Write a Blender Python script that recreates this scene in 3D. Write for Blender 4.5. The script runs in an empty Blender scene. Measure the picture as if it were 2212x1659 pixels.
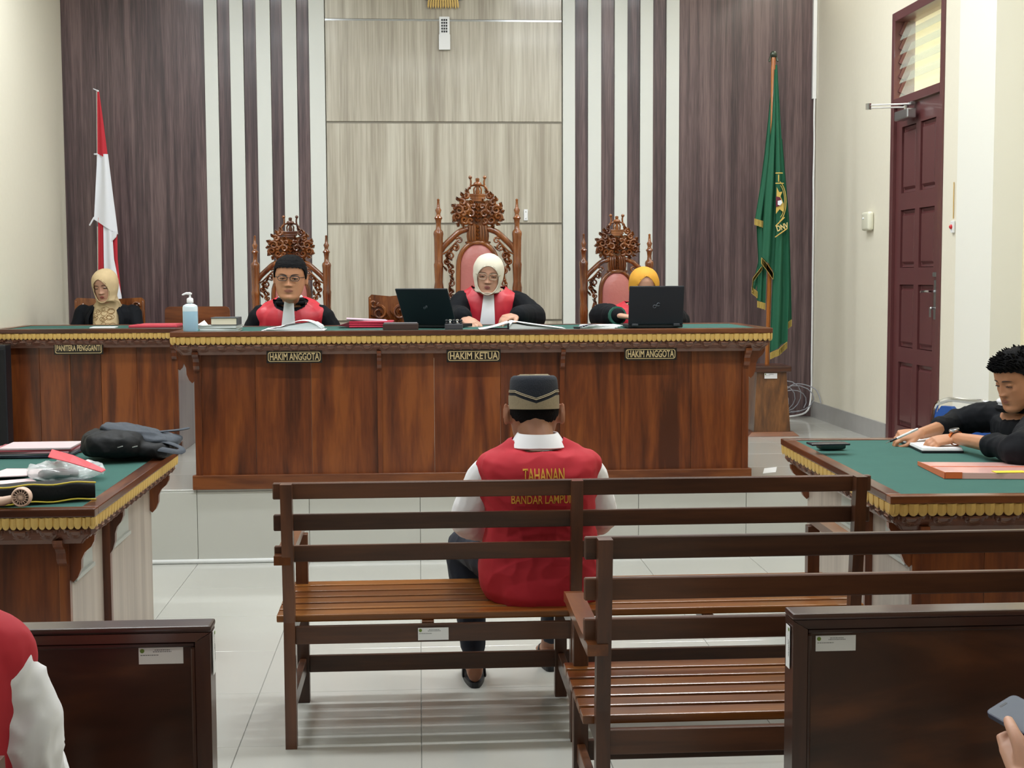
import bpy, bmesh, math, random
from mathutils import Vector, Matrix, noise
from mathutils.bvhtree import BVHTree
PI = math.pi
R = math.radians
random.seed(7)
SC = bpy.context.scene
COL = SC.collection

# ---------------------------------------------------------------- camera
F_PX, CAM_H = 3021.48, 1.5382
CR = Vector((0.99781375, -0.06594807, -0.00430864))
CU = Vector((0.00931906, 0.07585741, 0.99707513))
CF = Vector((0.06542834, 0.99493543, -0.07630614))
cam_d = bpy.data.cameras.new('camera')
cam_d.sensor_width = 36.0
cam_d.lens = F_PX * 36.0 / 2212.0
cam_d.clip_start = 0.05
cam = bpy.data.objects.new('camera', cam_d)
COL.objects.link(cam)
cam.matrix_world = Matrix(((CR.x, CU.x, -CF.x, 0), (CR.y, CU.y, -CF.y, 0), (CR.z, CU.z, -CF.z, CAM_H), (0, 0, 0, 1)))
SC.camera = cam
vs = SC.view_settings
vs.view_transform = 'Standard'; vs.look = 'None'; vs.gamma = 1.0; vs.use_curve_mapping = False
vs.exposure = 0.12

# ---------------------------------------------------------------- world (soft daylight outside) and room lamps
wd = bpy.data.worlds.new('world'); SC.world = wd; wd.use_nodes = True
wd.node_tree.nodes['Background'].inputs[0].default_value = (0.9, 0.95, 1.0, 1)
wd.node_tree.nodes['Background'].inputs[1].default_value = 0.6
CEIL = 4.2
LAMPS = [(-1.5, 9.0), (1.5, 9.0), (-1.5, 6.9), (1.5, 6.9), (0.15, 4.75), (-2.0, 4.75), (2.2, 4.75), (-1.6, 2.0), (1.9, 2.0), (0.15, -0.6)]
for i, (lx, ly) in enumerate(LAMPS):
    ld = bpy.data.lights.new('ceiling_tube_light', 'AREA'); ld.shape = 'RECTANGLE'
    ld.size = 1.2; ld.size_y = 0.16; ld.energy = 37.0 if ly > 4 else 15.0; ld.color = (0.945, 0.98, 1.0)
    lo = bpy.data.objects.new('ceiling_tube_light', ld); COL.objects.link(lo); lo.location = (lx, ly, CEIL - 0.12)
ld = bpy.data.lights.new('corridor_light', 'AREA'); ld.shape = 'RECTANGLE'; ld.size = 2.0; ld.size_y = 3.0; ld.energy = 260.0; ld.color = (1.0, 0.96, 0.86)
lo = bpy.data.objects.new('corridor_light', ld); COL.objects.link(lo); lo.location = (4.0, 9.2, 4.1)

# ---------------------------------------------------------------- helpers
def at(px, py, X=None, Y=None, Z=None):
    """The point of the room seen at pixel px, py of the photograph that lies on the plane X=, Y= or Z=."""
    d = CF * F_PX + CR * (px - 1106.0) - CU * (py - 829.5)
    o = Vector((0, 0, CAM_H))
    if X is not None: k = X / d.x
    elif Y is not None: k = Y / d.y
    else: k = (Z - CAM_H) / d.z
    return o + d * k

def hx(s):
    s = s.lstrip('#'); out = []
    for i in (0, 2, 4):
        v = int(s[i:i + 2], 16) / 255.0
        out.append(v / 12.92 if v <= 0.04045 else ((v + 0.055) / 1.055) ** 2.4)
    return (out[0], out[1], out[2], 1.0)

def setp(b, **k):
    for n, v in k.items():
        n = {'rough': 'Roughness', 'metal': 'Metallic', 'coat': 'Coat Weight', 'coat_r': 'Coat Roughness', 'spec': 'Specular IOR Level', 'trans': 'Transmission Weight', 'alpha': 'Alpha', 'ior': 'IOR', 'sheen': 'Sheen Weight', 'sub': 'Subsurface Weight'}[n]
        b.inputs[n].default_value = v

def mat(name, col, bump=0.0, bscale=60.0, var=0.0, **k):
    m = bpy.data.materials.new(name); m.use_nodes = True
    nt = m.node_tree; b = nt.nodes['Principled BSDF']
    c = hx(col) if isinstance(col, str) else col
    b.inputs['Base Color'].default_value = c
    setp(b, **k)
    if var or bump:
        tc = nt.nodes.new('ShaderNodeTexCoord'); nz = nt.nodes.new('ShaderNodeTexNoise')
        nz.inputs['Scale'].default_value = bscale; nz.inputs['Detail'].default_value = 3
        nt.links.new(tc.outputs['Object'], nz.inputs['Vector'])
        if var:
            mx = nt.nodes.new('ShaderNodeMix'); mx.data_type = 'RGBA'
            mx.inputs[6].default_value = tuple(x * (1 - var) for x in c[:3]) + (1,)
            mx.inputs[7].default_value = tuple(min(1, x * (1 + var)) for x in c[:3]) + (1,)
            nt.links.new(nz.outputs['Fac'], mx.inputs[0]); nt.links.new(mx.outputs[2], b.inputs['Base Color'])
        if bump:
            bp = nt.nodes.new('ShaderNodeBump'); bp.inputs['Strength'].default_value = bump; bp.inputs['Distance'].default_value = 0.01
            nt.links.new(nz.outputs['Fac'], bp.inputs['Height']); nt.links.new(bp.outputs['Normal'], b.inputs['Normal'])
    return m

def wood(name, dark, mid, light, axis=2, sc=9.0, stretch=14.0, rough=0.3, coat=0.4, rnd=0.35, wave=0.5, fine=0.3):
    """Varnished or laminated wood; grain runs along the axis."""
    m = bpy.data.materials.new(name); m.use_nodes = True
    nt = m.node_tree; N = nt.nodes; L = nt.links; b = N['Principled BSDF']
    tc = N.new('ShaderNodeTexCoord'); oi = N.new('ShaderNodeObjectInfo')
    mp = N.new('ShaderNodeMapping'); s = [1.0, 1.0, 1.0]; s[axis] = 1.0 / stretch
    mp.inputs['Scale'].default_value = s
    ad = N.new('ShaderNodeVectorMath'); ad.operation = 'ADD'
    mu = N.new('ShaderNodeVectorMath'); mu.operation = 'SCALE'; mu.inputs[0].default_value = (7.3, 5.1, 3.7)
    L.new(oi.outputs['Random'], mu.inputs['Scale'])
    L.new(tc.outputs['Object'], ad.inputs[0]); L.new(mu.outputs[0], ad.inputs[1]); L.new(ad.outputs[0], mp.inputs['Vector'])
    n1 = N.new('ShaderNodeTexNoise'); n1.inputs['Scale'].default_value = sc; n1.inputs['Detail'].default_value = 5; n1.inputs['Distortion'].default_value = wave
    n2 = N.new('ShaderNodeTexNoise'); n2.inputs['Scale'].default_value = sc * 9; n2.inputs['Detail'].default_value = 4
    L.new(mp.outputs[0], n1.inputs['Vector']); L.new(mp.outputs[0], n2.inputs['Vector'])
    mm = N.new('ShaderNodeMath'); mm.operation = 'MULTIPLY_ADD'; mm.inputs[1].default_value = fine
    L.new(n2.outputs['Fac'], mm.inputs[0]); L.new(n1.outputs['Fac'], mm.inputs[2])
    m2 = N.new('ShaderNodeMath'); m2.operation = 'MULTIPLY_ADD'; m2.inputs[1].default_value = rnd * 0.5
    L.new(oi.outputs['Random'], m2.inputs[0]); L.new(mm.outputs[0], m2.inputs[2])
    m3 = N.new('ShaderNodeMath'); m3.operation = 'SUBTRACT'; m3.inputs[1].default_value = fine * 0.5 + rnd * 0.25
    L.new(m2.outputs[0], m3.inputs[0])
    cr = N.new('ShaderNodeValToRGB'); e = cr.color_ramp.elements
    e[0].position = 0.32; e[0].color = hx(dark); e[1].position = 0.68; e[1].color = hx(light)
    k = e.new(0.5); k.color = hx(mid)
    L.new(m3.outputs[0], cr.inputs[0]); L.new(cr.outputs[0], b.inputs['Base Color'])
    setp(b, rough=rough, coat=coat, coat_r=0.12)
    bp = N.new('ShaderNodeBump'); bp.inputs['Strength'].default_value = 0.08; bp.inputs['Distance'].default_value = 0.002
    L.new(n2.outputs['Fac'], bp.inputs['Height']); L.new(bp.outputs['Normal'], b.inputs['Normal'])
    return m

M = {}
M['cream'] = mat('cream_wall_paint', '#e3decd', bump=0.05, bscale=30, var=0.02, rough=0.62)
M['yellowish_cream'] = mat('yellowish_cream_wall', '#e6dcbc', bump=0.05, bscale=30, var=0.02, rough=0.62)  # yellower cream on the near part of the right wall
M['ceil'] = mat('ceiling_paint', '#e8e8e2', rough=0.8)
M['strip'] = mat('pale_strip_paint', '#d3d6d2', rough=0.45, var=0.02, bscale=4)
M['plum'] = wood('plum_brown_laminate', '#36282c', '#4f3d3f', '#6c5858', 2, 24, 40, rough=0.4, coat=0.1, rnd=0.1, wave=0.5, fine=0.55)
M['oak'] = wood('pale_oak_laminate', '#9a9283', '#b2ab9c', '#c5c0b2', 2, 9, 30, rough=0.33, coat=0.2, rnd=0.1, wave=0.6, fine=0.5)
M['teak'] = wood('teak_front', '#451f0c', '#683315', '#84481e', 2, 8.5, 9, rough=0.34, coat=0.3, rnd=0.25, wave=1.1, fine=0.25)
M['teak_x'] = wood('teak_rail', '#3b1c10', '#5a2f19', '#7b4624', 0, 8, 9, rough=0.3, coat=0.35, rnd=0.3, wave=0.9, fine=0.25)
M['teak_y'] = wood('teak_side_rail', '#3b1c10', '#5a2f19', '#7b4624', 1, 8, 9, rough=0.3, coat=0.35, rnd=0.3, wave=0.9, fine=0.25)
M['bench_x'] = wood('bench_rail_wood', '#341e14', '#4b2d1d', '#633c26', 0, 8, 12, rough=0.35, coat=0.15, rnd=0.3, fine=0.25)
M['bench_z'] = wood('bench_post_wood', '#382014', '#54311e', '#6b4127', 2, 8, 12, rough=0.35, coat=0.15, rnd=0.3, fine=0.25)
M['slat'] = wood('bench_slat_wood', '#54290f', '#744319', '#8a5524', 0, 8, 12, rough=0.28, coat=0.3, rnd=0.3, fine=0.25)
M['arm'] = wood('armrest_wood', '#4e280f', '#6b3b1a', '#844e25', 1, 8, 10, rough=0.28, coat=0.5, rnd=0.2, fine=0.25)
M['dark_panel'] = wood('dark_panel_wood', '#28140a', '#3c2013', '#5a331c', 0, 3.4, 4, rough=0.3, coat=0.25, rnd=0.2, wave=1.5, fine=0.15)
M['dark_x'] = wood('dark_frame_wood', '#261410', '#38201a', '#4a2a1e', 0, 8, 10, rough=0.28, coat=0.4, rnd=0.2, fine=0.2)
M['dark_z'] = wood('dark_stile_wood', '#2a1610', '#3c2117', '#50301f', 2, 8, 10, rough=0.28, coat=0.4, rnd=0.2, fine=0.2)
M['pale'] = wood('pale_grey_laminate', '#978a80', '#a99c91', '#b8aca1', 2, 9, 30, rough=0.4, coat=0.1, rnd=0.1, fine=0.3)
M['lilac'] = wood('lilac_grey_laminate', '#7d7476', '#8c8283', '#9a9090', 2, 9, 30, rough=0.35, coat=0.2, rnd=0.1, fine=0.3)
M['carved'] = mat('carved_brown_wood', '#6b4638', rough=0.36, coat=0.4, var=0.25, bscale=30)
M['throne'] = wood('throne_carved_wood', '#4b220d', '#74401b', '#8f5526', 2, 14, 6, rough=0.25, coat=0.6, rnd=0.2, fine=0.3)
M['gold'] = mat('gilded_leaf_paint', '#d0ae66', rough=0.38, metal=0.25, var=0.2, bscale=20)
M['felt'] = mat('green_felt', '#3c625b', rough=0.95, var=0.08, bscale=9, bump=0.1, spec=0.2)
M['door'] = mat('maroon_door_paint', '#5d3334', rough=0.33, coat=0.3, var=0.06, bscale=6)
M['metal'] = mat('brushed_metal', '#b4b6b8', rough=0.3, metal=1.0)
M['chrome'] = mat('chrome', '#d5d7da', rough=0.1, metal=1.0)
M['white'] = mat('white_plastic', '#e4e6e8', rough=0.4)
M['black'] = mat('black_plastic', '#10131a', rough=0.42)
M['grout'] = mat('grout', '#8f8f89', rough=0.8)
M['tile'] = mat('glazed_floor_tile', '#b9b9b3', rough=0.13, spec=0.5, var=0.025, bscale=2.2)
M['tileface'] = mat('glazed_riser_tile', '#c0c0b9', rough=0.2, var=0.02, bscale=2)
M['base'] = mat('grey_stone_skirting', '#a5a4a2', rough=0.3, var=0.1, bscale=14)
M['paper'] = mat('white_paper', '#e9eaec', rough=0.7)

def glass(name, tint=(0.9, 0.95, 0.93, 1), rough=0.03):
    m = bpy.data.materials.new(name); m.use_nodes = True; b = m.node_tree.nodes['Principled BSDF']
    b.inputs['Base Color'].default_value = tint; setp(b, rough=rough, trans=1.0, ior=1.45)
    return m
M['glass'] = mat('louvre_glass', '#c9d6cc', rough=0.08, alpha=0.3, spec=0.6)

def new_bm(): return bmesh.new()

def box(bm, x0, x1, y0, y1, z0, z1, bev=0.0, seg=2):
    r = bmesh.ops.create_cube(bm, size=1.0)
    for v in r['verts']:
        v.co = Vector(((x0 + x1) / 2 + v.co.x * (x1 - x0), (y0 + y1) / 2 + v.co.y * (y1 - y0), (z0 + z1) / 2 + v.co.z * (z1 - z0)))
    if bev > 0:
        es = list({e for v in r['verts'] for e in v.link_edges})
        bmesh.ops.bevel(bm, geom=es, offset=bev, segments=seg, affect='EDGES', profile=0.6)
    return bm

def obox(bm, c, size, rot=None, bev=0.0, seg=2):
    """box by centre, size and rotation matrix"""
    b = bmesh.new(); box(b, -size[0] / 2, size[0] / 2, -size[1] / 2, size[1] / 2, -size[2] / 2, size[2] / 2, bev, seg)
    return merge(bm, b, Matrix.Translation(Vector(c)) @ (rot.to_4x4() if rot else Matrix.Identity(4)))

def merge(bm, b, mtx=None):
    if mtx is not None: bmesh.ops.transform(b, matrix=mtx, verts=b.verts[:])
    me = bpy.data.meshes.new('tmp'); b.to_mesh(me); b.free(); bm.from_mesh(me); bpy.data.meshes.remove(me)
    return bm

def loft(bm, rings, cap=True, closed=True):
    vr = [[bm.verts.new(p) for p in r] for r in rings]
    n = len(vr[0])
    for a, b in zip(vr[:-1], vr[1:]):
        for i in range(n if closed else n - 1):
            j = (i + 1) % n
            try: bm.faces.new((a[i], a[j], b[j], b[i]))
            except ValueError: pass
    if cap and closed:
        for r in (vr[0][::-1], vr[-1]):
            try: bm.faces.new(r)
            except ValueError: pass
    return vr

def frames(pts, up=None):
    out = []; n = len(pts); prev = None
    for i in range(n):
        t = (pts[min(i + 1, n - 1)] - pts[max(i - 1, 0)])
        t = t.normalized() if t.length > 1e-9 else Vector((0, 0, 1))
        if prev is None:
            a = up if up is not None else (Vector((0, 0, 1)) if abs(t.z) < 0.9 else Vector((0, 1, 0)))
            u = (a - t * a.dot(t)).normalized()
        else:
            u = prev - t * prev.dot(t)
            u = u.normalized() if u.length > 1e-6 else prev
        prev = u; out.append((t, u, t.cross(u)))
    return out

def tube(bm, pts, rad, seg=8, up=None, round_ends=True):
    pts = [Vector(p) for p in pts]
    if not isinstance(rad, list): rad = [rad] * len(pts)
    if len(rad) != len(pts): rad = [rad[min(len(rad) - 1, round(i * (len(rad) - 1) / (len(pts) - 1)))] for i in range(len(pts))]
    rad = [r if isinstance(r, (list, tuple)) else (r, r) for r in rad]
    if round_ends:
        t0 = (pts[0] - pts[1]).normalized(); t1 = (pts[-1] - pts[-2]).normalized()
        r0, r1 = rad[0], rad[-1]
        pre = [(pts[0] + t0 * max(r0) * 0.9, (r0[0] * .35, r0[1] * .35)), (pts[0] + t0 * max(r0) * 0.55, (r0[0] * .8, r0[1] * .8))]
        post = [(pts[-1] + t1 * max(r1) * 0.55, (r1[0] * .8, r1[1] * .8)), (pts[-1] + t1 * max(r1) * 0.9, (r1[0] * .35, r1[1] * .35))]
        pts = [p for p, _ in pre] + pts + [p for p, _ in post]; rad = [r for _, r in pre] + rad + [r for _, r in post]
    fr = frames(pts, up)
    rings = []
    for p, (ru, rv), (t, u, v) in zip(pts, rad, fr):
        rings.append([p + u * (ru * math.cos(2 * PI * k / seg)) + v * (rv * math.sin(2 * PI * k / seg)) for k in range(seg)])
    loft(bm, rings)
    return bm

def spline(pts, n=6):
    pts = [Vector(p) for p in pts]; out = []
    P = [pts[0]] + pts + [pts[-1]]
    for i in range(1, len(P) - 2):
        a, b, c, d = P[i - 1], P[i], P[i + 1], P[i + 2]
        for k in range(n):
            t = k / n
            out.append(0.5 * ((2 * b) + (c - a) * t + (2 * a - 5 * b + 4 * c - d) * t * t + (3 * b - a - 3 * c + d) * t ** 3))
    out.append(pts[-1]); return out

def lathe(bm, prof, c=(0, 0, 0), seg=14, axis='Z'):
    c = Vector(c); rings = []
    for r, z in prof:
        r = max(r, 0.0004)
        ring = []
        for k in range(seg):
            a = 2 * PI * k / seg; x, y = r * math.cos(a), r * math.sin(a)
            ring.append(c + (Vector((x, y, z)) if axis == 'Z' else Vector((x, -z, y)) if axis == 'Y' else Vector((z, x, y))))
        rings.append(ring)
    loft(bm, rings); return bm

def prism(bm, poly, d0, d1, plane='XZ'):
    """closed outline extruded between d0 and d1; plane XZ -> along Y, YZ -> along X, XY -> along Z"""
    f = {'XZ': lambda a, b, d: Vector((a, d, b)), 'YZ': lambda a, b, d: Vector((d, a, b)), 'XY': lambda a, b, d: Vector((a, b, d))}[plane]
    loft(bm, [[f(a, b, d0) for a, b in poly], [f(a, b, d1) for a, b in poly]]); return bm

def sphere(bm, c, r, seg=12, ring=8, sc=(1, 1, 1), rot=None):
    vv = bmesh.ops.create_uvsphere(bm, u_segments=seg, v_segments=ring, radius=r)['verts']; c = Vector(c)
    for v in vv:
        p = Vector((v.co.x * sc[0], v.co.y * sc[1], v.co.z * sc[2]))
        v.co = (rot @ p if rot else p) + c
    return bm

def to_mesh(name, bm, m=None, smooth=False, sharp=None):
    bmesh.ops.recalc_face_normals(bm, faces=bm.faces[:])
    me = bpy.data.meshes.new(name); bm.to_mesh(me); bm.free()
    if smooth:
        me.polygons.foreach_set('use_smooth', [True] * len(me.polygons))
        if sharp: me.set_sharp_from_angle(angle=R(sharp))
    for x in (m if isinstance(m, (list, tuple)) else [m]):
        if x is not None: me.materials.append(x)
    return me

def link(name, me, parent=None, loc=None):
    o = bpy.data.objects.new(name, me); COL.objects.link(o)
    if parent is not None: o.parent = parent
    if loc is not None: o.location = loc
    return o

def part(name, bm, m, parent, smooth=False, sharp=40, label=None, world=True):
    """one mesh as a child; shapes are written in room coordinates unless world is off"""
    if world and parent is not None:
        inv = wm(parent).inverted()
        bmesh.ops.transform(bm, matrix=inv, verts=bm.verts[:])
    o = link(name, to_mesh(name, bm, m, smooth, sharp), parent)
    if label: o['label'] = label
    return o

def wm(o):
    m = Matrix.LocRotScale(o.location, o.rotation_euler, o.scale)
    return wm(o.parent) @ m if o.parent is not None else m

def tag(o, label, cat, group=None, kind=None):
    if label: o['label'] = label
    if cat: o['category'] = cat
    if group: o['group'] = group
    if kind: o['kind'] = kind
    return o

def thing(name, label, cat, loc=(0, 0, 0), rz=0.0, group=None, scale=(1, 1, 1)):
    o = bpy.data.objects.new(name, None); COL.objects.link(o); o.empty_display_size = 0.1
    o.location = loc; o.rotation_euler = (0, 0, rz); o.scale = scale
    return tag(o, label, cat, group)

def single(name, bm, m, label, cat, group=None, smooth=False, sharp=40, origin=None):
    """a thing that is one mesh"""
    org = Vector(origin) if origin else Vector((0, 0, 0))
    if origin: bmesh.ops.translate(bm, vec=-org, verts=bm.verts[:])
    o = link(name, to_mesh(name, bm, m, smooth, sharp), None, org)
    return tag(o, label, cat, group)

def struct(name, bm, m, smooth=False):
    o = link(name, to_mesh(name, bm, m, smooth)); o['kind'] = 'structure'
    return o

def dup(root, loc, rz=0.0, scale=None, label=None, group=None):
    def cp(o, par):
        c = o.copy(); COL.objects.link(c); c.parent = par
        for ch in o.children: cp(ch, c)
        return c
    r = cp(root, None); r.location = loc; r.rotation_euler = (0, 0, rz)
    if scale: r.scale = scale
    if label: r['label'] = label
    if group: r['group'] = group
    return r

def text_bm(s, size, xs=1.0, bold=0.0, extr=0.0008, res=3):
    cu = bpy.data.curves.new('t', 'FONT'); cu.body = s; cu.size = size; cu.align_x = 'CENTER'; cu.align_y = 'CENTER'
    cu.extrude = extr; cu.offset = bold; cu.resolution_u = res
    o = bpy.data.objects.new('t', cu); COL.objects.link(o)
    me = o.to_mesh(); bm = bmesh.new(); bm.from_mesh(me); o.to_mesh_clear()
    bpy.data.objects.remove(o); bpy.data.curves.remove(cu)
    for v in bm.verts: v.co.x *= xs
    return bm

def place_bm(bm, mtx):
    bmesh.ops.transform(bm, matrix=mtx, verts=bm.verts[:]); return bm

def front_mtx(c):
    """text lying in XY turned upright to face the camera side (-Y)"""
    return Matrix.Translation(Vector(c)) @ Matrix.Rotation(R(90), 4, 'X')

# ---------------------------------------------------------------- room
YB, XL, XR, Y0, ZP = 11.1, -2.72, 3.157, 7.566, 0.403
YR = -3.2
TS = 0.6
bm = new_bm(); box(bm, -4.2, 3.6, YR, Y0 + 0.0, -0.06, -0.004)
floor = struct('floor', bm, M['grout'])
tile_me = None
def tiles(parent, x_lines, y_lines, z, name='tile', mt=M['tile'], thick=0.012, g=0.0013):
    cache = {}
    for xa, xb in zip(x_lines[:-1], x_lines[1:]):
        for ya, yb in zip(y_lines[:-1], y_lines[1:]):
            key = (round(xb - xa, 3), round(yb - ya, 3))
            if key not in cache:
                b = new_bm(); w, d = key; box(b, g, w - g, g, d - g, -thick, 0, 0.0012, 1); cache[key] = to_mesh(name, b, mt)
            link(name, cache[key], parent, (xa, ya, z))
xl = [-3.007 + TS * k for k in range(12)]; xl = [x - 0.6 * 0 for x in xl]
X_T = -1.207
xl = [-4.2] + [X_T + TS * k for k in range(-4, 8)]; xl = [x for x in xl if x < 3.5] + [3.59]
yl = [Y0 - 0.02 - TS * k for k in range(0, 11)][::-1]; yl[-1] = Y0
tiles(floor, xl, yl, 0.0)
bm = new_bm(); box(bm, XL, XR + 0.12, Y0 + 0.012, YB, 0.0, ZP - 0.011)
platform = struct('floor_platform', bm, M['grout'])
xl2 = [XL] + [X_T + TS * k for k in range(-2, 8)]; xl2 = [x for x in xl2 if XL <= x < XR] + [XR + 0.1]
tiles(platform, xl2, [Y0 + TS * k for k in range(0, 6)] + [YB], ZP)
cache = None
for xa, xb in zip(xl2[:-1], xl2[1:]):
    b = new_bm(); box(b, xa + 0.0013, xb - 0.0013, Y0, Y0 + 0.012, 0.001, ZP - 0.0132, 0.001, 1)
    part('riser_tile', b, M['tileface'], platform)
bm = new_bm(); tube(bm, [(XL, Y0 - 0.006, 0.012), (XR, Y0 - 0.006, 0.012)], 0.013, 10, round_ends=False)
struct('trim_1', bm, mat('white_gloss_bead', '#e4e6e6', rough=0.25), True)
bm = new_bm(); box(bm, XL - 1.6, XR + 0.6, YR, YB + 0.2, CEIL, CEIL + 0.1); struct('ceiling', bm, M['ceil'])
bm = new_bm(); box(bm, XL - 0.15, XL, 7.0, YB + 0.2, 0, CEIL); struct('wall_left', bm, M['cream'])
bm = new_bm(); box(bm, -4.3, -4.2, YR, 7.0, 0, CEIL); box(bm, -4.3, XL, 7.0, 7.1, 0, CEIL); struct('wall_left.001', bm, M['cream'])
bm = new_bm(); box(bm, XL - 1.6, XR + 0.5, YR - 0.1, YR, 0, CEIL); struct('wall_rear', bm, M['cream'])
# right wall with the door opening
DY0, DY1 = at(2037, 400, X=XR).y, at(1925, 400, X=XR).y
DZT = at(1932, 30, X=XR).z
bm = new_bm()
box(bm, XR, XR + 0.14, DY1, YB + 0.2, 0, CEIL); box(bm, XR, XR + 0.14, 8.0, DY0, 0, CEIL); box(bm, XR, XR + 0.14, DY0, DY1, DZT, CEIL)
wr = struct('wall_right', bm, M['cream'])
pz = at(2065, 500, X=XR - 0.166).y; pn = at(2143, 500, X=XR - 0.166).y
bm = new_bm(); box(bm, XR, XR + 0.14, YR, 7.999, 0, CEIL); struct('wall_right.001', bm, M['yellowish_cream'])
bm = new_bm(); box(bm, XR - 0.166, XR, pn, pz, 0.0, CEIL); struct('wall_right_pilaster', bm, mat('white_cream_paint', '#e6e5dc', rough=0.6))
bm = new_bm(); box(bm, XR - 0.012, XR - 0.0005, Y0 + 0.01, pn - 0.002, ZP, ZP + 0.11); box(bm, XR - 0.012, XR - 0.0005, DY1 + 0.01, YB - 0.03, ZP, ZP + 0.13); struct('baseboard_right', bm, M['base'])
bm = new_bm(); box(bm, XR - 0.012, XR - 0.0005, YR, Y0 - 0.03, 0.0, 0.11); struct('baseboard_right.001', bm, M['base'])
# corridor outside the door
bm = new_bm(); box(bm, 5.3, 5.4, 6.0, 13.0, 0, 4.3); box(bm, XR + 0.14, 5.4, 6.0, 13.0, 0.3, ZP); box(bm, XR + 0.14, 5.3, 12.9, 13.0, ZP, 4.3)
box(bm, XR + 0.14, 5.4, 6.0, 6.1, ZP, 4.3); box(bm, XR + 0.14, 5.4, 6.0, 13.0, 4.3, 4.4)
struct('wall_corridor', bm, mat('corridor_paint', '#ece6cc', rough=0.7))

# back wall: substrate, plum sheets, alternating strips, pale oak panels
bm = new_bm(); box(bm, XL - 0.15, XR + 0.3, YB + 0.02, YB + 0.2, 0, CEIL)
wb = struct('wall_back', bm, M['cream'])
def wx(px): return at(px, 400, Y=YB).x
def wz(py, px=960): return at(px, py, Y=YB).z
def sheet_box(name, x0, x1, m, dy, z0=ZP + 0.002, z1=CEIL - 0.002, lab=None):
    b = new_bm(); box(b, x0 + 0.0012, x1 - 0.0012, YB - dy, YB + 0.02, z0, z1, 0.0015, 1)
    return part(name, b, m, wb, label=lab)
sheet_box('laminate_sheet', XL, wx(448), M['plum'], 0.018)
sheet_box('laminate_sheet', wx(1465), XR, M['plum'], 0.018)
edges_l = [448, 477, 503, 532, 559, 590, 615, 646, 672, 706]
edges_r = [1215, 1242, 1269, 1298, 1326, 1354, 1381, 1409, 1437, 1465]
for E in (edges_l, edges_r):
    for i in range(9):
        if i % 2 == 0: sheet_box('pale_strip', wx(E[i]), wx(E[i + 1]), M['strip'], 0.03)
        else: sheet_box('brown_strip', wx(E[i]), wx(E[i + 1]), M['plum'], 0.012)
gz = [ZP + 0.002, wz(693), wz(484), wz(265.5), wz(45), CEIL - 0.002]
dull = mat('bronze_grey_strip', '#7d786c', rough=0.45, metal=0.3)
mirror = mat('polished_steel_strip', '#c9ccd0', rough=0.12, metal=1.0)
for i in range(5):
    sheet_box('oak_panel', wx(706) + 0.004, wx(1214) - 0.004, M['oak'], 0.026, gz[i] + (0.008 if i else 0), gz[i + 1] - (0.008 if i < 4 else 0))
for z in gz[1:-1]:
    b = new_bm(); box(b, wx(706) + 0.004, wx(1214) - 0.004, YB - 0.018, YB + 0.02, z - 0.0085, z + 0.0085)
    part('metal_strip', b, mirror if z > 3.2 else dull, wb)

# door, frame and louvre window above
d1 = thing('door_1', None, None, (XR, DY0, ZP)); d1['kind'] = 'structure'
zt = at(1935, 215, X=XR).z; zt2 = at(2035, 195, X=XR).z
ZT = at(1937, 222, X=XR).z
fw = 0.055
b = new_bm(); box(b, XR - 0.012, XR + 0.13, DY0 + 0.002, DY0 + fw, ZP, DZT - 0.001, 0.004); part('door_jamb', b, M['door'], d1)
b = new_bm(); box(b, XR - 0.012, XR + 0.13, DY1 - fw, DY1 - 0.002, ZP, DZT - 0.001, 0.004); part('door_jamb', b, M['door'], d1)
b = new_bm(); box(b, XR - 0.012, XR + 0.13, DY0 + fw, DY1 - fw, DZT - 0.06, DZT - 0.001, 0.004); part('door_head', b, M['door'], d1)
b = new_bm(); box(b, XR - 0.012, XR + 0.13, DY0 + fw, DY1 - fw, ZT - 0.03, ZT + 0.025, 0.004); part('transom', b, M['door'], d1)
leaf_y0, leaf_y1 = DY0 + fw + 0.004, DY1 - fw - 0.004
b = new_bm()
LX = XR + 0.012
zs = [ZP + 0.008, ZP + 0.2, 1.02, 1.13, 1.62, 1.74, ZT - 0.18, ZT - 0.034]
def dz(py): return at(1960, py, X=XR).z
rows = [(dz(1010), dz(795)), (dz(745), dz(612)), (dz(580), dz(452)), (dz(418), dz(262))]
rows = [(ZP + 0.14, dz(785)), (dz(752), dz(615)), (dz(578), dz(452)), (dz(415), dz(270))]
midy = (leaf_y0 + leaf_y1) / 2; st = 0.105
cols = [(leaf_y0 + st, midy - 0.04), (midy + 0.04, leaf_y1 - st)]
ys = [leaf_y0, leaf_y0 + st, midy - 0.04, midy + 0.04, leaf_y1 - st, leaf_y1]
for a, c in ((0, 1), (2, 3), (4, 5)): box(b, LX, LX + 0.04, ys[a], ys[c], ZP + 0.008, ZT - 0.034)
zz = [ZP + 0.008] + [v for r_ in rows for v in r_] + [ZT - 0.034]
for k in range(0, len(zz), 2):
    for ya, yb in ((ys[1], ys[2]), (ys[3], ys[4])): box(b, LX, LX + 0.04, ya, yb, zz[k], zz[k + 1])
part('door_leaf', b, M['door'], d1)
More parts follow.
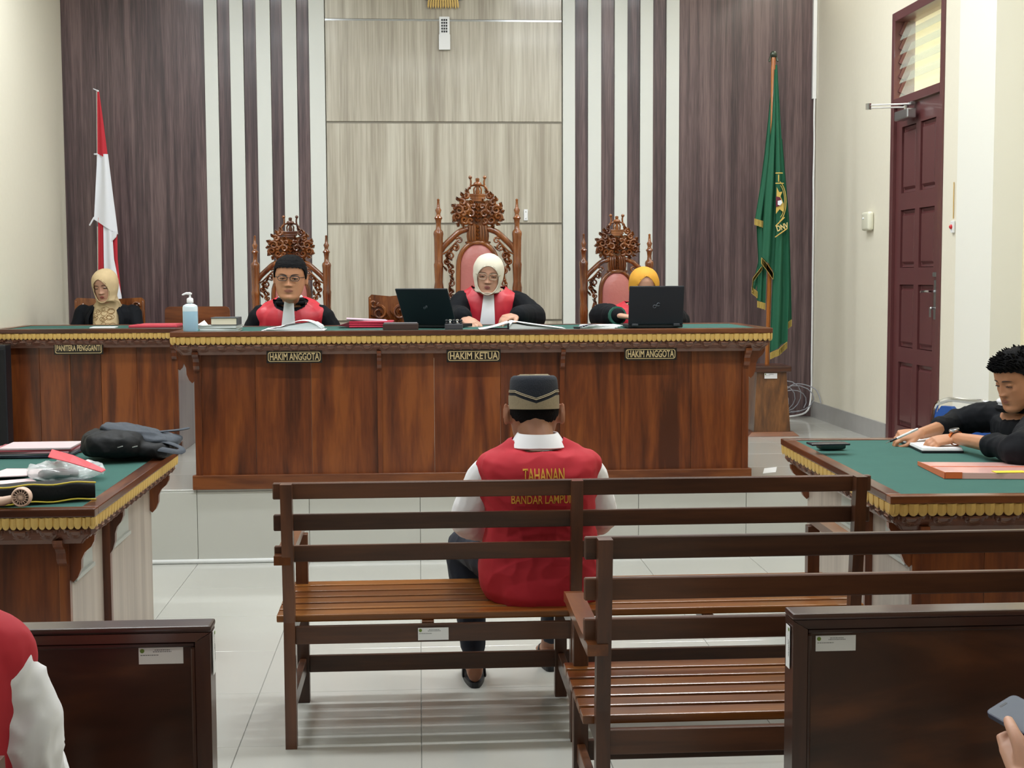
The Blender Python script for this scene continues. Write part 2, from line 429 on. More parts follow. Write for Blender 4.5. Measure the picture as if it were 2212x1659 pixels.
for z0_, z1_ in rows:
    for ya, yb in cols:
        b = new_bm()
        g = 0.028
        loft(b, [[Vector((LX + 0.026, y, z)) for y, z in ((ya, z0_), (yb, z0_), (yb, z1_), (ya, z1_))],
                 [Vector((LX + 0.016, y, z)) for y, z in ((ya + 0.004, z0_ + 0.004), (yb - 0.004, z0_ + 0.004), (yb - 0.004, z1_ - 0.004), (ya + 0.004, z1_ - 0.004))],
                 [Vector((LX + 0.022, y, z)) for y, z in ((ya + g * .6, z0_ + g * .8), (yb - g * .6, z0_ + g * .8), (yb - g * .6, z1_ - g * .8), (ya + g * .6, z1_ - g * .8))],
                 [Vector((LX + 0.004, y, z)) for y, z in ((ya + g, z0_ + g * 1.4), (yb - g, z0_ + g * 1.4), (yb - g, z1_ - g * 1.4), (ya + g, z1_ - g * 1.4))]])
        part('door_panel', b, M['door'], d1)
# lock plate, handle, key, bolt
hy = leaf_y0 + 0.055
pz0, pz1 = at(2012, 690, X=XR).z, at(2012, 605, X=XR).z
b = new_bm(); box(b, LX - 0.006, LX, hy - 0.022, hy + 0.022, pz0, pz1, 0.002); lp = part('lock_plate', b, M['metal'], d1)
b = new_bm(); hz = at(2005, 629, X=XR).z; tube(b, [(LX, hy, hz), (LX - 0.05, hy, hz), (LX - 0.052, hy + 0.02, hz), (LX - 0.05, hy + 0.12, hz - 0.004)], 0.008, 8); part('door_handle', b, M['chrome'], d1, True)
b = new_bm(); kz = at(2003, 665, X=XR).z; tube(b, [(LX, hy, kz), (LX - 0.03, hy, kz)], 0.009, 8); box(b, LX - 0.034, LX - 0.03, hy - 0.004, hy + 0.02, kz - 0.055, kz + 0.006, 0.001, 1); part('key', b, M['metal'], d1)
b = new_bm(); bz = at(2012, 593, X=XR).z; box(b, LX - 0.014, LX, hy - 0.03, hy + 0.03, bz - 0.014, bz + 0.014, 0.004); part('bolt', b, M['metal'], d1)
# louvre panes
w1 = thing('window_1', None, None, (XR, DY0, ZT)); w1['kind'] = 'structure'
for k in range(5):
    zc = ZT + 0.09 + k * (DZT - 0.06 - ZT - 0.1) / 4.6
    b = new_bm(); obox(b, (XR + 0.06, (DY0 + DY1) / 2, zc + 0.03), (0.004, DY1 - DY0 - 2 * fw - 0.03, 0.19), Matrix.Rotation(R(24), 3, 'Y')); part('louvre_pane', b, M['glass'], w1)
    for yy in (DY0 + fw + 0.006, DY1 - fw - 0.006):
        b = new_bm(); obox(b, (XR + 0.06, yy, zc + 0.02), (0.05, 0.01, 0.1), Matrix.Rotation(R(24), 3, 'Y')); part('louvre_clip', b, M['door'], w1)
# ---------------------------------------------------------------- desks
LEAF, PETAL = {}, {}
def leaf_mesh(w, h):
    k = (round(w, 4), round(h, 4))
    if k not in LEAF:
        b = new_bm(); n = 7
        out = [(-w / 2, 0), (w / 2, 0)] + [(w / 2 * math.cos(PI * i / n), -h * 0.45 - h * 0.55 * math.sin(PI * i / n) ** 0.8) for i in range(n + 1)]
        back = [b.verts.new((x, 0, z)) for x, z in out]; fr = [b.verts.new((x * 0.9, -0.004, z * 0.97)) for x, z in out]
        c1 = b.verts.new((0, -0.010, -h * 0.06)); c2 = b.verts.new((0, -0.008, -h * 0.75)); m = len(out)
        for i in range(m):
            j = (i + 1) % m; b.faces.new((back[i], back[j], fr[j], fr[i]))
        b.faces.new((fr[0], fr[1], c1))
        for i in range(1, m - 1): b.faces.new((fr[i], fr[i + 1], c1 if i in (1,) or i == m - 2 else c2))
        b.faces.new((fr[m - 1], fr[0], c1)); b.faces.new((fr[2], c2, c1)); b.faces.new((fr[m - 2], c1, c2))
        LEAF[k] = to_mesh('gold_leaf', b, M['gold'])
    return LEAF[k]

def petal_mesh(w, h):
    k = (round(w, 4), round(h, 4))
    if k not in PETAL:
        b = new_bm(); g = 0.47
        for sc_, y0_, y1_ in ((1.0, 0.0, -0.006), (0.74, -0.006, -0.011), (0.46, -0.010, -0.017)):
            n = 8; pts = []
            for i in range(n + 1):
                a = PI * i / n; pts.append((w * g * sc_ * math.cos(a), -h * (1 - sc_) * 0.1 - h * 0.96 * sc_ * math.sin(a) ** 0.7))
            A = [Vector((x, y0_, z)) for x, z in pts]; B = [Vector((x * 0.93, y1_, z * 0.95)) for x, z in pts]; Cc = [Vector((x * 0.72, y1_ + 0.004, z * 0.78)) for x, z in pts]
            loft(b, [A, B, Cc])
        PETAL[k] = to_mesh('carved_petal', b, M['carved'])
    return PETAL[k]

def edge_trim(root, p0, p1, zt, gp, gh, bh, pp, inset):
    """gilded leaves over a coved band of carved petals, below one edge of a table top"""
    p0, p1 = Vector(p0), Vector(p1); d = p1 - p0; Ln = d.length; d.normalize(); ang = math.atan2(d.y, d.x)
    outw = Vector((d.y, -d.x, 0))
    n = max(1, round(Ln / gp)); g = Ln / n
    rot = Matrix.Rotation(ang, 4, 'Z')
    b = new_bm(); box(b, 0, Ln, 0.0, 0.014, -gh * 0.7, 0); place_bm(b, Matrix.Translation(Vector((p0.x, p0.y, zt)) - outw * 0.012) @ rot)
    part('gold_backing', b, M['gold'], root, world=False)
    me = leaf_mesh(round(g * 1.1, 3), gh)
    for i in range(n):
        o = link('gold_leaf', me, root); c = p0 + d * (g * (i + 0.5)) - outw * (0.006 if i % 2 == 0 else 0.010)
        o.location = (c.x, c.y, zt - (0.0 if i % 2 == 0 else 0.001)); o.rotation_euler = (0, 0, ang)
    b = new_bm(); prof = [(0.02, -gh * 0.3), (0.012, -gh * 0.9), (0.02, -gh), (inset * 0.35, -gh - bh * 0.35), (inset * 0.8, -gh - bh * 0.72), (inset, -gh - bh), (inset + 0.03, -gh - bh), (inset + 0.03, -gh * 0.3)]
    loft(b, [[Vector((max(0, y), y, z)) for y, z in prof], [Vector((Ln - max(0, y), y, z)) for y, z in prof]])
    place_bm(b, Matrix.Translation(Vector((p0.x, p0.y, zt))) @ rot); part('cove_band', b, M['carved'], root, world=False)
    i0 = inset * 0.45; n = max(1, round((Ln - 2 * i0) / pp)); g = (Ln - 2 * i0) / n; me = petal_mesh(round(g, 3), bh)
    for i in range(n):
        o = link('carved_petal', me, root); c = p0 + d * (i0 + g * (i + 0.5)) - outw * (0.012 + inset * 0.05)
        o.location = (c.x, c.y, zt - gh * 0.92); o.rotation_euler = Matrix(rot.to_3x3() @ Matrix.Rotation(math.atan2(inset * 0.7, bh), 3, 'X')).to_euler()

def corbel(root, x, y, zt, w, h, th, ang, m):
    """bracket that runs out by w under the top; ang is the direction it points"""
    pr = [(0, 0), (w, 0), (w * 0.98, -h * 0.12), (w * 0.86, -h * 0.24), (w * 0.6, -h * 0.36), (w * 0.46, -h * 0.52), (w * 0.44, -h * 0.72), (w * 0.3, -h * 0.9), (0.12 * w, -h), (0, -h * 0.94)]
    b = new_bm(); prism(b, pr, -th / 2, th / 2, 'XZ')
    place_bm(b, Matrix.Translation((x, y, zt)) @ Matrix.Rotation(ang, 4, 'Z')); part('bracket', b, m, root, world=False)

def desk(name, label, loc, rz, W, D, H, over, gp, gh, bh, pp, inset, posts, planks, sides=(), side_mat=None, side_posts=(), corb=(0.09, 0.14), top_m=0.055, sideov=None, cat='desk', openR=False):
    root = thing(name, label, cat, loc, rz)
    zt = H; th = 0.028; so = over if sideov is None else sideov
    b = new_bm(); box(b, top_m, W - top_m, top_m, D - top_m, zt - 0.02, zt - 0.005); part('felt_top', b, M['felt'], root, world=False)
    for nm, q in (('top_rim', (0, W, 0, top_m)), ('top_rim', (0, W, D - top_m, D))):
        b = new_bm(); box(b, q[0], q[1], q[2], q[3], zt - th, zt, 0.004); part(nm, b, M['teak_x'], root, world=False)
    for q in ((0, top_m, top_m, D - top_m), (W - top_m, W, top_m, D - top_m)):
        b = new_bm(); box(b, q[0], q[1], q[2], q[3], zt - th, zt, 0.004); part('top_rim', b, M['teak_y'], root, world=False)
    zg = zt - th
    edge_trim(root, (0, 0.004, 0), (W, 0.004, 0), zg, gp, gh, bh, pp, inset)
    if 'R' in sides: edge_trim(root, (W - 0.004, 0, 0), (W - 0.004, D, 0), zg, gp, gh, bh, pp, inset)
    if 'L' in sides: edge_trim(root, (0.004, D, 0), (0.004, 0, 0), zg, gp, gh, bh, pp, inset)
    xa, xb, ya, yb = so, W - so, over, D - 0.06
    zb = zg - gh - bh + 0.004
    b = new_bm(); box(b, xa + 0.012, xb - 0.012, ya + 0.012, yb, zg - 0.12, zg - 0.004); part('apron', b, M['carved'], root, world=False)
    # front boards between posts
    px_ = [xa] + list(posts) + [xb]
    for a, c in zip(px_[:-1], px_[1:]):
        ws = [1 + 0.5 * random.random() for _ in range(planks)]; t = sum(ws); x = a
        for w_ in ws:
            x2 = x + (c - a) * w_ / t
            b = new_bm(); box(b, x + 0.0006, x2 - 0.0006, ya + 0.004, ya + 0.022, 0.05, zb, 0.0012, 1); part('front_board', b, M['teak'], root, world=False); x = x2
    for x in px_:
        w = 0.036 if x in (xa, xb) else 0.026
        xx = x + (w / 2 if x == xa else -w / 2 if x == xb else 0)
        b = new_bm(); box(b, xx - w / 2, xx + w / 2, ya - 0.008, ya + 0.02, 0.05, zb + 0.01, 0.002); part('post', b, M['teak'], root, world=False)
        corbel(root, xx, ya - 0.006, zb + 0.012, over * 0.72, corb[1] * 0.62, w * 0.9, -PI / 2, M['teak'])
    sm = side_mat or M['teak']
    for sd in ('L' if openR else 'LR'):
        xs = xa if sd == 'L' else xb; s = -1 if sd == 'L' else 1
        n = 3; sp = [ya + 0.02] + list(side_posts) + [yb]
        for a, c in zip(sp[:-1], sp[1:]):
            b = new_bm(); box(b, min(xs, xs - s * 0.018), max(xs, xs - s * 0.018), a + 0.001, c - 0.001, 0.001, zb + 0.02, 0.001, 1); part('side_panel', b, sm, root, world=False)
        if sd in sides:
            corbel(root, xs, ya + 0.012, zb + 0.012, corb[0], corb[1], 0.03, 0 if s > 0 else PI, M['teak'])
            corbel(root, xs, yb - 0.015, zb + 0.012, corb[0], corb[1], 0.03, 0 if s > 0 else PI, M['teak'])
            for y in side_posts:
                b = new_bm(); box(b, min(xs - s * 0.002, xs + s * 0.028), max(xs - s * 0.002, xs + s * 0.028), y - 0.016, y + 0.016, 0.0, zb + 0.01, 0.002); part('post', b, M['teak'], root, world=False)
                corbel(root, xs + s * 0.02, y, zb + 0.012, corb[0] * 0.7, corb[1], 0.03, 0 if s > 0 else PI, M['teak'])
    b = new_bm(); box(b, xa - 0.018, xb + 0.018, ya - 0.02, ya + 0.03, 0.0005, 0.078, 0.004); part('plinth', b, M['teak_x'], root, world=False)
    for xs in ((xa,) if openR else (xa, xb - 0.03)):
        b = new_bm(); box(b, xs + (0.019 if xs == xa else -0.019), xs + 0.03 + (0.019 if xs == xa else -0.019), ya + 0.03, yb, 0.0005, 0.06); part('side_plinth', b, sm, root, world=False)
    return root

def plate(label, s, c, w, h, parent_cat='sign', size=0.05, xs=0.75):
    """black name plate with a brass border and raised brass letters"""
    root = thing('name_plate', label, 'sign', c, 0, 'name plates on the desk fronts')
    b = new_bm(); box(b, -w / 2, w / 2, -0.006, 0, -h / 2, h / 2, 0.0015, 1); part('plate', b, M['plate'], root, world=False)
    b = new_bm(); t = 0.0035; bw, bh_ = w / 2 - 0.008, h / 2 - 0.008; rr = 0.012
    pts = []
    for cx, cz, a0 in ((bw - rr, bh_ - rr, 0), (-bw + rr, bh_ - rr, 90), (-bw + rr, -bh_ + rr, 180), (bw - rr, -bh_ + rr, 270)):
        for k in range(5):
            a = R(a0 + k * 22.5); pts.append((cx + rr * math.cos(a), cz + rr * math.sin(a)))
    rings = []
    for (x, z) in pts + pts[:1]:
        sx = (bw - t) / bw; sz = (bh_ - t) / bh_
        rings.append([Vector((x, -0.0062, z)), Vector((x, -0.0078, z)), Vector((x * sx, -0.0078, z * sz)), Vector((x * sx, -0.0062, z * sz))])
    loft(b, rings, cap=False); part('border', b, M['brass'], root, world=False)
    b = text_bm(s, size, 1.0, 0.0009); tw = max(v.co.x for v in b.verts) - min(v.co.x for v in b.verts)
    for v in b.verts: v.co.x *= (w - 0.034) / tw
    place_bm(b, front_mtx((0, -0.007, -0.001))); part('lettering', b, M['brass'], root, world=False)
    return root
M['plate'] = mat('black_plate', '#17130f', rough=0.35)
M['brass'] = mat('brass_print', '#cdb98c', rough=0.4, metal=0.2)

# main bench of the judges
MX0, MX1, MY0, MY1, MZ = -1.312, 1.905, 7.45, 8.34, 1.258
mdesk = desk('judges_desk', 'long carved brown wooden judges desk with green felt top on tiled platform', (MX0, MY0, ZP), 0, MX1 - MX0, MY1 - MY0, MZ - ZP,
             0.115, 0.0263, 0.042, 0.056, 0.096, 0.05, [0.108 + 0.985, 0.108 + 1.975], 3, sides=('L', 'R'), side_mat=M['teak'], corb=(0.09, 0.17), sideov=0.105)
def pl(px, py, Y): return tuple(at(px, py, Y=Y))
yp = MY0 + 0.044
for s, px, py, w, lab in (('HAKIM ANGGOTA', 636, 770.5, 117, 'black name plate reading HAKIM ANGGOTA below the man in red and black robe'),
                          ('HAKIM KETUA', 1023, 768.5, 116, 'black name plate reading HAKIM KETUA at the middle of the judges desk'),
                          ('HAKIM ANGGOTA', 1405, 764.5, 114, 'black name plate reading HAKIM ANGGOTA below the right-hand laptop')):
    plate(lab, s, pl(px, py, yp), w / 399.0, 27 / 399.0, size=0.052, xs=0.78 if len(s) > 11 else 0.88)

# clerk desk by the left wall
PX0, PX1, PY0, PY1, PZ = XL + 0.006, at(392, 705, Y=9.0).x, 9.02, 9.86, 1.222
pdesk = desk('clerk_desk', 'carved wooden clerk desk with green felt top against the left wall', (PX0, PY0, ZP), 0, PX1 - PX0, PY1 - PY0, PZ - ZP,
             0.115, 0.0262, 0.04, 0.054, 0.088, 0.05, [], 5, sides=('R',), side_mat=M['lilac'], corb=(0.09, 0.17), sideov=0.05)
plate('black name plate reading PANITERA PENGGANTI on the clerk desk by the left wall', 'PANITERA PENGGANTI', pl(170, 752, PY0 + 0.044), 102 / 331.0, 27 / 331.0, size=0.052, xs=0.62)

# foreground desks
LZ = 0.78
LX1, LY0, LY1 = -1.078, 4.66, 6.28
ldesk = desk('side_desk', 'carved wooden desk holding a backpack and papers in the left foreground', (-2.55, LY0, 0), 0, LX1 + 2.55, LY1 - LY0, LZ,
             0.12, 0.0235, 0.042, 0.056, 0.088, 0.055, [0.55], 2, sides=('R',), side_mat=M['pale'], side_posts=[0.62], corb=(0.085, 0.16), sideov=0.115)
rdesk = desk('side_desk', 'carved wooden desk where the man in black writes, in the right foreground', (1.612, 4.675, 0), R(-2.2), 0.93, 1.73, LZ,
             0.12, 0.0335, 0.045, 0.056, 0.11, 0.055, [0.62], 2, openR=True, sides=('L',), side_mat=M['pale'], side_posts=[0.62], corb=(0.085, 0.16), sideov=0.115)
# grey plates high on the pale side panels
for root, xs, s in ((ldesk, LX1 + 2.55 - 0.115, 1), (rdesk, 0.115, -1)):
    for y0_, y1_ in ((0.15, 0.42), (0.72, 1.05)):
        b = new_bm(); box(b, min(xs, xs + s * 0.006), max(xs, xs + s * 0.006), y0_, y1_, 0.5, 0.63, 0.001, 1); box(b, min(xs, xs + s * 0.016), max(xs, xs + s * 0.016), y0_, y1_, 0.505, 0.52, 0.002, 1)
        part('grey_plate', b, M['greyplate'] if 'greyplate' in M else M.setdefault('greyplate', mat('grey_plate_plastic', '#a9ada8', rough=0.35)), root, world=False)

# ---------------------------------------------------------------- benches
def bench(label, loc, bays, bay_w, hb=0.88, rail_h=0.053, seat_d=0.54, rz=0.0, group='slatted wooden benches', end_ext=0.047, back_rails=3, seat_z=0.432, gap=0.105, arm_z=0.645, apron=(0.345, 0.403)):
    root = thing('slatted_bench', label, 'bench', loc, rz, group)
    Wd = bays * bay_w; pw = 0.037
    zr = [hb - 0.002 - rail_h / 2 - gap * i for i in range(back_rails)]
    for k in range(bays + 1):
        x = k * bay_w
        b = new_bm(); loft(b, [[Vector((x + a * pw / 2, y + c * 0.021, z)) for a, c in ((-1, -1), (1, -1), (1, 1), (-1, 1))] for y, z in ((0.0, 0.0), (0.0, 0.42), (-0.05, hb))])
        part('back_post', b, M['bench_z'], root, world=False)
        b = new_bm(); top = arm_z - 0.026 if k in (0, bays) else seat_z - 0.025
        xf = x
        box(b, xf - 0.022, xf + 0.022, 0.48, 0.522, 0, top, 0.002, 1); part('front_leg', b, M['bench_z'], root, world=False)
        b = new_bm(); box(b, x - 0.012, x + 0.012, 0.022, 0.479, 0.11, 0.165, 0.002, 1); part('side_stretcher', b, M['bench_z'], root, world=False)
        b = new_bm(); box(b, x - 0.014, x + 0.014, 0.022, 0.479, seat_z - 0.075, seat_z - 0.024, 0.002, 1); part('seat_bearer', b, M['bench_z'], root, world=False)
        if k in (0, bays):
            s = -1 if k == 0 else 1
            b = new_bm(); n0 = 0
            loft(b, [[Vector((x + s * (0.002 + xx), y, z)) for xx, z in ((-0.012, zz - 0.03), (0.042, zz - 0.03), (0.042, zz), (-0.012, zz))] for y, zz in ((-0.045, arm_z), (0.1, arm_z), (0.35, arm_z + 0.005), (0.5, arm_z + 0.01), (0.545, arm_z + 0.005))])
            part('armrest', b, M['arm'], root, world=False)
    for j, z in enumerate(zr):
        y = -0.05 * (z - 0.42) / (hb - 0.42) + 0.028
        b = new_bm(); box(b, -end_ext, Wd + end_ext, y, y + 0.022, z - rail_h / 2, z + rail_h / 2, 0.003, 1); part('back_rail', b, M['bench_x'], root, world=False)
    n = 6; y0_ = 0.035; pitch = (seat_d - y0_) / n
    for i in range(n):
        z = seat_z + 0.006 * (i / (n - 1))
        b = new_bm(); box(b, -end_ext, Wd + end_ext, y0_ + i * pitch, y0_ + (i + 1) * pitch - 0.014, z - 0.024, z, 0.005, 2); part('seat_slat', b, M['slat'], root, world=False)
    b = new_bm(); box(b, -pw / 2 + 0.037, Wd - pw / 2, -0.008, 0.014, apron[0], apron[1], 0.002, 1); part('rear_apron', b, M['bench_x'], root, world=False)
    b = new_bm(); box(b, 0.022, Wd - 0.022, 0.49, 0.512, 0.11, 0.17, 0.002, 1); part('front_stretcher', b, M['bench_x'], root, world=False)
    for k in range(bays):
        b = new_bm(); x = (k + 0.48) * bay_w; box(b, x - 0.02, x + 0.02, 0.02, 0.5, seat_z - 0.05, seat_z - 0.025, 0.001, 1); part('seat_batten', b, M['bench_z'], root, world=False)
    return root

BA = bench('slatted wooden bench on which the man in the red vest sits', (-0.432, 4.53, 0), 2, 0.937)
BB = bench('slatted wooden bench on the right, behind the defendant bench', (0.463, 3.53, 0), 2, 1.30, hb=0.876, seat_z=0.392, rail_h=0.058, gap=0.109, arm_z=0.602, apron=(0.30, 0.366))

def asset_sticker(label, c, w, h, n='Y', group='white inventory stickers', parent=None):
    """paper sticker with a round green emblem and grey print; n is the axis it faces (minus direction)"""
    root = thing('inventory_sticker', label, 'sticker', c, 0, None)
    rot = Matrix.Identity(4) if n == 'Y' else Matrix.Rotation(R(90 if n == 'X+' else -90), 4, 'Z')
    def pp(nm, b, m): place_bm(b, rot); part(nm, b, m, root, world=False)
    b = new_bm(); box(b, -w / 2, w / 2, -0.0012, -0.0002, -h / 2, h / 2); pp('paper', b, M['paper'])
    b = new_bm(); lathe(b, [(0, 0.0012), (h * 0.13, 0.0012), (h * 0.13, 0.0019), (0, 0.0019)], (-w * 0.42, 0, h * 0.3), 14, 'Y'); pp('emblem', b, M['emblem_g'])
    b = new_bm()
    for k, (x0, x1, z) in enumerate(((-0.14, 0.2, 0.34), (-0.18, 0.24, 0.24), (-0.46, -0.05, 0.04))):
        x = x0
        while x < x1:
            ww = random.uniform(0.02, 0.05); box(b, x * w, min(x1, x + ww) * w, -0.0016, -0.0011, z * h - h * 0.025, z * h + h * 0.025); x += ww + 0.012
    pp('print', b, M['greyprint'])
    return root
M['emblem_g'] = mat('green_emblem_ink', '#6f8a3a', rough=0.6); M['greyprint'] = mat('grey_print', '#86888a', rough=0.7)
c = at(936, 1369, Y=4.515); asset_sticker('small inventory sticker on the rear apron of the defendant bench', tuple(c), 0.1, 0.041)

# ---------------------------------------------------------------- low panelled barriers in the foreground
def barrier(label, x0, x1, Y, H, endstile):
    root = thing('panelled_barrier', label, 'barrier', ((x0 + x1) / 2, Y, 0), 0, 'low panelled barriers of the public area')
    t = 0.072; fwd_ = 0.034; fz = 0.020
    b = new_bm(); box(b, x0, x1, Y, Y + t, H - 0.014, H, 0.005); part('top_rail', b, M['dark_x'], root)
    b = new_bm(); prism(b, [(x0 + 0.002, H - 0.0145), (x1 - 0.002, H - 0.0145), (x1 - fwd_, H - 0.014 - fz), (x0 + fwd_, H - 0.014 - fz)], Y + 0.002, Y + t - 0.002); part('frame_rail', b, M['dark_x'], root)
    for xs in (x0, x1):
        s = 1 if xs == x0 else -1
        b = new_bm(); prism(b, [(xs + s * 0.002, 0), (xs + s * fwd_, 0), (xs + s * fwd_, H - 0.0155 - fz), (xs + s * 0.002, H - 0.016)], Y + 0.002, Y + t - 0.002); part('stile', b, M['dark_z'], root)
        b = new_bm(); box(b, min(xs + s * fwd_, xs + s * (fwd_ + .011)), max(xs + s * fwd_, xs + s * (fwd_ + .011)), Y + 0.008, Y + 0.03, 0.1, H - 0.028 - fz, 0.003, 1); part('moulding', b, M['dark_z'], root)
    b = new_bm(); box(b, x0 + fwd_ + .001, x1 - fwd_ - .001, Y + 0.008, Y + 0.03, H - 0.027 - fz, H - 0.0155 - fz, 0.003, 1); part('moulding', b, M['dark_x'], root)
    b = new_bm(); box(b, x0 + fwd_, x1 - fwd_, Y + 0.022, Y + 0.05, 0.1, H - 0.016 - fz); part('panel', b, M['dark_panel'], root)
    b = new_bm(); box(b, x0 + fwd_, x1 - fwd_, Y + 0.004, Y + t - 0.004, 0.0, 0.099, 0.003, 1); part('bottom_rail', b, M['dark_x'], root)
    return root
BH, BY = 0.80, 2.965
bxl = at(455, 1352, Y=BY).x; bxr = at(1713, 1320, Y=BY).x
barrier('dark panelled wooden barrier at lower left beside the seated red-vested shoulder', -2.2, bxl, BY, BH, 0.06)
barrier('dark panelled wooden barrier at lower right behind the hand with the phone', bxr, bxr + 1.9, BY, BH, 0.06)
asset_sticker('white inventory sticker on the left barrier panel', tuple(at(348, 1416, Y=BY + 0.0216)), 0.094, 0.036)
asset_sticker('white inventory sticker on the right barrier panel', tuple(at(1805, 1389, Y=BY + 0.0216)), 0.09, 0.035)
o = asset_sticker('narrow inventory sticker on the end of the right barrier', (bxr, BY + 0.036, at(1705, 1398, X=bxr).z), 0.095, 0.03, 'Y'); o.rotation_euler = (0, R(90), R(-90)); o.location.x = bxr - 0.0002 
o = asset_sticker('narrow inventory sticker on the end of the left barrier', (bxl, BY + 0.036, at(455, 1420, X=bxl).z), 0.095, 0.03, 'Y'); o.rotation_euler = (0, R(90), R(90)); o.location.x = bxl + 0.0002

# ceiling lamps over the room
M['lampglow'] = bpy.data.materials.new('lamp_diffuser'); M['lampglow'].use_nodes = True
bb = M['lampglow'].node_tree.nodes['Principled BSDF']; bb.inputs['Emission Color'].default_value = (0.93, 0.98, 1, 1); bb.inputs['Emission Strength'].default_value = 9.0
LL = ['in front of the left flag', 'in front of the green flag', 'over the left part of the judges desk', 'over the right part of the judges desk', 'right above the defendant bench', 'above the left side desk', 'above the right side desk', 'above the left barrier', 'above the right barrier', 'nearest the rear wall of the room']
for (lx, ly), ll_ in zip(LAMPS, LL):
    t = thing('ceiling_lamp', 'long white ceiling tube lamp ' + ll_, 'lamp', (lx, ly, CEIL - 0.08), 0, 'ceiling tube lamps')
    b = new_bm(); box(b, -0.63, 0.63, -0.1, 0.1, 0.02, 0.0795, 0.006); part('housing', b, M['white'], t, world=False)
    b = new_bm(); box(b, -0.6, 0.6, -0.08, 0.08, -0.015, 0.0195, 0.01); part('diffuser', b, M['lampglow'], t, world=False)
# ---------------------------------------------------------------- carved throne chairs (local: x across, y back is +, z up from the seat floor)
M['leather'] = mat('salmon_pink_leather', '#b4706a', rough=0.38, bump=0.15, bscale=40)
M['stud'] = mat('leather_button', '#7e3f38', rough=0.4)
def curl(b, cx, cz, r, turns, a0, dr, y=0.0, th=0.011, seg=6):
    """tapered scroll in the XZ plane"""
    n = int(10 * turns) + 4; pts = []; rad = []
    for i in range(n + 1):
        t = i / n; a = a0 + dr * turns * 2 * PI * t; rr = r * (1 - 0.82 * t)
        pts.append((cx + rr * math.cos(a), y - 0.006 * math.sin(t * PI), cz + rr * math.sin(a))); rad.append((th * (1.0 - 0.45 * t), th * (0.9 - 0.2 * t)))
    tube(b, pts, rad, seg)
def leafblob(b, x, z, l, w, ang, y=0.0, d=0.014):
    rings = []
    for i in range(6):
        t = i / 5; ww = w * math.sin(PI * min(0.97, t * 0.85 + 0.12)); bend = 0.35 * l * t * t
        c, s = math.cos(ang), math.sin(ang); px, pz = x + l * t * c - bend * s, z + l * t * s + bend * c
        nx, nz = -s, c
        rings.append([Vector((px + nx * ww, y + 0.002, pz + nz * ww)), Vector((px + nx * ww * .35, y - d, pz + nz * ww * .35)), Vector((px, y - d * .5, pz)), Vector((px - nx * ww * .35, y - d, pz - nz * ww * .35)), Vector((px - nx * ww, y + 0.002, pz - nz * ww)), Vector((px, y + 0.008, pz))])
    loft(b, rings)

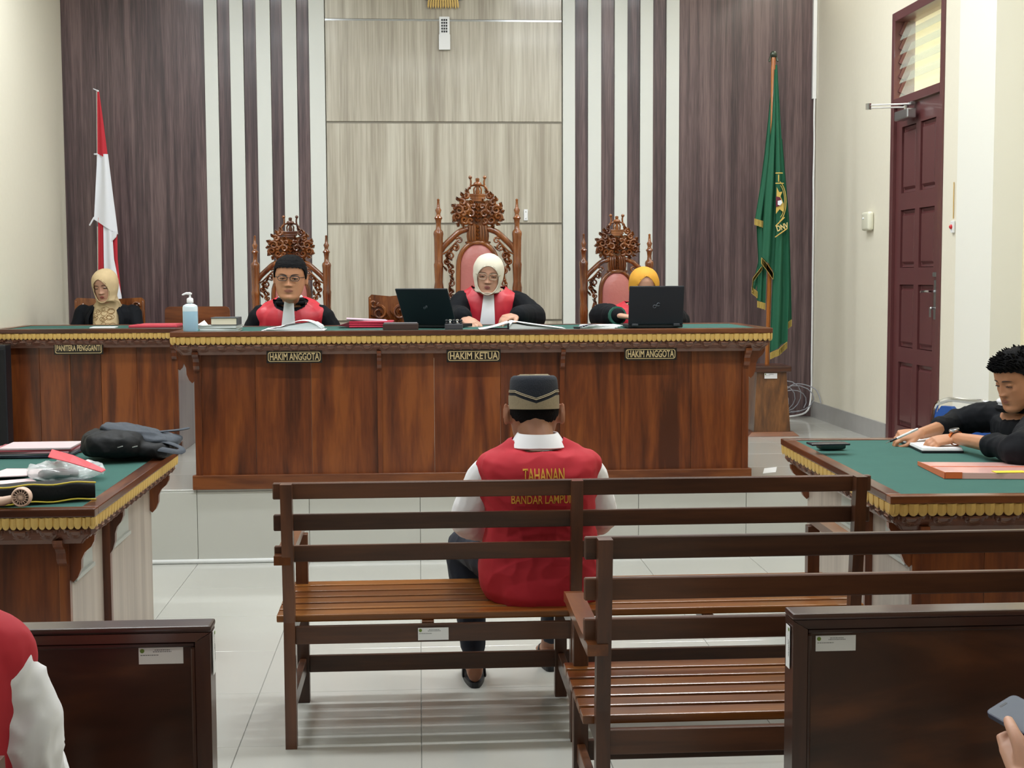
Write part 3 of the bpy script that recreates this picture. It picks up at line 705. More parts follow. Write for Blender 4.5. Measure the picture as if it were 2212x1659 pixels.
def make_throne():
    t = thing('throne_chair', 'carved', 'chair', (0, 0, 0))
    W = 0.25                                                            # half width at the posts
    prof = [(0.016, 0), (0.02, 0.02), (0.021, 0.30), (0.024, 0.32), (0.021, 0.34), (0.0215, 0.55), (0.025, 0.57), (0.02, 0.60), (0.0235, 0.66), (0.025, 0.76), (0.020, 0.84), (0.0235, 0.86), (0.0235, 0.90),
            (0.021, 0.96), (0.023, 1.04), (0.025, 1.09), (0.02, 1.13), (0.023, 1.22), (0.0245, 1.245), (0.021, 1.26), (0.0225, 1.40), (0.0235, 1.425), (0.0255, 1.445), (0.0235, 1.46), (0.0135, 1.475),
            (0.012, 1.50), (0.015, 1.535), (0.021, 1.548), (0.012, 1.562), (0.010, 1.575), (0.016, 1.60), (0.0085, 1.615), (0.007, 1.64), (0.006, 1.66), (0.0075, 1.668), (0.001, 1.675)]
    for s in (-1, 1):
        b = new_bm(); lathe(b, [(r_ * 1.28, z_) for r_, z_ in prof], (s * W, 0, 0), 14); 
        for zc in (0.80, 0.92):
            for k in range(6):
                a = k * PI / 3; leafp = [(s * W + 0.024 * math.cos(a), 0.024 * math.sin(a), zc - 0.03), (s * W + 0.030 * math.cos(a), 0.030 * math.sin(a), zc), (s * W + 0.022 * math.cos(a), 0.022 * math.sin(a), zc + 0.04)]
                tube(b, leafp, [0.004, 0.007, 0.003], 6)
        part('back_post', b, M['throne'], t, True, 50, world=False)
    for s in (-1, 1):                                                   # shoulder rails rising to the crest
        b = new_bm(); tube(b, spline([(s * (W - 0.015), 0, 1.335), (s * 0.215, 0, 1.365), (s * 0.17, -0.004, 1.41), (s * 0.12, -0.006, 1.455), (s * 0.07, -0.006, 1.475)], 5), (0.02, 0.015), 8)
        tube(b, spline([(s * (W - 0.02), -0.012, 1.31), (s * 0.19, -0.014, 1.335), (s * 0.13, -0.014, 1.40)], 5), 0.006, 6)
        part('shoulder_rail', b, M['throne'], t, True, 60, world=False)
    arch = [(0.125 * math.cos(a), 1.235 + 0.155 * math.sin(a)) for a in [PI * i / 14 for i in range(15)]]
    path = [(0.133, 0.50)] + [(0.131, 0.9)] + arch + [(-0.131, 0.9), (-0.133, 0.50)]
    b = new_bm(); tube(b, [(x, -0.008, z) for x, z in path], (0.013, 0.016), 8, up=Vector((0, 1, 0))); part('arch_frame', b, M['throne'], t, True, 60, world=False)
    b = new_bm(); inner = [(x * 0.93, z - 0.006) for x, z in path]; cz = sum(z for _, z in inner) / len(inner)
    rings = [[Vector((x * k, y, cz + (z - cz) * k)) for x, z in inner] for k, y in ((1.0, 0.012), (1.0, -0.004), (0.9, -0.018), (0.6, -0.028), (0.2, -0.032))]
    loft(b, rings); part('upholstered_back', b, M['leather'], t, True, 60, world=False)
    b = new_bm()
    dense = spline([(x * 0.92, -0.012, z - 0.008) for x, z in path], 4); acc = 0; last = dense[0]
    for p in dense:
        if (p - last).length > 0.017: sphere(b, p, 0.0042, 6, 4); last = p
    part('button_row', b, M['stud'], t, True, world=False)
    # openwork columns beside the upholstery
    for s in (-1, 1):
        b = new_bm()
        for k, z in enumerate([0.72, 0.80, 0.88, 0.96, 1.04, 1.12, 1.20]):
            curl(b, s * (0.165 + 0.008 * (k % 2)), z, 0.024, 1.1, PI / 2, s * (1 if k % 2 else -1), -0.004, 0.0075)
            leafblob(b, s * 0.155, z + 0.02, 0.045, 0.011, R(70 if s > 0 else 110), -0.002)
        tube(b, spline([(s * 0.148, 0, 0.6), (s * 0.18, 0, 0.8), (s * 0.158, 0, 0.95), (s * 0.182, 0, 1.08), (s * 0.165, 0, 1.18), (s * 0.20, 0, 1.27), (s * 0.16, 0, 1.35)], 4), 0.009, 6)
        for (x, z, r, tt, a) in ((0.175, 1.30, 0.028, 1.2, 0), (0.145, 1.355, 0.026, 1.2, 90), (0.20, 1.265, 0.02, 1.0, 200), (0.12, 1.40, 0.022, 1.1, 40)):
            curl(b, s * x, z, r, tt, R(a) if s > 0 else PI - R(a), s, -0.006, 0.008)
        for (x, z, l, w, a) in ((0.19, 1.24, 0.05, 0.012, 100), (0.165, 1.27, 0.06, 0.013, 60), (0.14, 1.33, 0.05, 0.012, 120), (0.20, 1.20, 0.04, 0.01, 80)):
            leafblob(b, s * x, z, l, w, R(a) if s > 0 else PI - R(a), -0.004)
        part('openwork_scroll', b, M['throne'], t, True, 60, world=False)
    # crest: fluted shield, acanthus mass, crown
    b = new_bm(); prism(b, [(-0.066, 1.385), (0.066, 1.385), (0.072, 1.43), (0.066, 1.50), (0.03, 1.515), (0, 1.495), (-0.03, 1.515), (-0.066, 1.50), (-0.072, 1.43)], -0.012, 0.012)
    for k in range(-3, 4):
        if abs(k) > 0: tube(b, [(k * 0.017, -0.016, 1.40), (k * 0.018, -0.02, 1.45), (k * 0.0165, -0.016, 1.495)], 0.0065, 6)
    for z in (1.405, 1.43, 1.455, 1.48): leafblob(b, 0, z, 0.03, 0.013, PI / 2, -0.018, 0.01)
    tube(b, [(-0.075, -0.012, 1.388), (0, -0.016, 1.38), (0.075, -0.012, 1.388)], 0.008, 6)
    part('shield', b, M['throne'], t, True, 50, world=False)
    b = new_bm()
    out = [(0, 1.50), (0.05, 1.505), (0.10, 1.50), (0.135, 1.525), (0.15, 1.56), (0.152, 1.60), (0.14, 1.625), (0.115, 1.64), (0.085, 1.66), (0.06, 1.665), (0.04, 1.655)]
    prism(b, out + [(-x, z) for x, z in out[::-1] if x > 0], -0.006, 0.010)
    rnd = random.Random(3)
    for s in (-1, 1):
        for (x, z, r, tt, a) in ((0.118, 1.60, 0.032, 1.4, 20), (0.13, 1.555, 0.026, 1.3, -60), (0.085, 1.535, 0.026, 1.2, 200), (0.08, 1.61, 0.03, 1.3, 120), (0.045, 1.575, 0.026, 1.2, 60), (0.045, 1.53, 0.02, 1.1, 250), (0.10, 1.65, 0.022, 1.2, 80), (0.075, 1.69, 0.02, 1.2, 100), (0.09, 1.575, 0.018, 1.1, 0), (0.028, 1.62, 0.016, 1.0, 30)):
            curl(b, s * x, z, r, tt, R(a) if s > 0 else PI - R(a), s, -0.014, 0.0115)
        for (x, z, l, w, a) in ((0.14, 1.62, 0.04, 0.011, 50), (0.15, 1.585, 0.03, 0.01, 10), (0.145, 1.54, 0.032, 0.010, -30), (0.115, 1.655, 0.045, 0.011, 75), (0.09, 1.68, 0.05, 0.011, 85), (0.12, 1.515, 0.035, 0.01, -50), (0.09, 1.505, 0.03, 0.009, -70), (0.065, 1.70, 0.05, 0.01, 95),
                              (0.02, 1.55, 0.05, 0.012, 60), (0.05, 1.61, 0.045, 0.011, 40), (0.10, 1.55, 0.04, 0.011, 80), (0.07, 1.57, 0.035, 0.01, 130), (0.03, 1.64, 0.04, 0.011, 70)):
            leafblob(b, s * x, z, l * 0.8, w * 1.5, R(a) if s > 0 else PI - R(a), -0.012, 0.016)
    for z in (1.52, 1.545, 1.57, 1.595, 1.62): leafblob(b, 0, z, 0.03, 0.02, PI / 2, -0.016, 0.012)
    part('acanthus_crest', b, M['throne'], t, True, 60, world=False)
    b = new_bm()
    prism(b, [(-0.034, 1.655), (0.034, 1.655), (0.05, 1.69), (0.058, 1.705), (-0.058, 1.705), (-0.05, 1.69)], -0.016, 0.012)
    for z, w in ((1.662, 0.036), (1.676, 0.044), (1.70, 0.058)): tube(b, [(-w, -0.012, z), (w, -0.012, z)], 0.006, 6)
    for s in (-1, 1):
        tube(b, spline([(s * 0.054, 0, 1.70), (s * 0.060, 0, 1.73), (s * 0.045, 0, 1.755), (0, 0, 1.765)], 5), 0.007, 6)
        tube(b, spline([(s * 0.048, 0, 1.74), (s * 0.042, 0, 1.78), (s * 0.046, 0, 1.806)], 4), 0.0065, 6); sphere(b, (s * 0.046, 0, 1.812), 0.0125, 10, 7)
        tube(b, [(s * 0.022, -0.004, 1.705), (s * 0.024, -0.006, 1.735), (s * 0.012, -0.004, 1.76)], 0.006, 6)
    lathe(b, [(0.02, 1.755), (0.028, 1.765), (0.024, 1.778), (0.01, 1.785), (0.013, 1.795), (0.012, 1.806), (0.002, 1.81)], (0, 0, 0), 12)
    lathe(b, [(0.012, 1.70), (0.016, 1.72), (0.010, 1.74), (0.014, 1.76)], (0, -0.004, 0), 10)
    part('crown', b, M['throne'], t, True, 60, world=False)
    # seat, arms, legs
    b = new_bm(); box(b, -0.27, 0.27, -0.52, 0.02, 0.36, 0.43, 0.012); part('seat_frame', b, M['throne'], t, world=False)
    b = new_bm(); box(b, -0.25, 0.25, -0.50, 0.0, 0.43, 0.50, 0.03, 3); part('seat_cushion', b, M['leather'], t, True, world=False)
    for s in (-1, 1):
        b = new_bm(); lathe(b, [(0.02, 0), (0.028, 0.03), (0.02, 0.06), (0.026, 0.14), (0.032, 0.2), (0.022, 0.25), (0.03, 0.30), (0.03, 0.36)], (s * 0.24, -0.48, 0), 12); part('front_leg', b, M['throne'], t, True, world=False)
        b = new_bm(); tube(b, spline([(s * 0.25, 0, 0.70), (s * 0.27, -0.2, 0.70), (s * 0.275, -0.4, 0.69), (s * 0.275, -0.47, 0.67)], 4), (0.018, 0.022), 8); lathe(b, [(0.014, 0.43), (0.022, 0.5), (0.013, 0.56), (0.02, 0.62), (0.016, 0.68)], (s * 0.26, -0.42, 0), 10); part('armrest', b, M['throne'], t, True, world=False)
    return t

TY = 9.02
thr = make_throne()
def cx_at(px, Y): return at(px, 600, Y=Y).x
x_l, x_r = at(948, 600, Y=TY).x, at(1117, 600, Y=TY).x
S = (x_r - x_l) / 0.5; zs_ = (at(1032, 379, Y=TY).z - ZP) / 1.825
thr.location = ((x_l + x_r) / 2, TY, ZP); thr.scale = (S, 1, zs_); thr['label'] = 'tallest carved throne chair with pink leather back behind the woman in the cream headscarf'; thr['group'] = 'carved throne chairs'
sx = (at(706, 600, Y=TY).x - at(552, 600, Y=TY).x) / 0.5; sz = (at(630, 465, Y=TY).z - ZP) / 1.825
dup(thr, (at(629, 600, Y=TY).x, TY, ZP), 0, (sx, 1, sz), 'carved throne chair behind the man in glasses')
sz2 = (at(1330, 462, Y=TY).z - ZP) / 1.825
dup(thr, (at(1332, 600, Y=TY).x, TY, ZP), R(9), (sx * 0.985, 1, sz2), 'carved throne chair behind the woman in the yellow headscarf')

# ---------------------------------------------------------------- plain wooden chairs near the back wall
def wooden_chair(label, x, Y, w, top, rz=0.0, carved=False, group='wooden side chairs'):
    t = thing('wooden_chair', label, 'chair', (x, Y, ZP), rz, group); h = top - ZP
    m = M['teak_x'] if not carved else M['throne']
    b = new_bm(); hw = w / 2
    if carved: prism(b, [(-hw, h - 0.27), (hw, h - 0.27), (hw, h - 0.02), (hw - 0.02, h), (0, h - 0.012), (-hw + 0.02, h), (-hw, h - 0.02)], -0.012, 0.012)
    else: prism(b, [(-hw, h - 0.16), (hw, h - 0.16), (hw, h - 0.03), (hw - 0.01, h - 0.008), (hw - 0.03, h), (-hw + 0.03, h), (-hw + 0.01, h - 0.008), (-hw, h - 0.03)], -0.012, 0.012)
    part('back_panel', b, m, t, world=False)
    for s in (-1, 1):
        b = new_bm(); box(b, s * (hw - 0.03) - 0.018, s * (hw - 0.03) + 0.018, 0.012, 0.045, 0, h - 0.04, 0.003); part('rear_leg', b, M['bench_z'], t, world=False)
        b = new_bm(); box(b, s * (hw - 0.03) - 0.018, s * (hw - 0.03) + 0.018, -0.42, -0.385, 0, 0.40, 0.003); part('front_leg', b, M['bench_z'], t, world=False)
    b = new_bm(); box(b, -hw, hw, -0.44, 0.01, 0.402, 0.45, 0.01); part('seat', b, m, t, world=False)
    if carved:
        b = new_bm()
        for s in (-1, 1):
            curl(b, s * hw * 0.5, h - 0.12, 0.05, 1.4, R(60) if s > 0 else R(120), s, -0.018, 0.011); curl(b, s * hw * 0.75, h - 0.06, 0.03, 1.2, 0, s, -0.018, 0.009)
            tube(b, [(s * (hw - 0.012), -0.014, h - 0.25), (s * (hw - 0.012), -0.014, h - 0.03)], 0.008, 6)
        for k in range(-3, 4): leafblob(b, k * 0.02, h - 0.2, 0.09, 0.012, PI / 2 - k * 0.15, -0.014)
        part('carving', b, M['throne'], t, True, world=False)
    return t
y_ = 9.35
wooden_chair('plain wooden chair with a rounded backrest behind the sanitizer bottle', at(427, 680, Y=10.4).x, 10.4, (495 - 358) / 3021.0 * 10.4, at(430, 662, Y=10.4).z)
wooden_chair('carved wooden chair half hidden behind the middle laptop', at(842, 680, Y=y_).x, y_, 0.28, at(820, 636, Y=y_).z, 0, True)
wooden_chair('carved wooden chair behind the woman at the clerk desk', at(238, 680, Y=10.4).x, 10.4, (311 - 165) / 3021.0 * 10.4, at(230, 643, Y=10.4).z, 0, True)

# ---------------------------------------------------------------- flags
def pleated(rows, ncol, amp, Y, freq=3, ph=0.0, th=0.004):
    """cloth hanging in pleats: rows of (z, x0, x1)"""
    b = new_bm(); vr = []
    for z0, xa, xb in rows:
        r_ = []
        for i in range(ncol + 1):
            t = i / ncol; w = abs(xb - xa)
            r_.append(b.verts.new((xa + (xb - xa) * t + 0.1 * amp * math.sin(t * freq * 2 * PI + ph), Y + amp * min(1, w / 0.12) * math.sin(t * freq * 2 * PI + ph + 0.6 * z0) , z0)))
        vr.append(r_)
    for a, c in zip(vr[:-1], vr[1:]):
        for i in range(ncol): b.faces.new((a[i], a[i + 1], c[i + 1], c[i]))
    ret = bmesh.ops.extrude_face_region(b, geom=b.faces[:])
    bmesh.ops.translate(b, vec=(0, th, 0), verts=[v for v in ret['geom'] if isinstance(v, bmesh.types.BMVert)])
    return b
def subrows(keys, n=5):
    """keys of (py, x0px, x1px[, dz slope handled by caller])"""
    out = []
    for a, c in zip(keys[:-1], keys[1:]):
        for i in range(n):
            t = i / n; out.append(tuple(a[k] + (c[k] - a[k]) * t for k in range(3)))
    out.append(keys[-1]); return out
def cloth_px(keys, Y, slope=0.0, ncol=18, amp=0.02, freq=2, ph=0.0, n=5, bottom=None):
    """rows given in photo pixels at depth Y; slope lets the last rows run slantwise: bottom=(py at left, py at right)"""
    rows = subrows(keys, n); b = pleated([(0, 0, 1)] * len(rows), ncol, 0, 0); b.free()
    b = new_bm(); vr = []; y0, y1 = rows[0][0], rows[-1][0]
    for (py, xa, xb) in rows:
        r_ = []; tt = (py - y0) / (y1 - y0)
        for i in range(ncol + 1):
            t = i / ncol; pyy = py
            if bottom: pyy = y0 + (bottom[0] + (bottom[1] - bottom[0]) * t - y0) * tt
            p = at(xa + (xb - xa) * t, pyy, Y=Y); w = abs(xb - xa) / 3021 * Y
            p.y += amp * min(1, w / 0.1) * math.sin(t * freq * 2 * PI + ph + tt)
            r_.append(b.verts.new(p))
        vr.append(r_)
    for a, c in zip(vr[:-1], vr[1:]):
        for i in range(ncol): b.faces.new((a[i], a[i + 1], c[i + 1], c[i]))
    ret = bmesh.ops.extrude_face_region(b, geom=b.faces[:])
    bmesh.ops.translate(b, vec=(0, 0.004, 0), verts=[v for v in ret['geom'] if isinstance(v, bmesh.types.BMVert)])
    return b
M['red_cloth'] = mat('red_flag_cloth', '#b3202f', rough=0.75, var=0.06, bscale=10); M['white_cloth'] = mat('white_flag_cloth', '#dcdfe6', rough=0.8, var=0.03, bscale=10)
M['green_cloth'] = mat('green_flag_cloth', '#14573c', rough=0.75, var=0.08, bscale=8); M['fringe'] = mat('gold_fringe', '#bfa453', rough=0.7, var=0.25, bscale=120)
M['pole_wood'] = wood('flag_pole_wood', '#7a4015', '#9a5a24', '#b06c30', 2, 10, 12, rough=0.3)
FY = 10.75
rw = thing('national_flag', 'red and white flag hanging on a slender pole behind the clerk desk', 'flag', tuple(at(214, 880, Y=FY + 0.03))); rw.location.z = ZP
b = new_bm(); tube(b, [at(211, 196, Y=FY + 0.03), Vector((at(214, 880, Y=FY + 0.03).x, FY + 0.03, ZP + 0.05))], 0.012, 8); part('pole', b, M['chrome'], rw, True)
b = new_bm(); lathe(b, [(0.17, 0.0005), (0.17, 0.025), (0.06, 0.05), (0.02, 0.1), (0.0, 0.1)], (rw.location.x, FY + 0.03, ZP), 20); part('pole_base', b, M['metal'], rw, True, 40)
b = cloth_px([(198, 210, 214), (260, 210, 223), (335, 210, 233)], FY, amp=0.012, freq=1, bottom=(332, 343)); part('red_band', b, M['red_cloth'], rw, True)
b = cloth_px([(333, 210, 233), (400, 206, 243), (470, 202, 254)], FY - 0.002, amp=0.018, freq=1, bottom=(474, 506)); 
part('white_band', b, M['white_cloth'], rw, True)
b = cloth_px([(470, 212, 224), (600, 212, 224), (720, 211, 224)], FY + 0.012, amp=0.01, freq=1); part('red_fold', b, M['red_cloth'], rw, True)
b = cloth_px([(470, 223, 240), (560, 224, 246), (640, 226, 262), (720, 228, 268)], FY - 0.006, amp=0.012, freq=1); part('white_fold', b, M['white_cloth'], rw, True)
b = cloth_px([(500, 238, 253), (560, 243, 254), (640, 250, 262)], FY + 0.006, amp=0.008, freq=1); part('red_fold', b, M['red_cloth'], rw, True)
b = cloth_px([(500, 236, 254), (512, 237, 251), (522, 237, 241)], FY - 0.012, amp=0.006, freq=1); part('white_corner', b, M['white_cloth'], rw, True)
b = new_bm(); tube(b, [at(203, 470, Y=FY - 0.01), at(194, 486, Y=FY - 0.01)], 0.006, 6); tube(b, [at(211, 196, Y=FY - 0.01), at(202, 192, Y=FY - 0.01)], 0.004, 6); tube(b, [at(210, 333, Y=FY - 0.01), at(204, 333, Y=FY - 0.01)], 0.006, 6); part('tie_cord', b, M['white_cloth'], rw, True)

gf = thing('court_flag', 'green court flag with gold fringe on a wooden pole at the right corner', 'flag', (at(1657, 800, Y=9.9).x, 9.9, 1.02))
GY = 9.9
b = new_bm(); tube(b, [at(1671, 125, Y=GY + 0.02), at(1668, 400, Y=GY + 0.02), at(1657, 788, Y=GY + 0.02)], 0.0165, 10); part('pole', b, M['pole_wood'], gf, True)
b = new_bm(); sphere(b, at(1671, 118, Y=GY + 0.02), 0.026, 12, 8); tube(b, [at(1665, 122, Y=GY + 0.02), at(1662, 132, Y=GY)], 0.008, 6); tube(b, [at(1677, 122, Y=GY + 0.02), at(1680, 132, Y=GY)], 0.008, 6); part('finial', b, mat('dark_bronze', '#3c4238', rough=0.4, metal=0.6), gf, True)
def fringe(keys, Y, n=14, h=9):
    """short threads hanging along a line of photo points"""
    b = new_bm(); P = [at(x, y, Y=Y) for x, y in keys]; Q = [at(x, y + h, Y=Y) for x, y in keys]
    for k in range(len(P) - 1):
        m = max(2, int(n * (P[k + 1] - P[k]).length / 0.05))
        for i in range(m):
            t = (i + 0.5) / m; a = P[k].lerp(P[k + 1], t); c = Q[k].lerp(Q[k + 1], t); w = (P[k + 1] - P[k]).length / m * 0.55
            w = max(w, 0.0016); c = c + Vector((random.uniform(-1, 1) * 0.001, 0, random.uniform(-1, 1) * 0.002))
            box(b, min(a.x, c.x) - w, max(a.x, c.x) + w, Y - 0.004, Y + 0.004, c.z, a.z)
    return b
for nm, keys, Yk, bot, fr in (
    ('rear_fold', [(210, 1664, 1670), (330, 1652, 1668), (400, 1643, 1664), (470, 1632, 1656)], GY + 0.045, (472, 480), [(1630, 472), (1650, 478)]),
    ('rear_fold', [(480, 1634, 1656), (560, 1638, 1656), (650, 1635, 1653)], GY + 0.05, (648, 655), [(1636, 650), (1653, 655)]),
    ('rear_fold', [(555, 1640, 1646), (600, 1630, 1640), (625, 1624, 1632)], GY + 0.06, None, [(1624, 620), (1636, 630)]),
    ('middle_fold', [(150, 1673, 1677), (260, 1668, 1680), (400, 1654, 1683), (555, 1646, 1676)], GY - 0.01, (553, 590), [(1645, 556), (1658, 572), (1670, 590)]),
    ('front_fold', [(140, 1675, 1679), (300, 1676, 1688), (400, 1675, 1695), (500, 1675, 1701), (640, 1668, 1703), (745, 1664, 1700)], GY - 0.03, (762, 738), [(1664, 762), (1682, 754), (1700, 738)]),
    ('side_fold', [(300, 1686, 1690), (480, 1698, 1705), (600, 1700, 1708), (694, 1700, 1710)], GY + 0.0, (698, 690), [(1701, 697), (1710, 690)])):
    b = cloth_px(keys, Yk, amp=0.016 if nm != 'front_fold' else 0.02, freq=1.5 if 'fold' in nm else 1, bottom=bot, n=6); part(nm, b, M['green_cloth'], gf, True)
    b = fringe(fr, Yk - 0.012, h=14); part('gold_fringe', b, M['fringe'], gf)
b = fringe([(1646, 575), (1627, 600), (1625, 622)], GY + 0.04, h=8); part('gold_fringe', b, M['fringe'], gf)
# emblem on the cloth, half seen on the fold
EY = GY - 0.056
b = new_bm()
def arc_px(cx, cy, rx, ry, a0, a1, r, n=14, Y=EY): tube(b, [at(cx + rx * math.cos(R(a0 + (a1 - a0) * i / n)), cy - ry * math.sin(R(a0 + (a1 - a0) * i / n)), Y=Y) for i in range(n + 1)], r, 6, round_ends=False)
arc_px(1677, 435, 21, 46, -70, 68, 0.0028); arc_px(1677, 435, 18, 40, -60, 60, 0.0022)
for q in ([(1676, 374), (1690, 374)], [(1676, 396), (1692, 396)], [(1682, 378), (1682, 392)], [(1676, 488), (1694, 470)], [(1675, 512), (1700, 494)]): tube(b, [at(x, y, Y=EY) for x, y in q], 0.004, 6)
prism_pts = [(1678, 404), (1683, 415), (1690, 414), (1686, 424), (1693, 440), (1692, 458), (1684, 452), (1676, 462)]
vb = [b.verts.new(at(x, y, Y=EY)) for x, y in prism_pts]; vf = [b.verts.new(at(x, y, Y=EY + 0.003)) for x, y in prism_pts]; b.faces.new(vb); b.faces.new(vf[::-1])
part('gold_emblem', b, mat('gold_embroidery', '#c2a552', rough=0.6), gf, True)
for nm, m_, q in (('shield', mat('maroon_embroidery', '#5e1c30', rough=0.7), [(1676, 424), (1685, 426), (1689, 434), (1684, 445), (1676, 447)]), ('shield_charge', M['white_cloth'], [(1680, 434), (1688, 432), (1690, 438), (1685, 444), (1680, 442)])):
    b = new_bm(); yy = EY - (0.004 if nm == 'shield' else 0.007); A = [b.verts.new(at(x, y, Y=yy)) for x, y in q]; B = [b.verts.new(at(x, y, Y=yy + 0.0025)) for x, y in q]; b.faces.new(A); b.faces.new(B[::-1])
    for i in range(len(q)): b.faces.new((A[i], A[(i + 1) % len(q)], B[(i + 1) % len(q)], B[i]))
    part(nm, b, m_, gf)
b = text_bm('DNV', 0.055, 0.75, 0.0016); p = at(1690, 491, Y=EY - 0.002); place_bm(b, Matrix.Translation(p) @ Matrix.Rotation(R(90), 4, 'X') @ Matrix.Rotation(R(18), 4, 'Z')); part('lettering', b, mat('pale_gold_letters', '#d3bd7c', rough=0.6), gf)
# stand of the green flag
gs = thing('flag_stand', 'tapered wooden flag stand with a white sticker below the green flag', 'stand', (at(1668, 900, Y=GY).x, GY, ZP))
sx0, sx1 = at(1640, 850, Y=9.72).x, at(1702, 850, Y=9.72).x; cxs = (sx0 + sx1) / 2
b = new_bm(); hw0, hw1 = (at(1712, 900, Y=9.7).x - at(1631, 900, Y=9.7).x) / 2, 0.105
zt_ = at(1670, 805, Y=9.72).z
def taper(b, cx, cy, z0, z1, w0, w1, d0, d1): loft(b, [[Vector((cx + a * w0, cy + c * d0, z0)) for a, c in ((-1, -1), (1, -1), (1, 1), (-1, 1))], [Vector((cx + a * w1, cy + c * d1, z1)) for a, c in ((-1, -1), (1, -1), (1, 1), (-1, 1))]])
taper(b, cxs, GY, ZP + 0.03, zt_, 0.132, 0.106, 0.15, 0.12); part('body', b, wood('stand_wood', '#4a2c18', '#67401f', '#83552c', 2, 6, 4, rough=0.35, wave=2.0), gs)
b = new_bm(); taper(b, cxs, GY, ZP + 0.001, ZP + 0.03, 0.185, 0.15, 0.2, 0.165); part('foot', b, M['teak_x'], gs)
b = new_bm(); box(b, cxs - 0.138, cxs + 0.138, GY - 0.15, GY + 0.15, zt_, zt_ + 0.045, 0.01); part('cap', b, M['teak_x'], gs)
gf.location.z = zt_ + 0.045
for ch in gf.children: ch.location.z -= (gf.location.z - 1.02)
asset_sticker('white inventory sticker on the tapered flag stand', tuple(at(1665, 812, Y=GY - 0.135)), 0.092, 0.038)

# ---------------------------------------------------------------- wall-mounted things
yw = YB - 0.027
t = thing('air_conditioner_remote', 'white remote control in a holder high on the pale wood wall', 'remote', tuple(at(960, 72, Y=yw)))
q = 3021 / yw; cw, chh = 22 / q, 68 / q; c = at(960, 72, Y=yw)
b = new_bm(); box(b, c.x - cw / 2, c.x + cw / 2, yw - 0.026, yw, c.z - chh / 2, c.z + chh / 2, 0.006); part('body', b, M['white'], t)
b = new_bm()
for i in range(5):
    for j in range(3): box(b, c.x - 0.024 + j * 0.017, c.x - 0.024 + j * 0.017 + 0.012, yw - 0.029, yw - 0.0255, c.z + 0.09 - i * 0.022, c.z + 0.105 - i * 0.022, 0.002, 1)
part('button', b, M['black'], t)
b = new_bm(); box(b, c.x - cw / 2 - 0.004, c.x + cw / 2 + 0.004, yw - 0.03, yw - 0.0005, c.z - chh / 2 - 0.006, c.z - 0.01, 0.006); part('holder', b, M['white'], t)
t = thing('wall_sensor', 'small white box on the pale wood wall right of the tallest throne', 'sensor', tuple(at(1135, 464, Y=yw)))
c = at(1135.5, 464.5, Y=yw); b = new_bm(); box(b, c.x - 0.016, c.x + 0.016, yw - 0.018, yw, c.z - 0.044, c.z + 0.044, 0.004); part('body', b, M['white'], t)
b = new_bm()
for s in (-1, 1): sphere(b, (c.x, yw - 0.018, c.z + s * 0.026), 0.005, 8, 6)
part('screw', b, M['metal'], t)
# emblem above: only the lower edge shows
t = thing('wall_emblem', 'round wall emblem with a gold fringe at the top edge of the photo', 'emblem', tuple(at(960, -60, Y=yw)))
ec = at(957, 6, Y=yw); ea, eb = 0.44, 0.36; ez = ec.z + eb
for nm, m_, k, y0_, y1_ in (('disc', M['paper'], 1.0, -0.010, 0.0), ('rim', mat('dark_navy_rim', '#23303f', rough=0.4), 1.0, -0.016, -0.010), ('inner_disc', mat('pale_emblem', '#cfd0c4', rough=0.5), 0.955, -0.0175, -0.0162)):
    b = new_bm(); rings = [[Vector((ec.x + ea * k * math.cos(2 * PI * i / 48), yw + yy, ez + eb * k * math.sin(2 * PI * i / 48))) for i in range(48)] for yy in (y0_, y1_)]; loft(b, rings); part(nm, b, m_, t)
b = new_bm()
for i in range(40):
    a = -PI / 2 + (i - 20) * 0.035; x, z = ec.x + ea * 0.93 * math.cos(a), ez + eb * 0.93 * math.sin(a); box(b, x - 0.004, x + 0.004, yw - 0.0185, yw - 0.0172, z - 0.005, z + (0.006 if i % 3 else 0.0))
part('rim_marks', b, M['black'], t)
fw_, fh = 0.235, 0.055
for i in range(13):
    b = new_bm(); x = ec.x + (i - 6) * fw_ / 13; a = (i - 6) * 0.0012
    prism(b, [(x - 0.007, ec.z + 0.03), (x + 0.007, ec.z + 0.03), (x + 0.0075 + a, ec.z - fh * 0.5), (x + a + 0.001, ec.z - fh * (0.85 + 0.15 * (i % 2))), (x - 0.0065 + a, ec.z - fh * 0.55)], yw - 0.024 - 0.003 * (i % 2), yw - 0.0185); part('gold_feather', b, M['gold'], t)

# right wall: bell box, pull switch, door closer, cables
c = at(1881, 478, X=XR)
t = thing('wall_bell', 'white rounded bell box on the wall left of the maroon door', 'bell', tuple(c))
b = new_bm(); box(b, XR - 0.045, XR - 0.001, c.y - 0.075, c.y + 0.075, c.z - 0.065, c.z + 0.065, 0.02, 3); part('body', b, mat('ivory_plastic', '#dcdbc8', rough=0.4), t, True, 50)
b = new_bm(); sphere(b, (XR - 0.048, c.y + 0.02, c.z + 0.02), 0.008, 8, 6); part('button', b, M['white'], t, True)
c = at(2061, 490, X=XR)
t = thing('call_button', 'small red call button on the wall beside the pilaster', 'button', tuple(c))
b = new_bm(); box(b, XR - 0.016, XR - 0.001, c.y - 0.02, c.y + 0.02, c.z - 0.036, c.z + 0.036, 0.005); part('plate', b, M['white'], t); b = new_bm(); sphere(b, (XR - 0.017, c.y, c.z), 0.014, 10, 8); part('push_button', b, mat('red_plastic', '#c0202a', rough=0.35), t, True)
b = new_bm(); tube(b, [(XR - 0.006, c.y, c.z + 0.05), (XR - 0.006, c.y, c.z + 0.26)], 0.003, 6); part('wire', b, M['gold'], t)
c1 = at(1951, 240, X=XR - 0.06)
t = thing('door_closer', 'grey door closer with a folding arm on top of the maroon door', 'closer', (XR - 0.06, c1.y, c1.z))
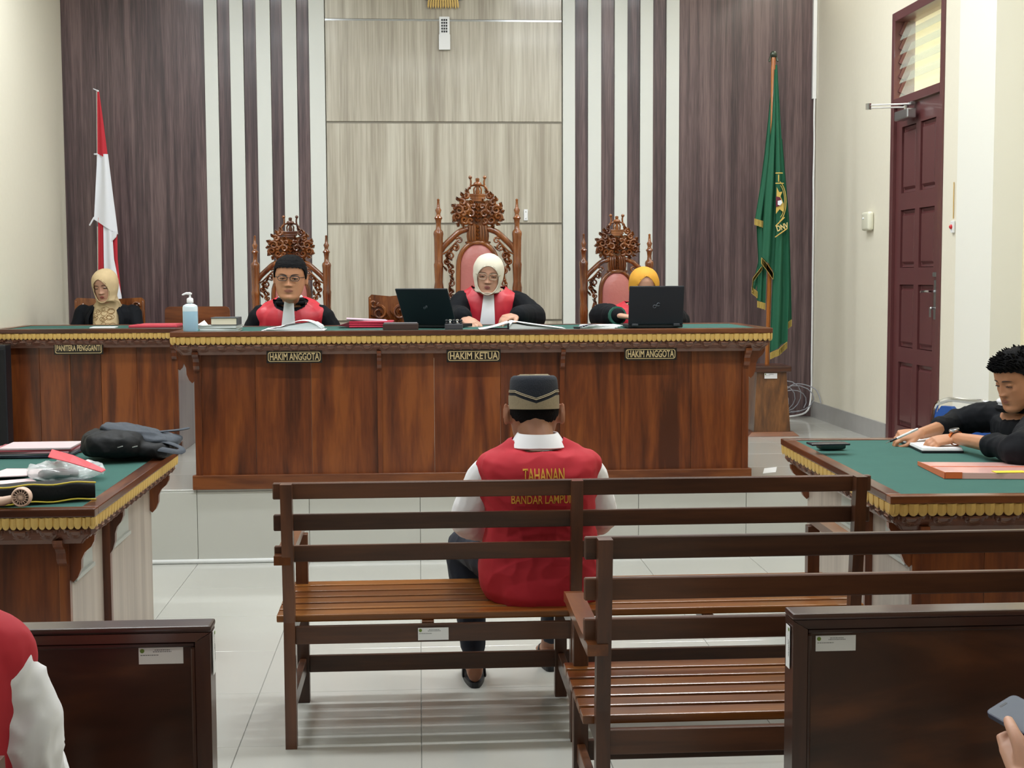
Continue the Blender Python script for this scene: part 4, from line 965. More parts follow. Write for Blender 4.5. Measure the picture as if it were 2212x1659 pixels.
yc = at(1955, 248, X=XR - 0.045).y; zc = at(1955, 248, X=XR - 0.045).z
b = new_bm(); box(b, XR - 0.075, XR - 0.014, yc - 0.12, yc + 0.12, zc - 0.03, zc + 0.03, 0.008); part('body', b, M['metal'], t)
el = Vector((XR - 0.33, at(1955, 235, X=XR - 0.3).y, zc + 0.05))
e1 = at(1876, 232, Y=yc - 0.05); piv = Vector((XR - 0.05, yc - 0.03, zc + 0.045)); mt = Vector((XR - 0.02, yc - 0.3, ZT + 0.0))
mt = at(1968, 224, X=XR - 0.02)
b = new_bm(); tube(b, [piv, e1 + Vector((0, 0, -0.004))], (0.005, 0.008), 6); part('lower_arm', b, M['white'], t)
b = new_bm(); tube(b, [mt, e1 + Vector((0, 0, 0.014))], (0.005, 0.008), 6); part('upper_arm', b, M['white'], t)
b = new_bm(); lathe(b, [(0.0, -0.015), (0.018, -0.015), (0.018, 0.024), (0.0, 0.024)], e1, 12); lathe(b, [(0.0, -0.02), (0.014, -0.02), (0.014, 0.012), (0.0, 0.012)], piv, 12); part('pivot', b, M['chrome'], t)
b = new_bm(); box(b, mt.x - 0.012, mt.x + 0.018, mt.y - 0.03, mt.y + 0.03, mt.z - 0.008, mt.z + 0.012, 0.002); part('shoe', b, M['metal'], t)
# white raceway and cables in the corner
b = new_bm(); 
xq = XR - 0.028
box(b, xq - 0.004, xq + 0.026, YB - 0.052, YB - 0.0185, at(1755, 215, Y=YB).z, CEIL - 0.002, 0.002, 1)
single('cable_duct', b, M['white'], 'white cable duct running up the right rear corner', 'cable duct', origin=(xq, YB - 0.03, 3.0))
pts = [at(1760, y_, Y=YB - 0.045) + Vector((random.uniform(-0.012, 0.006), 0, 0)) for y_ in range(210, 880, 45)]
pts = [Vector((min(p.x, XR - 0.012), p.y, p.z)) for p in pts] + [Vector((XR - 0.05, YB - 0.09, ZP + 0.06)), Vector((XR - 0.18, YB - 0.16, ZP + 0.02)), Vector((XR - 0.32, YB - 0.12, ZP + 0.015))]
b = new_bm(); tube(b, spline(pts, 4), 0.0075, 8)
single('wall_cable', b, M['white'], 'white cable hanging down the right rear corner to the floor', 'cable', smooth=True, origin=(XR - 0.03, YB - 0.05, 1.4))
b = new_bm(); rr = random.Random(5)
for k in range(5):
    c0 = Vector((XR - 0.30 + 0.03 * k, YB - 0.12 - 0.02 * k, ZP + 0.14 + 0.02 * (k % 3))); a0 = rr.uniform(0, 6); rx = 0.08 + 0.015 * k; rz_ = 0.09 + 0.015 * (k % 3)
    tube(b, [c0 + Vector((rx * math.cos(a0 + i * 0.45), 0.02 * math.sin(i), max(-0.125, rz_ * math.sin(a0 + i * 0.45)))) for i in range(14)], 0.004, 6)
tube(b, spline([(XR - 0.3, YB - 0.15, ZP + 0.15), (XR - 0.18, YB - 0.12, ZP + 0.27), (XR - 0.03, YB - 0.2, ZP + 0.24), (XR - 0.02, YB - 0.35, ZP + 0.14)], 5), 0.0045, 6)
single('cable_tangle', b, mat('grey_cable', '#8e9098', rough=0.5), 'tangle of grey cables on the floor beside the flag stand', 'cables', smooth=True, origin=(XR - 0.25, YB - 0.15, ZP + 0.1))
# power strips at the foot of the wall between the desks
for k, (px_, py_) in enumerate(((412, 900),)):
    c = at(412, 901, Y=YB - 0.06)
    t = thing('power_strip', 'white power strip at the foot of the back wall between the two desks', 'power strip', (c.x, YB - 0.06, ZP + 0.03))
    b = new_bm(); box(b, c.x - 0.1, c.x + 0.14, YB - 0.07, YB - 0.03, ZP + 0.001, ZP + 0.062, 0.006); part('body', b, M['white'], t)
    for i in range(3):
        b = new_bm(); lathe(b, [(0.0, 0.0), (0.021, 0.0), (0.021, 0.004), (0.017, 0.004), (0.016, -0.003), (0, -0.003)], (c.x - 0.06 + i * 0.07, YB - 0.071, ZP + 0.032), 14, 'Y'); part('socket', b, mat('socket_grey', '#bfc2c4', rough=0.4) if i == 0 else bpy.data.materials['socket_grey'], t, True)
# tall narrow black block by the left wall
t = thing('black_column', 'black column loudspeaker at the left end of the clerk desk', 'block', (XL + 0.05, 8.93, ZP))
b = new_bm(); box(b, XL + 0.004, at(15, 850, Y=8.87).x, 8.87, 8.99, ZP + 0.001, at(5, 745, Y=8.87).z, 0.008); part('cabinet', b, M['black'], t)
b = new_bm(); box(b, XL + 0.012, at(12, 850, Y=8.87).x, 8.862, 8.869, ZP + 0.05, at(5, 755, Y=8.87).z, 0.002, 1); part('grille', b, mat('black_front', '#0b0c0f', rough=0.9), t)  # thin darker sheet on the front of the black block
# blue padded folding chair behind the writing man
M['blue'] = mat('blue_vinyl', '#1c4f9c', rough=0.45, var=0.05)
t = thing('folding_chair', 'blue padded metal folding chair by the right wall behind the writing man', 'chair', (2.62, 6.75, 0), R(-58))
cc = at(2087, 905, Y=6.75); hw = 0.19
loc = Vector((cc.x, 6.75, 0)); t.location = loc; top = at(2088, 866, Y=6.9).z
b = new_bm(); z1, z0_ = top, top - 0.34
pr = [(-hw * 1.0, z0_), (hw * 1.0, z0_), (hw * 0.92, z1 - 0.07), (hw * 0.72, z1 - 0.02), (hw * 0.45, z1 - 0.02), (hw * 0.15, z1 - 0.075), (-hw * 0.12, z1 - 0.075), (-hw * 0.42, z1 - 0.02), (-hw * 0.72, z1 - 0.02), (-hw * 0.92, z1 - 0.07)]
prism(b, pr, -0.018, 0.016); part('backrest', b, M['blue'], t, world=False)
b = new_bm(); tube(b, spline([(-hw - 0.02, 0, 0.0), (-hw - 0.015, 0, 0.4), (-hw - 0.012, 0.01, z1 - 0.08), (-hw * 0.72, 0.01, z1 + 0.005), (0, 0.01, z1 + 0.012), (hw * 0.72, 0.01, z1 + 0.005), (hw + 0.012, 0.01, z1 - 0.08), (hw + 0.015, 0, 0.4), (hw + 0.02, 0, 0)], 5), 0.0125, 8); part('back_frame', b, M['chrome'], t, True, world=False)
b = new_bm(); box(b, -hw, hw, -0.40, 0.0, 0.42, 0.46, 0.015, 3); part('seat', b, M['blue'], t, True, world=False)
for s in (-1, 1):
    b = new_bm(); tube(b, [(s * (hw + 0.012), -0.38, 0), (s * (hw + 0.012), -0.1, 0.44)], 0.011, 8); part('front_leg', b, M['chrome'], t, True, world=False)
# ---------------------------------------------------------------- people
def skin_mat(name, col): return mat(name, col, rough=0.5, var=0.05, bscale=25, sub=0.08)
M['skin_tan'] = skin_mat('tan_skin', '#b5805f'); M['skin_fair'] = skin_mat('light_brown_skin', '#c1927a'); M['skin_dark'] = skin_mat('brown_skin', '#94654c')
M['hair'] = mat('black_hair', '#09090c', rough=0.75, spec=0.15, bump=0.4, bscale=160)
M['robe'] = mat('black_robe_cloth', '#0a0d13', rough=0.8, spec=0.2, var=0.15, bscale=10)
M['red_satin'] = mat('red_satin', '#c62b3b', rough=0.45, var=0.05, bscale=8)
M['red_vest'] = mat('red_vest_cloth', '#b01c2c', rough=0.8, var=0.06, bscale=8)
M['shirt'] = mat('white_shirt_cloth', '#e8e9ee', rough=0.75, var=0.03, bscale=8)
M['trouser'] = mat('navy_trouser_cloth', '#151b2c', rough=0.8)
M['lip'] = mat('lip_skin', '#a0605a', rough=0.45); M['brow'] = mat('eyebrow_hair', '#3a2823', rough=0.8)
M['eyewhite'] = mat('eye_white', '#cfc9c4', rough=0.3); M['iris'] = mat('dark_iris', '#1d120d', rough=0.2)
TT = [-.5, -.47, -.42, -.35, -.25, -.15, -.05, .05, .15, .25, .35, .43, .48, .5]
HW = [.09, .165, .225, .272, .308, .33, .342, .347, .35, .338, .295, .21, .12, .02]
HF = [.33, .37, .385, .378, .385, .385, .38, .385, .40, .395, .345, .26, .16, .04]
HB = [-.22, -.18, -.10, .06, .20, .30, .36, .40, .425, .425, .385, .30, .20, .05]
def interp(xs, ys, x):
    if x <= xs[0]: return ys[0]
    for i in range(len(xs) - 1):
        if x <= xs[i + 1]:
            t = (x - xs[i]) / (xs[i + 1] - xs[i]); return ys[i] + (ys[i + 1] - ys[i]) * t
    return ys[-1]
def pw(v, e): return math.copysign(abs(v) ** e, v)
def head_ring(a, t, inf=0.0, e1=0.86, e2=0.92):
    w, f, bk = interp(TT, HW, t), interp(TT, HF, t), interp(TT, HB, t)
    y0, hd = (bk - f) / 2, (bk + f) / 2
    return Vector(((w + inf) * pw(math.sin(a), e1), y0 - (hd + inf) * pw(math.cos(a), e2), t))
def G(x, z, cx, cz, sx, sz): return math.exp(-((x - cx) / sx) ** 2 - ((z - cz) / sz) ** 2)
def face_disp(x, z, fem=0.0):
    d = 0.0
    if z > -0.14: A = max(0, 0.014 + 0.082 * (0.09 - z) / 0.23) if z < 0.09 else 0.018 * math.exp(-((z - 0.09) / 0.03) ** 2); sx = 0.030 + 0.018 * max(0, min(1, (0.09 - z) / 0.23))
    else: A = 0.096 * math.exp(-((z + 0.14) / 0.026) ** 2); sx = 0.05
    d += A * math.exp(-(x / sx) ** 2)
    ax = abs(x)
    d += 0.045 * G(ax, z, 0.06, -0.142, 0.03, 0.028)
    d -= 0.042 * G(ax, z, 0.135, 0.03, 0.07, 0.05)
    d += (0.018 - 0.008 * fem) * G(ax, z, 0.12, 0.105, 0.09, 0.03)
    d += 0.016 * G(ax, z, 0.19, -0.07, 0.07, 0.06)
    d += 0.026 * G(x, z, 0, -0.238, 0.085, 0.020) + 0.028 * G(x, z, 0, -0.288, 0.07, 0.022) - 0.022 * G(x, z, 0, -0.262, 0.10, 0.009)
    d += 0.022 * G(x, z, 0, -0.415, 0.07, 0.05) - 0.012 * G(x, z, 0, -0.34, 0.08, 0.022)
    return d
def add_head(b, mtx, H, fem=0.0, lid=0.3, ears=True):
    n, rows = 56, 64; vr = []
    for j in range(rows + 1):
        t = -0.5 + j / rows; r_ = []
        for i in range(n):
            a = 2 * PI * i / n; p = head_ring(a, t); c = math.cos(a)
            if c > 0.1: p.y -= face_disp(p.x, p.z, fem) * min(1, (c - 0.1) / 0.35)
            r_.append(mtx @ (p * H))
        vr.append(r_)
    loft(b, vr)
    rot = mtx.to_3x3()
    for s in (-1, 1):
        if ears:
            e = Vector((s * 0.362, 0.03, -0.02)); pts = []
            for k in range(9):
                a = R(100 - k * 28) ; pts.append(mtx @ ((e + Vector((s * 0.035 * (0.6 + 0.4 * math.cos(a - 0.6)), 0.062 * math.cos(a) + 0.02, 0.12 * math.sin(a)))) * H))
            tube(b, spline(pts, 2), 0.021 * H, 6)
            sphere(b, mtx @ (e * H), 0.1 * H, 10, 8, (0.28, 0.55, 1.05), rot)
        # eyelids
        c = Vector((s * 0.135, -0.318, 0.03)); 
        for z0, z1 in ((lid_lo(lid), 0.058), (-0.056, -0.024 if lid < 0.9 else -0.02)):
            rings = []
            for k in range(6):
                zz = z0 + (z1 - z0) * k / 5; rr = math.sqrt(max(1e-5, 0.0585 ** 2 - zz * zz))
                rings.append([mtx @ ((c + Vector((rr * 1.25 * math.cos(2 * PI * i / 14), rr * math.sin(2 * PI * i / 14), zz * 0.85))) * H) for i in range(14)])
            loft(b, rings)
def lid_lo(lid): return 0.012 - 0.034 * lid
def voxelize(b, voxel, smooth=2, wrinkle=0.0, wscale=9.0, seed=0, wdir=(1, 1, 0.45)):
    bmesh.ops.recalc_face_normals(b, faces=b.faces[:])
    me = bpy.data.meshes.new('tmp'); b.to_mesh(me); b.free()
    o = bpy.data.objects.new('tmp', me); COL.objects.link(o)
    md = o.modifiers.new('r', 'REMESH'); md.mode = 'VOXEL'; md.voxel_size = voxel; md.adaptivity = 0.0
    dg = bpy.context.evaluated_depsgraph_get(); ev = o.evaluated_get(dg); m2 = ev.to_mesh(); nb = bmesh.new(); nb.from_mesh(m2); ev.to_mesh_clear()
    bpy.data.objects.remove(o); bpy.data.meshes.remove(me)
    for _ in range(smooth): bmesh.ops.smooth_vert(nb, verts=nb.verts[:], factor=0.5, use_axis_x=True, use_axis_y=True, use_axis_z=True)
    if wrinkle:
        nb.normal_update(); off = Vector((seed * 3.7, seed * 1.3, seed * 2.1))
        for v in nb.verts:
            p = Vector((v.co.x * wdir[0], v.co.y * wdir[1], v.co.z * wdir[2])) * wscale + off
            q = noise.noise(p); r2 = 1 - abs(noise.noise(p * 1.7 + Vector((5, 2, 1)))) * 2
            v.co += v.normal * wrinkle * (q * 0.9 + r2 * 0.6 - 0.3)
    return nb

class Body:
    """world-space skeleton of a seated figure"""
    def __init__(s, pelvis, neck, fwd, sh=0.165, shz=-0.05):
        s.P0, s.P1 = Vector(pelvis), Vector(neck); s.F = Vector(fwd).normalized(); s.S = s.F.cross(Vector((0, 0, 1))).normalized()   # S points to the person's right
        s.up = (s.P1 - s.P0).normalized(); s.sh = sh
        s.shR = s.P1 + s.S * sh + s.up * shz; s.shL = s.P1 - s.S * sh + s.up * shz
    def torso(s, b, inf=0.0, k=1.0, t0=0.0, t1=1.0, belly=0.0, prof=None, seg=28):
        prof = prof or [(-0.12, .145, .10), (0.0, .165, .125), (.15, .17, .13), (.35, .152, .118), (.6, .165, .12), (.8, .182, .115), (.9, .172, .098), (.955, .135, .082), (.99, .09, .068), (1.03, .066, .06)]
        fwd = s.up.cross(s.S).normalized()
        if fwd.dot(s.F) < 0: fwd = -fwd
        rings = []
        for t, rx, ry in prof:
            if t < t0 - 1e-6 or t > t1 + 1e-6: continue
            c = s.P0.lerp(s.P1, t) + fwd * (belly * math.sin(PI * max(0, min(1, t / 0.8))) * 0.5 - 0.012)
            rings.append([c + s.S * ((rx * k + inf) * pw(math.cos(2 * PI * i / seg), .85)) + fwd * ((ry * k + inf + belly * 0.3) * pw(math.sin(2 * PI * i / seg), .85)) for i in range(seg)])
        loft(b, rings)
def hand(b, W, D, N, T, curl=(15, 25, 15), spread=5, s=1.0, thumb_curl=15, fingers_down=0.0, one=None):
    """palm, four unequal fingers and a thumb; D points to the fingertips, N out of the back of the hand, T to the thumb side"""
    W, D, N = Vector(W), Vector(D).normalized(), Vector(N); N = (N - D * N.dot(D)).normalized(); T = Vector(T); L = N.cross(D); L = L if L.dot(T) > 0 else -L
    pl_ = 0.092 * s
    rings = []
    for t, w, h in ((-0.15, .024, .019), (0.1, .028, .017), (0.4, .037, .0155), (0.75, .040, .0135), (1.0, .038, .011), (1.06, .03, .008)):
        c = W + D * (pl_ * t); rings.append([c + L * (w * s * pw(math.cos(2 * PI * i / 14), .8)) + N * (h * s * pw(math.sin(2 * PI * i / 14), .8)) for i in range(14)])
    loft(b, rings)
    for k, (off, ln, r) in enumerate(((.029, .072, .0088), (.0097, .080, .009), (-.0097, .074, .0086), (-.0275, .058, .0076))):
        base = W + D * (pl_ * (0.9 if k != 3 else 0.84)) + L * (off * s); ang = 0.0; sp = R(spread) * (1.5 - k) * 0.5; dirn = (D * math.cos(sp) + L * math.sin(sp)).normalized(); pts = [base - dirn * 0.012 * s, base]
        for j, fr in enumerate((0.46, 0.30, 0.24)):
            ang += R(curl[j] * (1 + 0.12 * (k - 1))); d = dirn * math.cos(ang) - N * math.sin(ang); pts.append(pts[-1] + d * (ln * s * fr))
        tube(b, pts, [r * s * q for q in (1.0, 1.05, 1.0, 0.92, 0.8)], 8)
    ta = R(42); td = (D * math.cos(ta) + L * math.sin(ta) - N * 0.25).normalized()
    p0 = W + D * (0.018 * s) + L * (0.018 * s); p1 = p0 + td * (0.042 * s); d2 = (D * math.cos(ta - R(thumb_curl)) + L * math.sin(ta - R(thumb_curl)) - N * 0.35).normalized(); p2 = p1 + d2 * (0.032 * s); d3 = (D * math.cos(ta - R(2 * thumb_curl)) + L * math.sin(ta - R(2 * thumb_curl)) - N * 0.4).normalized(); p3 = p2 + d3 * (0.026 * s)
    tube(b, [p0, p1, p2, p3], [.0135 * s, .0115 * s, .0105 * s, .0085 * s], 8)
def arm_skin(b, sh, el, wr, k=1.0):
    sh = sh + (el - sh) * 0.16 - Vector((0, 0, 0.012))
    tube(b, spline([sh, sh.lerp(el, .5), el, el.lerp(wr, .5), wr], 3), [x * k for x in (.046, .046, .045, .043, .041, .040, .038, .037, .036, .034, .031, .028, .0255)], 10)
def head_mtx(c, F, pitch=0.0, roll=0.0, yaw=0.0):
    """head frame: local -Y is the face; pitch looks down, yaw turns to the person's left (+)"""
    F = Vector(F).normalized(); a = math.atan2(F.y, F.x) + PI / 2
    return Matrix.Translation(Vector(c)) @ Matrix.Rotation(a + yaw, 4, 'Z') @ Matrix.Rotation(roll, 4, 'Y') @ Matrix.Rotation(pitch, 4, 'X')

def face_parts(root, body, mtx, H, lid=0.3, brow=True, brow_ang=0.0, lips=True, lipw=0.085, mouth_open=0.0, lipcol=None, browcol=None, thick=0.011):
    me = body.data; T = BVHTree.FromPolygons([v.co.copy() for v in me.vertices], [tuple(p.vertices) for p in me.polygons])
    binv = wm(body).inverted(); bw = wm(body)
    def hit(x, z, off=0.0012):
        o_ = binv @ (mtx @ (Vector((x, -0.8, z)) * H)); d = (binv.to_3x3() @ (mtx.to_3x3() @ Vector((0, 1, 0)))).normalized()
        h = T.ray_cast(o_, d)
        p = h[0] if h[0] is not None else o_ + d * 0.4 * H
        return bw @ (p - d * off)
    for s in (-1, 1):
        c = Vector((s * 0.135, -0.318, 0.03)); rot = mtx.to_3x3()
        b = new_bm(); sphere(b, mtx @ (c * H), 0.054 * H, 14, 10, (1.2, 1, 0.8), rot); e = part('eye', b, M['eyewhite'], root, True)
        b = new_bm(); q = c + Vector((0, -0.036, -0.004 - 0.014 * lid)); sphere(b, mtx @ (q * H), 0.0245 * H, 10, 8, (1, 0.9, 1), rot); part('iris', b, M['iris'], e, True)
        zl = 0.03 + lid_lo(lid) * 0.85 - 0.002
        b = new_bm(); pts = [mtx @ (Vector((s * 0.135 + 0.072 * u, -0.318 - 0.060 * math.sqrt(max(0.02, 1 - (u * 0.93) ** 2)), zl - 0.010 * abs(u) ** 2)) * H) for u in (-1, -.6, -.2, .2, .6, 1)]
        tube(b, pts, (0.0075 * H), 6); part('eyelashes', b, M['brow'], root, True)
        if brow:
            b = new_bm(); pts = [hit(s * (0.055 + 0.165 * u), 0.098 + 0.022 * math.sin(PI * min(1, u * 0.75 + 0.1)) - 0.014 * u + brow_ang * (u - 0.5), 0.0005) for u in [i / 7 for i in range(8)]]
            tube(b, pts, [x * H for x in (.5 * thick, thick, thick, thick, .9 * thick, .75 * thick, .5 * thick, .2 * thick)], 6); part('eyebrow', b, browcol or M['brow'], root, True)
    if lips:
        n, m = 12, 7; b = new_bm(); g = []
        for j in range(m):
            r_ = []
            for i in range(n + 1):
                u = -1 + 2 * i / n; top = -0.217 - 0.042 * abs(u) ** 1.6 - 0.006 * math.exp(-(u / 0.18) ** 2); bot = -0.311 - mouth_open * 0.03 + 0.048 * abs(u) ** 1.8
                z = top + (bot - top) * j / (m - 1); r_.append(b.verts.new(hit(u * lipw, z, 0.0018)))
            g.append(r_)
        for A, B in zip(g[:-1], g[1:]):
            for i in range(n): b.faces.new((A[i], A[i + 1], B[i + 1], B[i]))
        lp_ = part('lips', b, lipcol or M['lip'], root, True)
        b = new_bm(); pts = [hit(lipw * 0.97 * u, -0.262 - 0.006 * (1 - u * u) - 0.008 * abs(u), 0.0022) for u in (-1, -.6, -.25, 0, .25, .6, 1)]
        tube(b, pts, [x * H for x in (.002, .004, .0045 + mouth_open * .010, .0045 + mouth_open * .014, .0045 + mouth_open * .010, .004, .002)], 6); part('mouth_line', b, mat('mouth_shadow', '#6a3a33', rough=0.6) if 'mouth_shadow' not in bpy.data.materials else bpy.data.materials['mouth_shadow'], root, True)
    return hit

def hair_cap(root, mtx, H, front=0.30, temple=0.20, ear=-0.02, nape=-0.26, inf=0.035, spiky=0.0, seed=1):
    n, rows = 72, 26; b = new_bm(); rnd = random.Random(seed); vr = []
    ang = [0, 30, 55, 72, 84, 100, 125, 180]; bt = [front, front, front - .03, temple - 0.06, ear, ear + .02, -0.12, nape]
    for j in range(-2, rows + 1):
        r_ = []
        for i in range(n):
            a = 2 * PI * i / n; da = abs(math.degrees(a if a <= PI else 2 * PI - a)); tb = interp(ang, bt, da) + 0.012 * math.sin(i * 2.1) ; s_ = max(0, j) / rows
            t = tb + (0.4995 - tb) * (1 - (1 - s_) ** 1.25); io = -0.03 if j == -2 else (inf * 0.35 if j == -1 else inf * (0.75 + 0.25 * s_))
            if j > 1: io += 0.010 * noise.noise(Vector((a * 4, s_ * 9, seed))) + spiky * max(0, s_ - 0.2) * (0.5 + 0.5 * noise.noise(Vector((a * 9, s_ * 14, seed))))
            p = head_ring(a, min(0.4995, t), io); p.z += max(0, io) * max(0, (s_ - 0.35)) * 1.4; r_.append(mtx @ (p * H))
        vr.append(r_)
    loft(b, vr); return part('hair', b, M['hair'], root, True, 80)

def thicken(b, th):
    b.normal_update(); vs_ = list(b.verts); fs = list(b.faces); bd = [e for e in b.edges if len(e.link_faces) == 1]
    mp = {v: b.verts.new(v.co - v.normal * th) for v in vs_}
    for f in fs: b.faces.new([mp[v] for v in reversed(f.verts)])
    for e in bd:
        v0, v1 = e.verts
        try: b.faces.new((v0, v1, mp[v1], mp[v0]))
        except ValueError: pass
def hijab(root, b_, mtx, H, m, inf=0.055, open_=(0.232, 0.36, -0.06), drape=None, peak=0.0, seed=0, pin=0.0):
    """head scarf: shell over the head with a face opening, running on into a drape that covers neck and chest"""
    n, rows = 72, 40; b = new_bm(); grid = []; ow, oh, oz = open_
    # rows on the head (t 0.5 .. -0.42), then rows of the drape given in room space
    for j in range(rows + 1):
        t = 0.4995 - (0.92) * (j / rows) ** 0.9; r_ = []
        for i in range(n):
            a = 2 * PI * i / n; io = inf + 0.012 * noise.noise(Vector((a * 2.2, t * 6, seed)))
            p = head_ring(a, t, io, 0.95, 1.0)
            if t > 0.05: q0 = head_ring(a, 0.05, io, 0.95, 1.0); k2 = math.sqrt(max(0, 1 - ((t - 0.05) / 0.452) ** 2)); p.x = p.x * 0.4 + q0.x * k2 * 0.6; p.y = p.y * 0.5 + q0.y * k2 * 0.5
            if t < -0.1:
                k = (-0.1 - t) / 0.4; q = head_ring(a, -0.1, io, 0.95, 1.0); p.x = p.x * (1 - k) + q.x * k * 0.82; p.y = p.y * (1 - k) + (q.y * 0.9) * k
                if math.cos(a) > 0: p.y = min(p.y, head_ring(a, t, io).y + 0.02)
            p.z += io * 0.6 * max(0, t / 0.5); r_.append(p)
        grid.append(r_)
    W = [[b.verts.new(mtx @ (p * H)) for p in r_] for r_ in grid]
    def inside(p): return p.y < 0.02 and ((p.x / ow) ** 2 + ((p.z - oz) / (oh * (1 + peak * (p.z > oz) * (1 - abs(p.x) / ow)))) ** 2) < 1.0
    for j in range(rows):
        for i in range(n):
            k = (i + 1) % n; c = (grid[j][i] + grid[j][k] + grid[j + 1][k] + grid[j + 1][i]) / 4
            if not inside(c): b.faces.new((W[j][i], W[j][k], W[j + 1][k], W[j + 1][i]))
    last = W[-1]
    for ring in (drape or []):
        cur = [b.verts.new(ring(2 * PI * i / n)) for i in range(n)]
        for i in range(n): b.faces.new((last[i], last[(i + 1) % n], cur[(i + 1) % n], cur[i]))
        last = cur
    top = b.verts.new(mtx @ (Vector((0, 0.03, 0.5 + inf * 1.1)) * H))
    for i in range(n): b.faces.new((W[0][(i + 1) % n], W[0][i], top))
    loose = [v for v in b.verts if not v.link_faces]; bmesh.ops.delete(b, geom=loose, context='VERTS')
    bmesh.ops.recalc_face_normals(b, faces=b.faces[:])
    for _ in range(2): bmesh.ops.smooth_vert(b, verts=b.verts[:], factor=0.4, use_axis_x=True, use_axis_y=True, use_axis_z=True)
    thicken(b, 0.004)
    o = part('headscarf', b, m, root, True, 70)
    b = new_bm(); pts = []
    for k in range(41):
        a = 2 * PI * k / 40; x = ow * math.sin(a); z = oz + oh * math.cos(a) * (1 + peak * (math.cos(a) > 0) * (1 - abs(math.sin(a))))
        t = max(-0.45, min(0.47, z)); w_ = interp(TT, HW, t) + inf; f_ = interp(TT, HF, t); bk = interp(TT, HB, t)
        s_ = min(0.98, abs(x) / max(0.05, w_)) ** (1 / 0.86); c_ = math.sqrt(1 - s_ * s_); y = (bk - f_) / 2 - ((bk + f_) / 2 + inf) * c_ ** 0.92
        pts.append(mtx @ (Vector((x, y + 0.006, z)) * H))
    tube(b, pts, 0.0115 * H, 6, round_ends=False); part('scarf_edge', b, m, root, True)
    return o
def ell(c, rx, ry, S, F, fold=0.0, nf=9, ph=0.0):
    """horizontal ring round c; angle 0 is the front"""
    c = Vector(c)
    return lambda a: c + F * ((ry + fold * math.sin(nf * a + ph)) * math.cos(a)) + S * (-(rx + fold * math.sin(nf * a + ph)) * math.sin(a))

def glasses(root, mtx, H, half=False, m=None):
    b = new_bm(); y = -0.43; hw_, hh = 0.105, 0.055 if half else 0.075
    for s in (-1, 1):
        cx = s * 0.138; pts = []
        for k in range(17):
            a = 2 * PI * k / 16
            pts.append(mtx @ (Vector((cx + hw_ * pw(math.cos(a), .6), y + 0.03 * abs(cx + hw_ * math.cos(a)), 0.025 + hh * pw(math.sin(a), .7))) * H))
        tube(b, pts, [0.0105 * H if (half and 1 <= k <= 7) else 0.008 * H for k in range(17)], 6, round_ends=False)
        tube(b, [mtx @ (Vector(q) * H) for q in ((s * 0.245, y + 0.01, 0.045), (s * 0.315, -0.28, 0.045), (s * 0.345, 0.0, 0.04))], 0.007 * H, 6)
    tube(b, [mtx @ (Vector(q) * H) for q in ((-0.035, y - 0.01, 0.035), (0, y - 0.025, 0.045), (0.035, y - 0.01, 0.035))], 0.006 * H, 6)
    g = part('glasses', b, m or M['black'], root, True)
    for s in (-1, 1):
        b = new_bm(); cx = s * 0.138
        loft(b, [[mtx @ (Vector((cx + hw_ * .97 * pw(math.cos(2 * PI * i / 16), .6), yy + 0.03 * abs(cx + hw_ * math.cos(2 * PI * i / 16)), 0.025 + hh * .97 * pw(math.sin(2 * PI * i / 16), .7))) * H) for i in range(16)] for yy in (y, y + 0.006)])
        part('lens', b, M['lens'], g, True)
M['lens'] = glass('clear_lens', (1, 1, 1, 1), 0.0)
ld_ = M['lens'].node_tree.nodes['Principled BSDF']; ld_.inputs['IOR'].default_value = 1.02
def person(label, loc): return thing('person', label, 'person', loc)

def judge(label, head_px, chin_px, Yh, neck, pelvis, H, skin, armsR, armsL, fwd=(0, -1, 0), yaw=0, pitch=0, roll=0, lid=0.3, fem=1.0, ears=False, robe_fn=None, vox=0.0042, sh=0.165, headc=None, sleeve=(.062, .062, .060, .058, .060, .066, .070), seed=1, hs=0.95, vest=True, handsR=None, handsL=None):
    F = Vector(fwd); B = Body(pelvis, neck, F, sh)
    hc = Vector(headc); mtx = head_mtx(hc, F, pitch, roll, yaw); root = person(label, (B.P0.x, B.P0.y, B.P0.z - 0.1))
    b = new_bm(); add_head(b, mtx, H, fem, lid, ears); B.torso(b)
    ch = mtx @ Vector((0, 0.10 * H, -0.25 * H)); tube(b, [B.P1 - B.up * 0.05, B.P1 + B.up * 0.02, B.P1.lerp(ch, 0.6), ch], [.062, .056, .052, .05], 14)
    for sh_, arm, hd in ((B.shR, armsR, handsR), (B.shL, armsL, handsL)):
        if arm: arm_skin(b, sh_, Vector(arm[0]), Vector(arm[1])); hand(b, arm[1], *hd) if hd else None
    for s in (-1, 1):                                                  # thighs and shins below the desk
        hip = B.P0 + B.S * (s * 0.09) - Vector((0, 0, 0.01)); kn = hip + F * 0.40 + Vector((0, 0, -0.0)); an = Vector((kn.x, kn.y, ZP + 0.09)) - F * 0.02
        tube(b, [hip, hip.lerp(kn, .5), kn, kn.lerp(an, .4), an], [.08, .07, .055, .052, .036], 10); tube(b, [an - Vector((0, 0, .045)), an - Vector((0, 0, .05)) + F * 0.15], [.036, .03], 8)
    nb = voxelize(b, vox, 2); body = part('body', nb, skin, root, True, 80)
    return root, body, mtx, B
def sleeves(b, B, arms, radii, cuff=0.93, k=1.0):
    for sh_, arm in ((B.shR, arms[0]), (B.shL, arms[1])):
        if not arm: continue
        e, w = Vector(arm[0]), Vector(arm[1]); w2 = e.lerp(w, cuff)
        s0 = sh_ - B.up * 0.012
        tube(b, spline([s0, s0.lerp(e, .5), e, e.lerp(w2, .5), w2], 4), radii, 14)
def neckhole(f, B):
    c = f.calc_center_median() - B.P1; h = c.dot(B.up); return h > -0.03 and (c - B.up * h).length < 0.088
